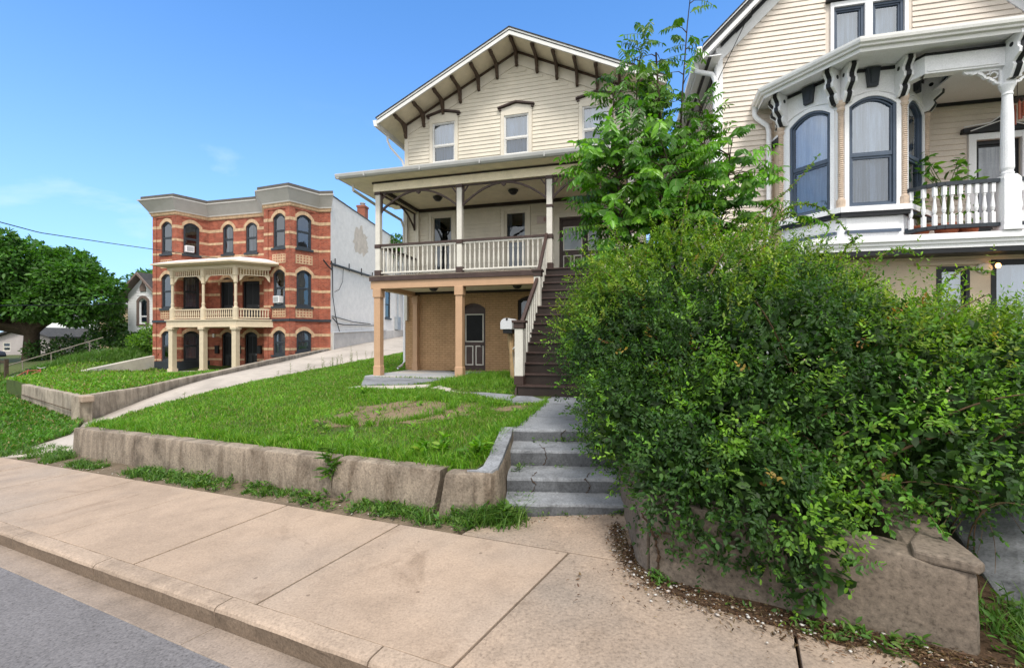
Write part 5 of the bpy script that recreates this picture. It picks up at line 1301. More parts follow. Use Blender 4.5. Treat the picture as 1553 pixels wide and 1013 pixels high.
# ================================================================ VEGETATION
def unit(a): return a/np.maximum(np.linalg.norm(a,axis=1,keepdims=True),1e-9)
def rnd(n): return unit(rng.normal(size=(n,3)))
def leaves(base,d,nrm,L,W,col,fold=.25,curl=.15,full=True):
    """one pointed-oval folded leaf per row -> V,F,C"""
    n=len(base); d=unit(d); s=unit(np.cross(d,nrm)); u=np.cross(s,d); L=np.asarray(L).reshape(-1,1)*np.ones((n,1)); W=np.asarray(W).reshape(-1,1)*np.ones((n,1))
    def pt(t,w,h): return base+d*L*t+s*W*w+u*(L*h)
    P=[pt(0,0,0),pt(.28,.42,fold*.12),pt(.68,.40,fold*.12-curl*.4),pt(1,0,-curl),pt(.68,-.40,fold*.12-curl*.4),pt(.28,-.42,fold*.12)]
    V=np.stack(P,1).reshape(-1,3); b=(np.arange(n)*6)[:,None]
    F=np.concatenate([b+np.array([[0,1,2,3]]),b+np.array([[0,3,4,5]])],0)
    C=np.repeat(np.asarray(col).reshape(-1,3)*np.ones((n,3)),6,0); return V,F,C
class Acc:
    def __init__(s): s.V=[];s.F=[];s.C=[];s.n=0
    def add(s,VFC):
        V,F,C=VFC; s.V.append(V); s.F.append(F+s.n); s.C.append(C); s.n+=len(V)
    def build(s,name,mat,parent=None): return fastmesh(name,np.concatenate(s.V),np.concatenate(s.F),mat,np.concatenate(s.C),parent)
def colmix(n,cols,w=None):
    cols=np.array(cols); i=rng.choice(len(cols),size=n,p=w); c=cols[i]; return np.clip(c*rng.uniform(.75,1.25,(n,1))*rng.uniform(.93,1.07,(n,3)),0,1)
# ---- grass blades
def blades(name,x,y,z,h,col,label=None,cat=None,width=.009,lean=.45):
    n=len(x); a=rng.uniform(0,2*np.pi,n); l=rng.normal(0,lean,(n,2)); h=np.asarray(h)*np.ones(n); w=width*rng.uniform(.7,1.4,n)*np.ones(n)
    b=np.c_[x,y,z]; sx=np.c_[np.cos(a),np.sin(a),np.zeros(n)]*w[:,None]*.5
    m=b+np.c_[l*h[:,None]*.35,h*.6]; t=b+np.c_[l*h[:,None],h*rng.uniform(.75,1,n)]
    V=np.stack([b-sx,b+sx,m+sx*.75,m-sx*.75,t],1).reshape(-1,3); k=(np.arange(n)*5)[:,None]
    # quads: base quad and tip as a degenerate-free triangle pair is kept simple: two faces sets of triangles
    F=np.concatenate([k+np.array([[0,1,2]]),k+np.array([[0,2,3]]),k+np.array([[3,2,4]])],0)
    C=np.repeat(col,5,0); o=fastmesh(name,V,F,M['blade'],C); tag(o,label,cat,None,'stuff'); return o
GREENS=[(.095,.235,.014),(.125,.285,.016),(.16,.33,.022),(.07,.18,.014),(.20,.31,.04)]
def nfield(x,y,sc,seed): return np.array([mnoise.noise((a*sc,b*sc,seed)) for a,b in zip(x,y)])
def grass(name,poly,f,dens,h,excl=(),near=None,mask=None,width=.009,zoff=-.01,cols=GREENS,lean=.45,label=None,cat=None):
    xs=[p[0] for p in poly]; ys=[p[1] for p in poly]; A=(max(xs)-min(xs))*(max(ys)-min(ys)); n=int(A*dens)
    x=rng.uniform(min(xs),max(xs),n); y=rng.uniform(min(ys),max(ys),n); ok=inpoly(x,y,poly)
    for e in excl: ok&=~inpoly(x,y,e)
    x,y=x[ok],y[ok]
    if near: k=rng.uniform(0,1,len(x))<np.clip(near/np.maximum(np.hypot(x,y),.1),.12,1)**1.3; x,y=x[k],y[k]
    q=nfield(x,y,.8,4.); q2=nfield(x,y,4,9.)
    if mask is not None: k=rng.uniform(0,1,len(x))<mask(x,y,q2); x,y,q,q2=x[k],y[k],q[k],q2[k]
    d=np.hypot(x,y); hh=h*(1+.45*q+.35*q2)*rng.uniform(.55,1.3,len(x)); 
    z=f(x,y)+zoff; c=colmix(len(x),cols)*(1+.28*q[:,None]+.15*q2[:,None]); dry=(rng.uniform(0,1,len(x))<.10); c[dry]=np.array((.30,.25,.11))*rng.uniform(.7,1.1,(dry.sum(),1))
    return blades(name,x,y,z,hh,np.clip(c,0,1),label,cat,width*np.clip(d/7,.8,3),lean)
pads=[[(.045,5.60),(1.3,5.52),(1.75,7.2),(2.0,8.75),(.80,9.0),(.45,7.3)],[tw(.12,-2.62),tw(2.75,-2.62),tw(3.2,-.9),tw(6.6,-.55),tw(6.6,.0),tw(.1,0)],[(-3.55,10.55),(-2.45,10.75),(-1.85,11.45),(-1.45,12.0),tw(.12,-2.63)],[(-3.75,10.25),(-2.6,9.95),(-1.9,10.2),(-1.9,11.0),(-2.4,10.72),(-3.6,10.5)],[(-1.88,10.15),(-1.3,9.45),(-.85,9.2),(-1.05,9.55),(-1.75,10.85)],[(-.82,9.18),(-.42,8.55),(-.05,8.45),(.05,8.95),(-.55,9.35),(-1.0,9.55)],[(-.38,8.5),(.0,7.85),(.55,7.9),(.72,8.9),(.1,8.9),(.0,8.42)],[tw(0,0),tw(8,0),tw(8,11),tw(0,11)],[tw(5.2,-5.5),tw(6.9,-5.5),tw(6.9,-2),tw(5.2,-2)]]
def bare(x,y,q2):
    m=np.ones(len(x))
    for cx,cy,rx,ry,a,mn in ((-1.85,7.6,1.35,1.1,.1,.10),(-2.3,6.75,1.0,.55,-.5,.45),(.0,7.35,.4,.35,0,.12)):
        dx,dy=x-cx,y-cy; u=dx*math.cos(a)+dy*math.sin(a); v=-dx*math.sin(a)+dy*math.cos(a); r=(u/rx)**2+(v/ry)**2+q2*.9
        m=np.minimum(m,np.clip(mn+(r-.65)*1.2,mn,1))
    return m
grass('grass',lawn_poly,lawn_f,3600,.08,pads,6,bare,label='bright green lawn grass with a bare patch behind the long retaining wall',cat='grass')
# bare earth patch surface
def bare_poly(cx,cy,rx,ry,n=26): return [(cx+rx*math.cos(2*math.pi*k/n)*(1+.45*mnoise.noise((k*.6,cx,2))),cy+ry*math.sin(2*math.pi*k/n)*(1+.45*mnoise.noise((k*.6,cy,5)))) for k in range(n)]
for p in ((-1.85,7.6,1.3,1.1),(.0,7.35,.36,.32)): patch('bare_earth',bare_poly(*p),lambda x,y:lawn_f(x,y)+.012,M['soil'],.12,.02,.05)
# taller tufts at the lawn's edges and path borders
def tufts(name,pts,zf,n,h,spread,cols=GREENS,width=.010,label=None,cat=None,lean=.5):
    X=[];Y=[];H=[]
    for (x,y,s) in pts:
        k=int(n*s); X.append(x+rng.normal(0,spread*s,k)); Y.append(y+rng.normal(0,spread*s,k)); H.append(h*s*rng.uniform(.35,1.2,k))
    X=np.concatenate(X);Y=np.concatenate(Y);H=np.concatenate(H); c=colmix(len(X),cols)
    return blades(name,X,Y,zf(X,Y)-.01,H,c,label,cat,width,lean)
P=[]
for k in range(210):
    t=random.random(); x,y=ln(t); u=random.uniform(.22,.5); P.append((x+.44*u,y+.9*u,random.uniform(.5,1.3)))
for k in range(60): t=random.random(); P.append((-.28+.2*t+random.uniform(-.12,.02),4.75+.95*t,random.uniform(.5,1.1)))
for k in range(70): t=random.random(); P.append((.0+.8*t,5.6+3.2*t,random.uniform(.3,.9)))
for k in range(60): a=random.random()*6.28; P.append((-1.95+.95*math.cos(a),7.7+.95*math.sin(a),random.uniform(.5,1.2)))
for k in range(90): t=random.random(); P.append((-3.6+3.6*t,10.1-2.3*t+random.uniform(-.3,.1),random.uniform(.5,1.2)))
ex=[pads[0]]; P=[p for p in P if not any(inpoly(np.array([p[0]]),np.array([p[1]]),e)[0] for e in pads)]
tufts('grass_tufts',P,lawn_f,60,.15,.05,label='taller weedy grass tufts along the lawn edges and walkway',cat='grass')
P=[]
for k in range(110): x,y=tw(random.uniform(2.9,5.25),random.uniform(-4.4,-.75)); P.append((x,y,random.uniform(.5,1.2)))
P=[p for p in P if not any(inpoly(np.array([p[0]]),np.array([p[1]]),e)[0] for e in pads)]
tufts('grass_tufts',P,lambda x,y:lawn_f(x,y)+.0,130,.20,.10,label='long green grass and clover in the plot in front of the basement door',cat='grass')
grass('grass',lower_poly,flat_,700,.13,[],11,None,.018,cols=[(.07,.18,.018),(.095,.23,.022),(.06,.14,.018)],label='darker green grass on the lower lawn at the left',cat='grass')
grass('grass',up_poly,up_f,420,.13,[[(-22.6,27.6),(-15,25.6),(-12,28),(-12,31),(-22,33)]],14,None,.02,cols=GREENS,label='green grass on the raised lawn in front of the brick house',cat='grass')
# weeds at the foot of the long wall and steps
WEED=[(.06,.15,.02),(.09,.19,.025),(.12,.2,.04),(.05,.11,.02)]
P=[]
for k in range(330):
    t=random.random()**.8; s=2.2+9.4*t*1.02; n=random.uniform(3.50,3.80)
    if mnoise.noise((s*1.1,3,1))<-.08 and s>3.3: continue
    x,y,_=sn(s,n); P.append((x,y,random.uniform(.25,.85)*(1.3 if s<3.4 else 1)))
for k in range(40): P.append((random.uniform(-.42,.02),4.30+random.uniform(-.12,.08),random.uniform(.6,1.5)))
for k in range(40): x,y,_=sn(random.uniform(10.8,13.2),random.uniform(3.45,4.2)); P.append((x,y,random.uniform(.5,1.2)))
tufts('weeds',P,st_f,55,.14,.055,WEED,.012,label='weeds and grass growing along the foot of the long concrete wall',cat='weeds',lean=.7)
# broad-leaved weeds
def rosettes(name,pts,zf,size,label,cols,nl=(9,16),kind='stuff'):
    A=Acc()
    for (x,y,s) in pts:
        k=random.randint(*nl); z=float(zf(np.array([x]),np.array([y]))[0])
        th=rng.uniform(0,6.28,k); el=rng.uniform(.15,1.2,k); d=np.c_[np.cos(th)*np.cos(el),np.sin(th)*np.cos(el),np.sin(el)]
        hb=rng.uniform(0,.8,k)**1.3*size*s*1.6
        base=np.c_[x+rng.normal(0,.02,k),y+rng.normal(0,.02,k),z+hb]; L=size*s*rng.uniform(.5,1.1,k)
        A.add(leaves(base,d,np.tile([[0,0,1.]],(k,1))+rng.normal(0,.3,(k,3)),L,L*.42,colmix(k,cols),curl=.25))
    o=A.build(name,M['leaf']); tag(o,label,'weeds',None,kind); return o
P=[]
for k in range(130): t=random.random()**1.3; s=2.15+6*t; n=random.uniform(3.45,3.75); x,y,_=sn(s,n); P.append((x,y,random.uniform(.5,1.1)))
for k in range(24): P.append((random.uniform(-.30,.03),4.33+random.uniform(-.14,.1),random.uniform(.7,1.5)))
rosettes('broadleaf_weeds',P,st_f,.08,'broad-leaved green weeds clumped at the wall foot near the steps',WEED)
P=[(random.uniform(-3.6,.2),random.uniform(5.4,9.8),random.uniform(.4,1.0)) for k in range(110)]
P=[p for p in P if inpoly(np.array([p[0]]),np.array([p[1]]),lawn_poly)[0] and not any(inpoly(np.array([p[0]]),np.array([p[1]]),e)[0] for e in pads)]
P+=[(-.95+random.uniform(-.2,.2),5.05+random.uniform(-.05,.2),1.4) for k in range(8)]+[(-.42+random.uniform(-.1,.1),4.85+random.uniform(-.1,.1),1.3) for k in range(10)]
rosettes('lawn_weeds',P,lawn_f,.10,'leafy weeds scattered through the lawn around the bare patch',GREENS)
# weed growing from the wall joint
jw=thing('joint_weed',(*ln(.797),.1),0,'tall green weed growing out of the vertical joint in the long concrete wall','weed')
A=Acc(); k=60; hh=rng.uniform(.0,.36,k); th=rng.uniform(3.4,6.2,k); d=np.c_[np.cos(th),np.sin(th)*1.0,rng.uniform(.1,1.4,k)]
A.add(leaves(np.c_[rng.normal(0,.03,k),rng.normal(-.02,.02,k)+.03,hh-.02],d,rnd(k)+[0,0,1],rng.uniform(.08,.22,k),rng.uniform(.014,.035,k),colmix(k,WEED),curl=.3)); A.build('foliage',M['leaf'],jw)
# tall thin stalks along the driveway edge
P=[(random.uniform(-8.3,-7.2),random.uniform(10.5,24),random.uniform(.5,1.2)) for k in range(34)]
S=MB()
for x,y,s in P:
    z=float(drive_f([x],[y])[0]); a=random.uniform(-.1,.1); S.tube([(x,y,z-.05),(x+a*.4,y,z+.35*s),(x+a,y+.03,z+.75*s)],[.008,.007,.004],5)
    for k in range(7): zz_=z+(.2+.08*k)*s; an=random.uniform(0,6.28); S.tube([(x+a*.5*k/7,y,zz_),(x+a*.5+.09*math.cos(an),y+.09*math.sin(an),zz_+.05)],[.008,.002],4)
tag(S.build('tall_weeds',M['greenstem']),'thin tall weed stalks along the driveway edge','weeds',None,'stuff')
# small weeds on the steps
P=[(.12+random.uniform(0,.05),4.5,.6),(.1,4.9,.9),(.15,5.0,.7),(.3,5.42,.7),(.45,5.43,.9),(.6,5.44,.8),(.75,5.44,.7),(.55,5.0,.5),(1.0,4.55,.7),(1.05,4.25,.9),(1.02,4.27,.8),(.95,4.26,.6),(.5,4.26,.5),(.7,4.26,.5),(.3,4.26,.5),(1.05,5.0,.9),(1.0,5.43,1.1),(.9,5.43,.9)]
zs=lambda x,y:np.where(y>5.3,.455,np.where(y>4.8,.275,np.where(y>4.4,.13,.02)))
P2=[(x+rng.normal(0,.03),y+rng.normal(0,.015),s) for x,y,s in P for _ in range(3)]
rosettes('step_weeds',P2,zs,.055,'small weeds sprouting in the cracks of the grey concrete steps',WEED,(5,10))
# weeds at the foot of right wall
P=[(1.01+random.uniform(-.05,.08),3.06+random.uniform(-.05,.05),.8) for k in range(10)]+[(1.75+random.uniform(-.1,.15),2.47+random.uniform(-.08,.04),.9) for k in range(12)]+[(2.0+random.uniform(-.1,.15),2.33+random.uniform(-.06,.04),.9) for k in range(10)]+[(2.7+random.uniform(-.25,.7),2.25+random.uniform(-.25,.4),1.1) for k in range(90)]+[(1.35,2.75,.7),(1.42,2.7,.6)]
rosettes('wall_weeds',P,st_f,.06,'green weeds growing from the litter at the foot of the cracked right-hand wall',WEED,(6,12))
P=[(2.7+random.uniform(-.2,.6),2.2+random.uniform(-.2,.4),random.uniform(.5,1.2)) for k in range(40)]
tufts('weeds',P,st_f,40,.2,.05,WEED,.007,label='tall grass blades at the bottom right corner beside the wall end',cat='weeds')
# ---- gravel and litter
def stones(name,pts,mat,label,kind='stuff'):
    V=[];F=[];C=[];n=0
    oc=np.array([[1,0,0],[-1,0,0],[0,1,0],[0,-1,0],[0,0,1],[0,0,-1],[.6,.6,.55],[-.6,.6,.5],[.6,-.6,.5],[-.6,-.6,.55]],float)
    tri=np.array([[0,6,4],[6,2,4],[2,7,4],[7,1,4],[1,9,4],[9,3,4],[3,8,4],[8,0,4],[0,2,6],[2,1,7],[1,3,9],[3,0,8],[0,5,2],[2,5,1],[1,5,3],[3,5,0]])
    for (x,y,z,s,c) in pts:
        q=oc*(np.array([s,s*random.uniform(.5,.9),s*random.uniform(.3,.6)]))*rng.uniform(.75,1.2,(10,1)); a=random.uniform(0,6.28); ca,sa=math.cos(a),math.sin(a)
        q=np.c_[q[:,0]*ca-q[:,1]*sa,q[:,0]*sa+q[:,1]*ca,q[:,2]]+[x,y,z]; V.append(q);F.append(tri+n);n+=10;C.append(np.tile(c,(10,1)))
    o=fastmesh(name,np.concatenate(V),np.concatenate(F),mat,np.concatenate(C)); tag(o,label,'gravel',None,kind); return o
M['stonecol'],nt,b=newmat('stone_colour'); a_=nd(nt,'ShaderNodeAttribute',attribute_name='col'); nt.links.new(a_.outputs['Color'],b.inputs['Base Color']); b.inputs['Roughness'].default_value=.85
pts=[]
def rpath(t): # foot of right wall, t 0..1
    L=[(.90,3.95),(.86,3.42),(.95,3.08),(1.2,2.82),(1.6,2.52),(2.05,2.24),(2.5,1.95)]; k=min(int(t*6),5); u=t*6-k; return (L[k][0]+(L[k+1][0]-L[k][0])*u,L[k][1]+(L[k+1][1]-L[k][1])*u)
for k in range(430):
    x,y=rpath(random.random()**1.1); o=abs(random.gauss(0,.13))-.10; x-=.42*o*1.1+random.gauss(0,.03); y-=.9*o+random.gauss(0,.03); s=random.choice([.004,.006,.007,.009,.011,.015]); c=random.choice([(.5,.48,.45),(.42,.39,.35),(.3,.25,.2),(.55,.53,.5),(.2,.13,.08)]); pts.append((x,y,zp(x,y)+.015,s,c))
for k in range(90): x=random.uniform(.15,1.0); y=4.27-random.random()**2*.12; pts.append((x,y,zp(x,y)+.004,random.choice([.005,.007,.01]),random.choice([(.4,.36,.3),(.16,.1,.06),(.5,.47,.42)])))
for k in range(160): x,y,_=sn(2.2+9*random.random(),3.42+abs(random.gauss(0,.12))); pts.append((x,y,zp(x,y)+.004,random.choice([.006,.009,.014]),random.choice([(.4,.36,.3),(.2,.14,.09),(.5,.47,.42)])))
for (x,y,s) in ((1.22,2.66,.022),(1.02,2.93,.02),(.88,3.33,.022),(1.05,2.98,.03)): pts.append((x,y,zp(x,y)+.015,s,(.45,.4,.36)))
stones('gravel',pts,M['stonecol'],'loose white and brown gravel scattered along the foot of the right-hand wall')
k=6500; t=rng.uniform(0,1,k)**1.05; xy=np.array([rpath(a) for a in t]); o=np.abs(rng.normal(0,.11,k))-.12; x=xy[:,0]-.42*o+rng.normal(0,.03,k); y=xy[:,1]-.9*o+rng.normal(0,.03,k)
x=np.r_[x,rng.uniform(.4,2.0,260)]; y=np.r_[y,rng.uniform(2.0,3.4,260)]; 
m=(x*SA+y*CA)>2.1; x,y=x[m],y[m]; k=len(x); A=Acc(); th=rng.uniform(0,6.28,k); L=rng.uniform(.008,.035,k)*np.where((x*SA+y*CA)<2.75,.5,1)
A.add(leaves(np.c_[x,y,st_f(x,y)+.022+rng.uniform(0,.012,k)*(rng.uniform(0,1,k)<.9)],np.c_[np.cos(th),np.sin(th),rng.normal(0,.25,k)],rnd(k)*.5+[0,0,1],L,L*rng.uniform(.12,.5,k),colmix(k,[(.10,.055,.03),(.06,.035,.02),(.16,.09,.05),(.2,.14,.08)])))
o=A.build('leaf_litter',M['leaf']); tag(o,'brown dead leaf litter and bark bits lying along the right-hand wall foot','litter',None,'stuff')

# ---- the big overgrown shrub
ELL=[((2.25,5.35,1.55),(1.5,1.3,1.38)),((1.75,4.75,1.15),(.90,1.0,.95)),((2.55,4.05,1.35),(1.25,1.0,.86)),((3.85,4.2,1.08),(1.2,1.2,.84)),((1.85,3.55,1.0),(.75,.62,.55)),((2.75,3.25,.98),(.85,.72,.50)),((1.55,6.3,1.6),(.9,.9,.95)),((3.1,5.3,1.5),(1.1,1.0,1.1)),((4.6,5.3,1.1),(1.2,1.2,.85)),((1.72,2.98,.70),(.32,.32,.36)),((1.35,3.35,.72),(.34,.34,.36)),((1.32,5.3,1.9),(.62,.7,.6)),((1.3,3.15,.66),(.34,.26,.36)),((1.62,2.85,.62),(.36,.26,.40)),((3.4,3.6,1.15),(1.1,.8,.75)),((4.4,3.6,1.1),(1.0,.8,.8)),((3.3,5.2,1.75),(.75,.8,.95)),((1.15,3.22,.60),(.30,.24,.36)),((1.45,2.98,.60),(.32,.24,.40)),((1.76,2.76,.58),(.28,.22,.36)),((1.77,2.57,.40),(.17,.13,.30)),((3.9,5.6,1.2),(1.3,1.0,.8)),((1.05,4.1,.95),(.34,.7,.45))]
def ell_pts(n,shell=(.78,1.06),rough=.16,seed=0,dp=.50):
    vol=np.array([r[0]*r[1]+r[1]*r[2]+r[0]*r[2] for _,r in ELL]); idx=rng.choice(len(ELL),size=n,p=vol/vol.sum()); Cn=np.array([c for c,_ in ELL])[idx]; Rr=np.array([r for _,r in ELL])[idx]
    d=rnd(n); f=np.array([mnoise.noise(tuple(a*2.1+b)) for a,b in zip(d*1.2,Cn+seed)])*rough*2+np.array([mnoise.noise(tuple(a)) for a in (Cn+d*Rr)*3.3])*rough
    rad=rng.uniform(*shell,n)*(1+f); p=Cn+d*Rr*rad[:,None]; nr=unit(d/Rr)
    deep=np.zeros(n,bool)
    for c,r in ELL: deep|=((((p-np.array(c))/np.array(r))**2).sum(1)<dp)
    ok=~deep&(p[:,2]>zp(p[:,0],p[:,1])+.06)
    # keep clear of the steps, path and behind the wall face
    ok&=~((p[:,0]<.93)&(p[:,1]<6.4)&(p[:,2]<.62)); wallline=(p[:,0]*SA+p[:,1]*CA)
    hang=np.interp(p[:,0],[.9,1.05,1.3,1.5,1.62,1.78,1.95,2.1,2.4],[.62,.30,.20,.28,.10,.26,.44,.54,.62])
    ok&=~((p[:,0]>2.7)&(p[:,2]<.62)&(p[:,1]<4))
    ok&=(wallline>2.72)&~((wallline<3.34)&(p[:,2]<hang))
    return p[ok],nr[ok]
SH=thing('overgrown_shrub',(2.4,4.6,.5),0,'huge overgrown mound of mixed green and yellow-green shrub spilling over the right-hand retaining wall','shrub')
SHO=np.array([2.4,4.6,.5])
DK=[(.024,.064,.012),(.036,.092,.015),(.055,.125,.018),(.035,.072,.020)]; MID=[(.060,.15,.014),(.10,.22,.020),(.15,.29,.025),(.05,.115,.022),(.15,.28,.03)]; YEL=[(.12,.225,.016),(.16,.27,.020),(.20,.27,.028),(.09,.18,.018),(.08,.17,.02)]; RED=[(.24,.12,.03),(.30,.22,.04)]
def sprigs(p,nr,Ls,k,ll,lw,cols,acc,spread=.9,droop=0,up=.45):
    n=len(p); d=unit(nr*.8+rng.normal(0,.55,(n,3))+[0,0,up-droop])
    Lr=Ls*rng.uniform(.5,1.35,n)
    st=unit(np.cross(d,rnd(n)))
    for i in range(k):
        for sgn in (-1,1):
            t=(i+.6)/k; b=p+d*(Lr*t)[:,None]; b=b+rng.normal(0,.004,b.shape); b[:,2]-=droop*.5*t*t*Lr
            ld=unit(d*.55+st*sgn*spread+rng.normal(0,.28,(n,3))); nn=unit(np.cross(ld,np.cross([[0,0,1.]],ld)+1e-6)+rng.normal(0,.45,(n,3))+nr*.5)
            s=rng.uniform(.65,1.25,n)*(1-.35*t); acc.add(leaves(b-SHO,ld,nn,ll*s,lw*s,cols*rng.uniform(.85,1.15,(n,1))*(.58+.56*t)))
    b=p+d*Lr[:,None]; acc.add(leaves(b-SHO,d,rnd(n)+nr,ll*.8,lw*.8,cols*1.3))
A=Acc()
def zonecols(p):
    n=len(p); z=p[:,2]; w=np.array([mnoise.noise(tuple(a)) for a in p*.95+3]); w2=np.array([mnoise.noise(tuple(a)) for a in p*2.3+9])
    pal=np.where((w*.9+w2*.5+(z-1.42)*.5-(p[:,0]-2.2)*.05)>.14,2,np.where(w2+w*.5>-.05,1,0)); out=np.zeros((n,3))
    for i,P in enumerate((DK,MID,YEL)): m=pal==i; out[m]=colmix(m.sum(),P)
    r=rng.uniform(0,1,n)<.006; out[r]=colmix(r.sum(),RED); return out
def cam_keep(p,far=.35):   # thin out the side that faces away from the street
    return (rng.uniform(0,1,len(p))<np.where(p[:,1]>5.9,far,1))
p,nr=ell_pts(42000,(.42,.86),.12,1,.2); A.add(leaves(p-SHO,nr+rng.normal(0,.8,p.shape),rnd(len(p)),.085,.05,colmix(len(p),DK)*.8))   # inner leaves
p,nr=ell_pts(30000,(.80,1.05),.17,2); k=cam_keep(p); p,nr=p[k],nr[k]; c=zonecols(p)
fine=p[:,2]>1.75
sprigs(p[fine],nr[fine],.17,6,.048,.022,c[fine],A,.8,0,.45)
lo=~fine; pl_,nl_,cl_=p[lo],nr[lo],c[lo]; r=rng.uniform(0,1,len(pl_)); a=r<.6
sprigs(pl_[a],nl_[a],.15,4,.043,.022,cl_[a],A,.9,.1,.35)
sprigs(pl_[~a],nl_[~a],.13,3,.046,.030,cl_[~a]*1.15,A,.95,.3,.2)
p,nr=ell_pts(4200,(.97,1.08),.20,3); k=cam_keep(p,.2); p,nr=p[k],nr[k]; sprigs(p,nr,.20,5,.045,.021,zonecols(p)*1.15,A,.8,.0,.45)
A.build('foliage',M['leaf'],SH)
# canes arching out of the mound, with leaves
A2=Acc(); CN=MB()
def cane(pts,r0,acc,k,ll,lw,cols,cm=CN):
    P=[Vector(q) for q in pts]; n=18; S=[]
    for i in range(n+1):     # quadratic/cubic bezier
        t=i/n; Q=P
        while len(Q)>1: Q=[a.lerp(b,t) for a,b in zip(Q,Q[1:])]
        S.append(Q[0])
    cm.tube([tuple(q-Vector(SHO)) for q in S],[r0*(1-.75*i/n) for i in range(n+1)],6)
    for i in range(k):
        t=.12+.88*(i+random.random())/k; j=min(int(t*n),n-1); b=S[j].lerp(S[j+1],t*n-j); d=(S[j+1]-S[j]).normalized()
        base=np.array([list(b)])-SHO; side=rnd(1); ld=unit(np.array([list(d)])*.5+side*.9); m=3
        acc.add(leaves(np.repeat(base,m,0),np.repeat(ld,m,0)+rng.normal(0,.5,(m,3)),rnd(m)+[0,0,.8],ll*rng.uniform(.6,1.2,m),lw*rng.uniform(.7,1.2,m),colmix(m,cols)))
for pts,k in (([(2.2,5.0,2.4),(2.7,5.2,3.2),(3.3,5.5,3.30),(4.05,5.9,4.15)],110),([(2.5,5.0,2.5),(3.0,5.0,3.4),(3.6,5.2,3.5),(4.1,5.3,2.75)],120),([(3.4,4.6,1.8),(3.6,4.6,2.6),(3.9,4.6,2.7),(4.25,4.7,2.6)],70),([(3.0,4.4,1.9),(3.3,4.5,2.5),(3.3,4.5,2.65),(3.5,4.5,2.75)],50),([(4.0,4.4,1.7),(4.2,4.4,2.3),(4.4,4.4,2.5),(4.7,4.4,2.35)],50),([(1.3,4.7,1.9),(1.1,4.7,2.4),(.95,4.7,2.5),(.8,4.75,2.35)],40),([(1.5,5.6,2.6),(1.3,5.6,3.0),(1.2,5.6,3.2),(1.05,5.6,3.1)],40),([(2.0,5.3,2.8),(2.0,5.3,3.2),(2.1,5.3,3.5),(2.15,5.3,3.65)],50),([(2.9,5.1,2.6),(3.0,5.2,3.1),(3.1,5.2,3.2),(3.3,5.2,3.15)],60)):
    cane(pts,.010,A2,k,.042,.017,YEL+MID)
for pts,k in (([(1.8,3.3,1.1),(1.8,2.8,1.15),(1.77,2.56,.8),(1.75,2.53,.16)],90),([(1.75,3.2,1.0),(1.8,2.85,1.0),(1.72,2.72,.7),(1.72,2.68,.35)],60),([(1.6,3.2,1.0),(1.55,2.9,1.0),(1.55,2.76,.7),(1.5,2.75,.42)],50),([(1.25,3.3,.9),(1.18,3.05,.85),(1.15,2.98,.6),(1.12,2.98,.42)],40),([(2.2,3.1,.9),(2.3,2.8,.95),(2.35,2.6,.8),(2.42,2.5,.6)],30),([(2.0,3.1,.95),(1.98,2.8,1.0),(1.9,2.72,.8),(1.9,2.66,.55)],34),([(1.4,3.3,.9),(1.38,3.0,.9),(1.36,2.9,.7),(1.35,2.86,.45)],34),([(2.1,3.2,.9),(2.12,2.8,.95),(2.15,2.62,.8),(2.15,2.55,.62)],26)):
    cane(pts,.005,A2,k,.045,.027,[(.09,.23,.03),(.12,.28,.035),(.07,.18,.025)])
for k in range(22):   # bare tangled stems at the wall end
    x=random.uniform(2.5,3.4); y=random.uniform(2.5,3.6); cane([(x,y,.08),(x+random.uniform(-.4,.4),y-.1,.8),(x+random.uniform(-.3,.5),y-.3,.9),(x+random.uniform(-.4,.5),y-.4,random.uniform(.3,1.0))],random.uniform(.003,.006),A2,9,.035,.018,DK)
for k in range(40):   # inner framework of stems
    c,r=ELL[random.randrange(9)]; b=(c[0]+random.uniform(-.4,.4),c[1]+random.uniform(-.3,.3),.45); e=(c[0]+random.uniform(-1,1)*r[0]*.85,c[1]-random.uniform(.1,.9)*r[1],c[2]+random.uniform(-.3,.85)*r[2]); cane([b,((b[0]+e[0])/2,(b[1]+e[1])/2,c[2]+.3),e],.014,A2,6,.035,.018,MID)
A2.build('trailing_foliage',M['leaf'],SH); CN.build('stem',M['twig'],SH,smooth=True)

# ---- sapling tree with compound leaves beside the stairs
SP=(2.42,7.25,.55); TR=thing('sapling_tree',SP,0,'bright green multi-stemmed young tree with drooping compound leaves between the two clapboard houses','tree'); SPo=np.array(SP)
def compound(acc,base,d,L,n,ll,lw,col,droop=.5,rm=None):
    base=np.array(base,float); d=np.array(d,float)/np.linalg.norm(d); pts=[base]; dd=d.copy(); N=n+1
    for i in range(N): dd=dd+np.array([0,0,-droop/N]); dd/=np.linalg.norm(dd); pts.append(pts[-1]+dd*L/N)
    if rm is not None: rm.tube([tuple(q-SPo) for q in pts[::2]]+[tuple(pts[-1]-SPo)],[.006]+[.003]*(len(pts[::2])),4,cap=False)
    pts=np.array(pts[1:]); m=len(pts); tg=np.gradient(pts,axis=0); tg=unit(tg); sd=unit(np.cross(tg,[[0,0,1.]]))
    for sg in (-1,1):
        ld=sd*sg*.85+tg*.35+np.array([0,0,-.75])+rng.normal(0,.14,(m,3)); s=(1-.35*np.abs(np.linspace(-.8,1,m)))
        acc.add(leaves(pts-SPo,ld,tg*.9+np.array([0,-.5,.55])+rng.normal(0,.3,(m,3)),ll*s,lw*s,col*rng.uniform(.85,1.15,(m,1)),curl=.3))
    acc.add(leaves(pts[-1:]-SPo,tg[-1:],np.array([[0,0,1.]]),ll,lw,col))
A=Acc(); RM=MB(); TK=MB(); BR=TK
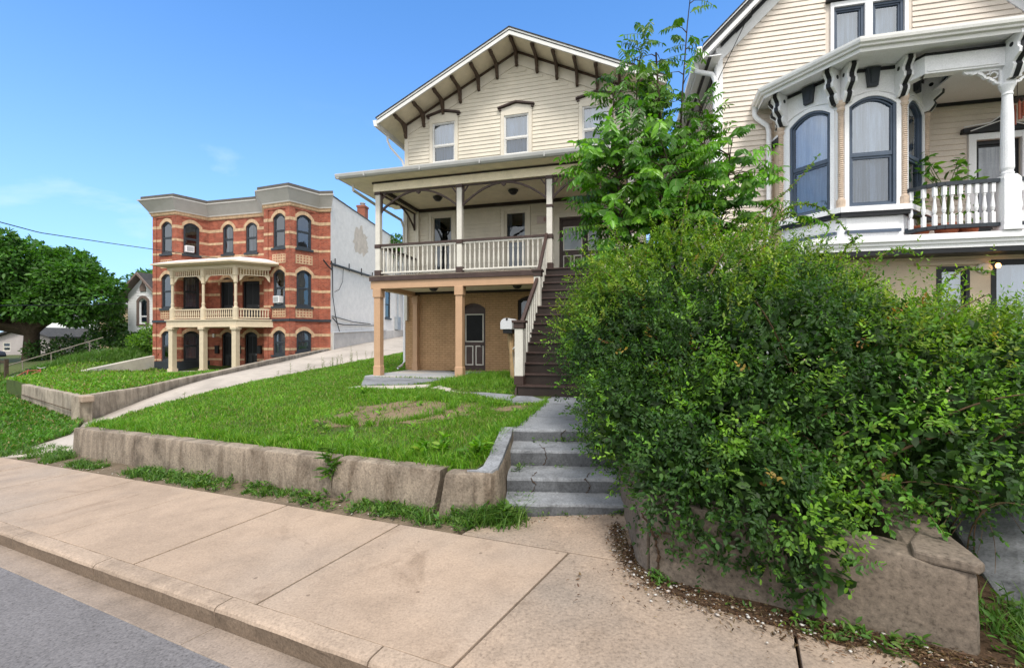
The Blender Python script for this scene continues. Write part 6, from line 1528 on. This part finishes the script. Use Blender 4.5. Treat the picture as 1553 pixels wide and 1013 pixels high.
def stem(pts,r0,mesh,r1=.3):
    P=[Vector(q) for q in pts]; n=14; S=[]
    for i in range(n+1):
        t=i/n; Q=P
        while len(Q)>1: Q=[a.lerp(b,t) for a,b in zip(Q,Q[1:])]
        S.append(Q[0]+Vector((mnoise.noise((i*.7,Q[0].x,1)),mnoise.noise((i*.7,Q[0].y,4)),0))*.03)
    mesh.tube([tuple(q-Vector(SP)) for q in S],[r0*(1-(1-r1)*i/n) for i in range(n+1)],7); return S
TC=[(.075,.205,.014),(.10,.25,.018),(.055,.16,.014),(.15,.33,.03)]
def tcol(z): c=colmix(1,TC)[0]; return c*(.8 if z>5.2 else 1.0)
main=stem([(2.42,7.25,.4),(2.35,7.2,2.5),(2.55,7.3,4.5),(2.3,7.2,6.3)],.045,TK)
leaders=[main,stem([(2.4,7.25,1.2),(2.9,7.4,3.0),(2.7,7.5,5),(2.95,7.4,7.4)],.035,TK,.2),stem([(2.4,7.2,1.5),(1.7,7.0,2.8),(1.7,6.9,3.8),(1.55,6.9,4.6)],.028,TK,.2),stem([(2.45,7.25,1.5),(3.2,7.2,2.8),(3.4,7.1,3.6),(3.4,7.0,4.6)],.028,TK,.2),stem([(2.4,7.2,2),(2.2,6.8,3),(2.2,6.6,3.6),(2.3,6.6,4.3)],.022,TK,.2),stem([(2.5,7.2,2),(3.3,6.9,2.5),(3.75,6.7,2.9),(4.0,6.6,3.5)],.018,TK,.2),stem([(2.3,7.2,4.2),(2.0,7.2,5),(1.9,7.2,5.8),(2.15,7.2,6.6)],.016,TK,.2),stem([(2.3,7.2,2),(1.6,7.1,4),(1.5,7.1,5.0),(1.65,7.1,5.9)],.02,TK,.2),stem([(2.6,7.3,2),(3.1,7.3,4),(3.25,7.3,5.0),(3.05,7.3,5.6)],.02,TK,.2),stem([(2.4,7.3,2),(2.3,7.4,4),(2.1,7.4,5.0),(2.4,7.4,5.8)],.02,TK,.2)]
for li,S in enumerate(leaders):
    n=len(S)
    for rep in range((100,44,120,100,100,16,34,64,60,70)[li]):
        t=random.uniform(.38 if li in(0,1) else .3,1); j=min(int(t*(n-1)),n-2); b=S[j].lerp(S[j+1],t*(n-1)-j)
        if li==1 and b.z>5.0 and random.random()<.15: continue
        a=random.uniform(0,6.28); out=Vector((math.cos(a),math.sin(a)*.9,random.uniform(-.1,.75))).normalized()
        ext=random.uniform(.0,.55)*(1 if b.z<4.9 else .35)*( .8 if li in (5,) else 1); e=b+out*ext+Vector((0,0,-.05*ext))
        if e.z<3.2 and random.random()<.25: continue
        if ext>.12: BR.tube([tuple(b-Vector(SP)),tuple(b.lerp(e,.5)-Vector(SP)+Vector((0,0,.03))),tuple(e-Vector(SP))],[.010,.007,.004],5)
        for q in range(2 if ext>.3 else 1):
            dd=out+Vector((random.uniform(-.7,.7),random.uniform(-.7,.7),random.uniform(-.2,.5)))
            big=1.0 if b.z<4.9 else .8
            compound(A,e,dd,random.uniform(.26,.42)*big,random.randint(4,6),random.uniform(.12,.17)*big,random.uniform(.06,.085)*big,tcol(b.z),random.uniform(.4,1.1),RM)
# two long leaf sprays reaching over the porch and to the bay
for (b,d) in (((1.35,6.9,3.45),(-1,-.1,.1)),((1.3,6.9,4.15),(-1,0,.35)),((1.45,6.9,3.0),(-1,-.2,.15)),((3.6,6.7,3.75),(1,-.1,.15)),((3.55,6.7,3.45),(1,0,.2))):
    for k in range(2): compound(A,b,np.array(d)+rng.normal(0,.12,3),.6,9,.12,.04,tcol(3),.5,RM)
A.build('foliage',M['leaf2'],TR); TK.build('trunk',M['bark'],TR,smooth=True); RM.build('leaf_stalk',M['greenstem'],TR)

# ---- distant trees: trunk, limbs, crown of leaf clusters
def crown(acc,cl,n,size,cols,org,flat=.75):
    vol=np.array([r**2 for _,r in cl]); idx=rng.choice(len(cl),size=n,p=vol/vol.sum()); Cn=np.array([c for c,_ in cl])[idx]; Rr=np.array([r for _,r in cl])[idx]
    d=rnd(n); rad=rng.uniform(.35,1.0,n)**.45*(1+.3*np.array([mnoise.noise(tuple(a)) for a in Cn+d*2.2])); p=Cn+d*(Rr*rad)[:,None]*np.array([1,1,flat])
    c=colmix(n,cols)*(1+.25*np.array([mnoise.noise(tuple(a*.55)) for a in p]))[:,None]
    acc.add(leaves(p-org,unit(d*.8+rng.normal(0,.6,(n,3))+[0,0,-.15]),unit(d*.6+rng.normal(0,.5,(n,3))+[0,0,.7]),size*rng.uniform(.6,1.4,n),size*.55*rng.uniform(.7,1.3,n),np.clip(c,0,1),curl=.2))
def tree(name,org,th,tr,clumps,n,size,cols,label,limbs=True,cat='tree'):
    T=thing(name,org,0,label,cat); o=np.array(org,float); A=Acc(); crown(A,clumps,n,size,cols,o); A.build('crown',M['leaf'],T)
    t=MB(); t.tube([(0,0,-.6),(0.02,0,0),(.0,.05,th*.5),(.1,0,th)],[tr*1.5,tr*1.15,tr*.95,tr*.8],12)
    if limbs:
        for c,r in clumps:
            e=Vector(c)-Vector(org); s=Vector((.1,0,th*random.uniform(.6,1.0)*.95)); m_=s.lerp(e,.5)+Vector((0,0,-.1*r+.3)); t.tube([tuple(s),tuple(m_),tuple(e)],[tr*.5,tr*.3,tr*.1],7)
    t.build('trunk',M['bark'],T,smooth=True); return T
BT=[(.05,.14,.02),(.065,.17,.025),(.085,.20,.03),(.04,.105,.018)]
ox=(-35.4,33,.15)
cl=[((-39,33,6.2),2.6),((-35.5,32,7.0),2.7),((-32.5,33,6.0),2.4),((-42,33,5),2.5),((-36.5,31,4.4),2.0),((-33.3,31.4,4.0),1.8),((-30.6,33,4.7),2.0),((-40,31.5,3.4),1.9),((-37,34,8.0),2.2),((-34,34.5,7.6),1.9),((-44,33,3.6),2.2),((-32,32,5.6),1.5),((-38.5,31,6.4),1.6),((-35.3,31,5.6),1.5),((-31.2,32,3.5),1.3)]
cl=[((x,y,z*1.0),r*.80) for (x,y,z),r in cl]
rq=random.Random(5)
for k in range(34):
    (x,y,z),r=cl[rq.randrange(15)]; a=rq.uniform(0,6.28); e=rq.uniform(-.5,1.2); cl.append(((x+r*math.cos(a)*math.cos(e)*1.02,y+r*math.sin(a)*math.cos(e)*.8,z+r*math.sin(e)*.85),rq.uniform(.45,.95)))
tree('maple_tree',ox,3.2,.46,cl,32000,.32,BT,'large spreading green maple tree with a thick trunk at the far left')
tree('shade_tree',(-29.5,44,.6),3.,.4,[((-31,44,6),2.4),((-28.5,44,5.5),2.0),((-33.5,44,6.6),2.2),((-29.5,44,7.3),1.4),((-36,45,7),2.2)],9000,.38,BT,'rounded green tree behind the big maple, left of the white cottage')
tree('spruce_tree',(-31.0,52,1.0),6,.3,[((-31.0,52,8.6),1.2),((-30,52,7.6),1.2),((-32.2,52,7.2),1.3),((-29.5,52,8.4),.9)],2600,.35,DK,'dark treetop rising behind the white cottage roof')
tree('backyard_tree',(-9.6,42,2),5.2,.25,[((-10.2,40,10.2),1.0),((-9.4,40,9.5),1.0),((-10.7,40,9.4),.8),((-8.8,40,8.9),.8)],1800,.28,BT,'small green treetop seen between the brick house and the cream porch')
def bush(name,c,r,n,size,cols,label,extra=(),cat='bush'):
    T=thing(name,(c[0],c[1],c[2]-r),0,label,cat); A=Acc(); o=np.array([c[0],c[1],c[2]-r]); crown(A,[(c,r),*extra],n,size,cols,o,.95); A.build('foliage',M['leaf'],T)
    t=MB()
    for k in range(4): a=k*1.6; t.tube([(0,0,-.2),(r*.3*math.cos(a),r*.3*math.sin(a),r*.6),(r*.6*math.cos(a),r*.6*math.sin(a),r*1.3)],[.06,.04,.02],6)
    t.build('stem',M['bark'],T); return T
bush('gap_bush',(4.0,15.5,2.0),1.6,4200,.16,DK,'dark green bushes filling the gap between the two clapboard houses',(((3.6,14.6,1.4),1.2),((4.6,16,3.4),1.3)))
bush('ivy_mound',(-36.3,40.5,2.6),1.5,3600,.26,DK,'dark conical ivy-covered mound beside the beige house',(((-36.3,40.5,4.2),1.0),((-35.2,40,2.2),1.2)))
bush('hedge_bush',(-32.6,32.8,1.0),1.0,2200,.2,DK,'dark clipped bush under the maple beside the pipe handrail',(((-31,33,1.3),.9),((-34.2,32.5,.8),.9)))
bush('hedge_bush',(-24.9,31.2,1.9),.95,2400,.17,MID,'leafy green bush at the foot of the white cottage beside the brick house',(((-26.0,31.3,1.5),.7),((-24.0,30.9,1.3),.75)))
bush('round_bush',(-23.7,30.4,.7),.6,900,.13,DK,'small round dark bush against the brick house corner')
bush('hedge_bush',(-29.6,34.5,1.4),.9,1800,.2,DK,'dark bush at the top of the pipe handrail',(((-28.6,35,1.7),.8),))
P=[]
for k in range(260): t=random.random(); x=-29.6+4.5*t+random.uniform(-.6,.6); y=27.2+3.2*t+random.uniform(-1.0,.8); P.append((x,y,random.uniform(.5,1.5)))
tufts('weeds',P,up_f,26,.38,.16,[(.09,.2,.03),(.07,.16,.03),(.12,.2,.05)],.03,label='tall weeds covering the bank below the white cottage',cat='weeds')
# ================================================================ FAR BUILDINGS, WIRES, VEHICLES, POTS
def cottage():
    T=thing('white_cottage',(-29.75,36.2,0),R(-12),'small white clapboard cottage with a brown-trimmed gable behind the brick house','house')
    W=1.55; fr=Pan((0,0),0.0); zt=lambda x:6.85-.92*abs(x); op=[(-.42,.42,2.95,4.75,.28)]
    m=MB(); wall(m,fr,-W,W+1.6,2.2,lambda x:zt(x) if x<W else zt(W),op,.1,0,1,breaks=(0,W)); siding(m,fr,2.25,6.7,lambda z:(max(-W,-(6.78-z)/.92) ,min(W,(6.78-z)/.92)),[(-.62,.62,2.8,5.2,0)],.13)
    m.quad((-W,0,2.2),(-W,8,2.2),(-W,8,zt(W)),(-W,0,zt(W))); m.quad((W+1.6,0,2.2),(W+1.6,8,2.2),(W+1.6,8,zt(W)),(W+1.6,0,zt(W))); m.build('wall',[M['whitesiding'],M['room']],T)
    f=MB(); f.box(-W-.03,W+1.6,.03,8,-1,2.2); f.build('foundation',M['greyhouse'],T)
    r=MB()
    for sg in (-1,1):
        xe=sg*2.3; z=lambda x,d:6.85-.92*abs(x)+d
        r.extr([(0,-.6,z(0,.02)),(xe,-.6,z(xe,.02)),(xe,-.6,z(xe,.22)),(0,-.6,z(0,.22))],(0,.1,0),0); r.extr([(0,-.5,z(0,.1)),(xe,-.5,z(xe,.1)),(xe,-.5,z(xe,.24)),(0,-.5,z(0,.24))],(0,8.6,0),1); r.extr([(0,-.5,z(0,.02)),(xe,-.5,z(xe,.02)),(xe,-.5,z(xe,.06)),(0,-.5,z(0,.06))],(0,8.6,0),0)
    M['mauve']=paint('mauve_trim',(.2,.15,.13),.6,.1,4); r.build('roof',[M['mauve'],M['shingle']],T)
    w=window(T,fr,op[0],'whitesiding',.3,.08,.05,'glass','full'); c=MB(); ring(c,fr,outline((-.62,.62,2.8,4.85,.4),0),outline(op[0],0),0,.08); fr.extr(c,[(-.28,5.6),(.28,5.6),(.28,5.9),(.12,6.2),(-.12,6.2),(-.28,5.9)],0,.1); fr.box(c,-.05,.05,6.2,6.7,0,.1); c.build('casing',M['mauve'],T)
cottage()
def simple_house(name,loc,rz,w,d,h,roof,mat,label,wins=()):
    T=thing(name,loc,R(rz),label,'house','far houses behind the maple'); m=MB(); fr=Pan((-w/2,0),0.0); ops=[(a+w/2,b+w/2,c,e,0) for a,b,c,e in wins]
    zt=lambda x:h+roof*(1-abs(x-w/2)/(w/2)); wall(m,fr,0,w,-1.5,zt,ops,.1,0,1,breaks=(w/2,))
    for x in (-w/2,w/2): m.quad((x,0,-1.5),(x,d,-1.5),(x,d,h),(x,0,h))
    m.poly([(-w/2,d,-1.5),(w/2,d,-1.5),(w/2,d,h),(0,d,h+roof),(-w/2,d,h)]); m.build('wall',[mat,M['room']],T)
    r=MB()
    for sg in (-1,1): 
        xe=sg*(w/2+.4); k=roof/(w/2); r.extr([(0,-.4,h+roof+.02),(xe,-.4,h-.4*k+.02),(xe,-.4,h-.4*k+.2),(0,-.4,h+roof+.2)],(0,d+.8,0))
    r.build('roof',M['shingle'],T)
    for o in ops: window(T,fr,o,'offwhite',.5,.07,.04,'glassdk',None)
simple_house('beige_house',(-37.2,43,0),-8,5.6,7,4.0,.9,M['beigehouse'],'beige stucco house half hidden behind trees left of the white cottage',[(.2,1.0,1.6,3.2),(1.75,2.5,2.3,3.4),(-2.2,-1.4,1.2,2.6)])
simple_house('grey_garage',(-50.2,46,-.4),-10,7,6,2.3,.9,M['greyhouse'],'low grey garage seen under the maple branches at the far left',[(-2.6,-1.6,.9,1.8)])
simple_house('white_house',(-45.5,52,0),-12,9,8,4.2,2.6,M['whitesiding'],'white clapboard house glimpsed behind the maple trunk',[(-3.3,-2.4,1.4,3.2),(-.5,.5,1.4,3.2),(2.2,3.1,1.4,3.2)])
simple_house('white_house',(-60,58,0),-14,9,8,4.0,2.4,M['whitesiding'],'pale house at the extreme left edge behind the dark car',[(-3,-2,1.4,3.0),(1.6,2.6,1.4,3.0)])
# parked car, far left
car=thing('parked_car',(-50.6,42.5,-.35),R(-12),'dark parked car at the far left beyond the maple','car')
b=MB(); prof=[(-2.1,.35),(-2.15,.7),(-1.9,.85),(-1.2,.95),(-.7,1.42),(.6,1.45),(1.25,1.0),(2.0,.88),(2.15,.6),(2.1,.35)]
b.extr([(x,-.85,z) for x,z in prof],(0,1.7,0)); b.build('body',M['carpaint'],car,bevel=.06)
g=MB(); g.extr([(x,-.858,z) for x,z in [(-1.05,.98),(-.62,1.36),(.55,1.38),(1.05,1.0)]],(0,.01,0)); g.build('window',M['doorglass'],car)
for x in (-1.35,1.35):
    for y in (-.86,.7):
        w=MB(); w.tube([(x,y,.33),(x,y+.16,.33)],.33,16); wo=w.build('wheel',M['tyre'],car); q=MB(); q.tube([(x,y-.01,.33),(x,y+.17,.33)],.18,12); q.build('rim',M['alu'],wo)
# red bicycle lying in the grass at the handrail foot
bk=thing('bicycle',(-27.6,25.6,-.52),R(20),'red bicycle lying in the grass at the foot of the pipe handrail','bicycle')
for i,x in enumerate((-.52,.52)):
    w=MB(); n=20; w.tube([(x+.33*math.cos(2*math.pi*k/n),.05+.33*math.sin(2*math.pi*k/n)*.75,.15+.33*math.sin(2*math.pi*k/n)*.6) for k in range(n+1)],.022,6)
    for k in range(8): a=k*math.pi/4; w.tube([(x,.05,.15),(x+.32*math.cos(a),.05+.32*math.sin(a)*.75,.15+.32*math.sin(a)*.6)],.006,4)
    w.build('wheel',M['tyre'],bk)
f=MB(); 
for a,b_ in (((-.52,.05,.15),(-.1,.0,.12)),((-.52,.05,.15),(-.2,.35,.45)),((-.1,0,.12),(-.2,.38,.48)),((-.1,0,.12),(.35,.32,.42)),((-.2,.33,.43),(.32,.35,.45)),((.52,.05,.15),(.32,.38,.5))): f.tube([a,b_],.03,6)
f.build('frame',M['redmetal'],bk); f=MB(); f.tube([(.15,.45,.6),(.32,.42,.55),(.5,.5,.6)],.018,6); f.build('handlebar',M['alu'],bk); f=MB(); f.box(-.34,-.1,.36,.46,.48,.54); f.build('saddle',M['black'],bk,bevel=.02)
fp=MB(); 
FP=thing('fence',(-30.0,26.6,-.55),R(-25),'short dark wooden post and rail fence at the far left edge of the lawn','fence')
for x in (-2.6,-1.2,0): q=MB(); q.box(x-.08,x+.08,-.08,.08,-.3,1.1); q.build('post',M['bark'],FP)
q=MB(); q.box(-2.6,0,-.04,.04,.85,1.0); q.build('rail',M['bark'],FP)
# overhead cables
def cable(pts,r,label,name='overhead_cable'):
    P=[Vector(p) for p in pts]; n=24; S=[]
    for i in range(n+1):
        t=i/n; q=P[0].lerp(P[1],t); q.z-=pts[2]*4*t*(1-t) if False else 0; S.append(tuple(q))
    m=MB(); m.tube(S,r,6); o=m.build(name,M['black']); tag(o,label,'cable'); return o
def pxp(u,v,d): return ((u-776.5)/680*d,d,1.7+(515-v)/680*d)
def hang(u,v,label,r,grp=None):
    pts=[pxp(a,b,c) for a,b,c in zip(u,v,(18,22,25,27.2))]
    m=MB(); S=[]
    for i in range(33):
        t=i/32*3; k=min(int(t),2); f=t-k; S.append(tuple(Vector(pts[k]).lerp(Vector(pts[k+1]),f)))
    m.tube(S,r,6); tag(m.build('overhead_cable',M['black'],smooth=True),label,'cable',grp)
hang((-60,60,160,330),(321,353,368,392),'upper black overhead cable crossing the sky to the brick house',.022)
hang((-60,60,130,190),(464,463,463,460),'lower overhead cable crossing in front of the maple tree',.022)
# potted plants on the right-hand porch
def pot(x,y,r,h,label,lv,n,cols,tall):
    w=vw(x,y,3.44); T=thing('potted_plant',w,0,label,'potted plant','potted plants on the white porch'); p=MB(); p.lathe((0,0),[(r*.7,0),(r,h*.85),(r*1.1,h*.86),(r*1.1,h),(r*.95,h),(r*.9,h*.9)],16); p.build('pot',M['terracotta'],T,smooth=False)
    s=MB(); A=Acc()
    for k in range(n):
        a=random.uniform(0,6.28); hh=h+tall*random.uniform(.3,1); e=(random.uniform(.05,.34)*math.cos(a)*tall,random.uniform(.05,.3)*math.sin(a)*tall,hh); s.tube([(0,0,h*.9),(e[0]*.3,e[1]*.3,hh*.7),e],[.012,.009,.005],5)
        m=lv; b=np.repeat(np.array([e]),m,0)+rng.normal(0,.06,(m,3)); th=rng.uniform(0,6.28,m); L=rng.uniform(.08,.2,m); A.add(leaves(b,np.c_[np.cos(th),np.sin(th),rng.uniform(-.6,.5,m)],rng.normal(0,.4,(m,3))+[0,0,1],L,L*.5,colmix(m,cols),curl=.3))
    s.build('stem',M['greenstem'],T,smooth=True); A.build('foliage',M['leaf2'],T)
pot(3.62,-.75,.17,.30,'tall leafy potted plant with wide green leaves behind the porch balustrade',9,13,TC,1.5)
pot(3.15,-.85,.15,.26,'low potted plant in a terracotta pot near the bay window corner',6,6,YEL,.55)
pot(3.95,-.7,.16,.28,'small potted plant in a terracotta pot beside the white porch column',5,4,MID,.35)

# ================================================================ SKY, SUN, CAMERA
SKYTINT=(.62,1.16,1.56); FILL_CLOUD=(7.3,7.4,7.5)
SUN_EL,SUN_AZ=R(56),R(172)      # azimuth measured clockwise from +Y (the view direction)
w=bpy.data.worlds.new('World'); SC.world=w; w.use_nodes=True; nt=w.node_tree; bg=nt.nodes['Background']
sky=nt.nodes.new('ShaderNodeTexSky'); sky.sky_type='NISHITA'; sky.sun_disc=False; sky.sun_elevation=SUN_EL; sky.sun_rotation=SUN_AZ; sky.air_density=1.0; sky.dust_density=.8; sky.ozone_density=3.5; sky.altitude=200
tc=nt.nodes.new('ShaderNodeTexCoord'); mp=nt.nodes.new('ShaderNodeMapping'); mp.inputs['Scale'].default_value=(1,1,2.6); nt.links.new(tc.outputs['Generated'],mp.inputs[0])
n1=nd(nt,'ShaderNodeTexNoise',Scale=4.2,Detail=7,Roughness=.55,Distortion=.3); nt.links.new(mp.outputs[0],n1.inputs['Vector'])
r1=nt.nodes.new('ShaderNodeValToRGB'); r1.color_ramp.elements[0].position=.55; r1.color_ramp.elements[0].color=(0,0,0,1); r1.color_ramp.elements[1].position=.78; r1.color_ramp.elements[1].color=(.42,.42,.42,1); nt.links.new(n1.outputs['Fac'],r1.inputs[0])
# unseen cloud deck added as fill light overhead and behind, clear blue over the houses
sx=nt.nodes.new('ShaderNodeSeparateXYZ'); nt.links.new(tc.outputs['Generated'],sx.inputs[0])
def mth(op,a,b,c=None):
    n=nt.nodes.new('ShaderNodeMath'); n.operation=op
    for i,q in enumerate((a,b,c)):
        if q is None: continue
        if isinstance(q,(int,float)): n.inputs[i].default_value=q
        else: nt.links.new(q,n.inputs[i])
    return n.outputs[0]
n2=nd(nt,'ShaderNodeTexNoise',Scale=2.3,Detail=6,Roughness=.55); nt.links.new(tc.outputs['Generated'],n2.inputs['Vector'])
dv_=mth('ADD',mth('MULTIPLY_ADD',sx.outputs[1],-.66,mth('MULTIPLY',sx.outputs[2],.75)),mth('MULTIPLY_ADD',n2.outputs['Fac'],.7,-.35))
r2=nt.nodes.new('ShaderNodeValToRGB'); r2.color_ramp.elements[0].position=.18; r2.color_ramp.elements[0].color=(0,0,0,1); r2.color_ramp.elements[1].position=.42; r2.color_ramp.elements[1].color=(1,1,1,1); nt.links.new(dv_,r2.inputs[0])
lz=nt.nodes.new('ShaderNodeMapRange'); lz.inputs[1].default_value=.30; lz.inputs[2].default_value=.44; lz.inputs[3].default_value=1.0; lz.inputs[4].default_value=0.0; nt.links.new(sx.outputs[2],lz.inputs[0]); lowz=lz.outputs[0]
tint=nt.nodes.new('ShaderNodeMix'); tint.data_type='RGBA'; tint.blend_type='MULTIPLY'; tint.inputs[0].default_value=1; nt.links.new(sky.outputs[0],tint.inputs[6]); tint.inputs[7].default_value=(*SKYTINT,1)
mx=nt.nodes.new('ShaderNodeMix'); mx.data_type='RGBA'; nt.links.new(mth('MULTIPLY',r1.outputs[0],lowz),mx.inputs[0]); nt.links.new(tint.outputs[2],mx.inputs[6]); mx.inputs[7].default_value=(6.5,7,8,1)
hz=mth('MULTIPLY',mth('POWER',mth('SUBTRACT',1.0,mth('MAXIMUM',sx.outputs[2],0.0)),3.0),.75)
mh=nt.nodes.new('ShaderNodeMix'); mh.data_type='RGBA'; nt.links.new(hz,mh.inputs[0]); nt.links.new(mx.outputs[2],mh.inputs[6]); mh.inputs[7].default_value=(3.1,3.75,4.7,1)
m2=nt.nodes.new('ShaderNodeMix'); m2.data_type='RGBA'; nt.links.new(r2.outputs[0],m2.inputs[0]); nt.links.new(mh.outputs[2],m2.inputs[6]); m2.inputs[7].default_value=(*FILL_CLOUD,1)
nt.links.new(m2.outputs[2],bg.inputs[0]); bg.inputs[1].default_value=.14
sl=bpy.data.lights.new('sun','SUN'); sl.energy=2.1; sl.angle=R(14); sl.color=(1,.95,.87); so=bpy.data.objects.new('sun',sl); COL.objects.link(so)
dv=Vector((math.sin(SUN_AZ)*math.cos(SUN_EL),math.cos(SUN_AZ)*math.cos(SUN_EL),math.sin(SUN_EL))); so.rotation_euler=dv.to_track_quat('Z','Y').to_euler(); so.location=(0,-20,30)
cd=bpy.data.cameras.new('camera'); cd.sensor_width=36; cd.lens=680/1553*36; cd.shift_x=0; cd.shift_y=(515-506.5)/1553; cd.clip_end=2000; cd.clip_start=.05
co=bpy.data.objects.new('camera',cd); COL.objects.link(co); co.location=(0,0,1.7); co.rotation_euler=(R(90),0,0); SC.camera=co
SC.view_settings.view_transform='Standard'; SC.view_settings.look='None'; SC.view_settings.exposure=.6; SC.view_settings.gamma=1
SC.render.engine='CYCLES'; SC.cycles.max_bounces=8; SC.cycles.transparent_max_bounces=12
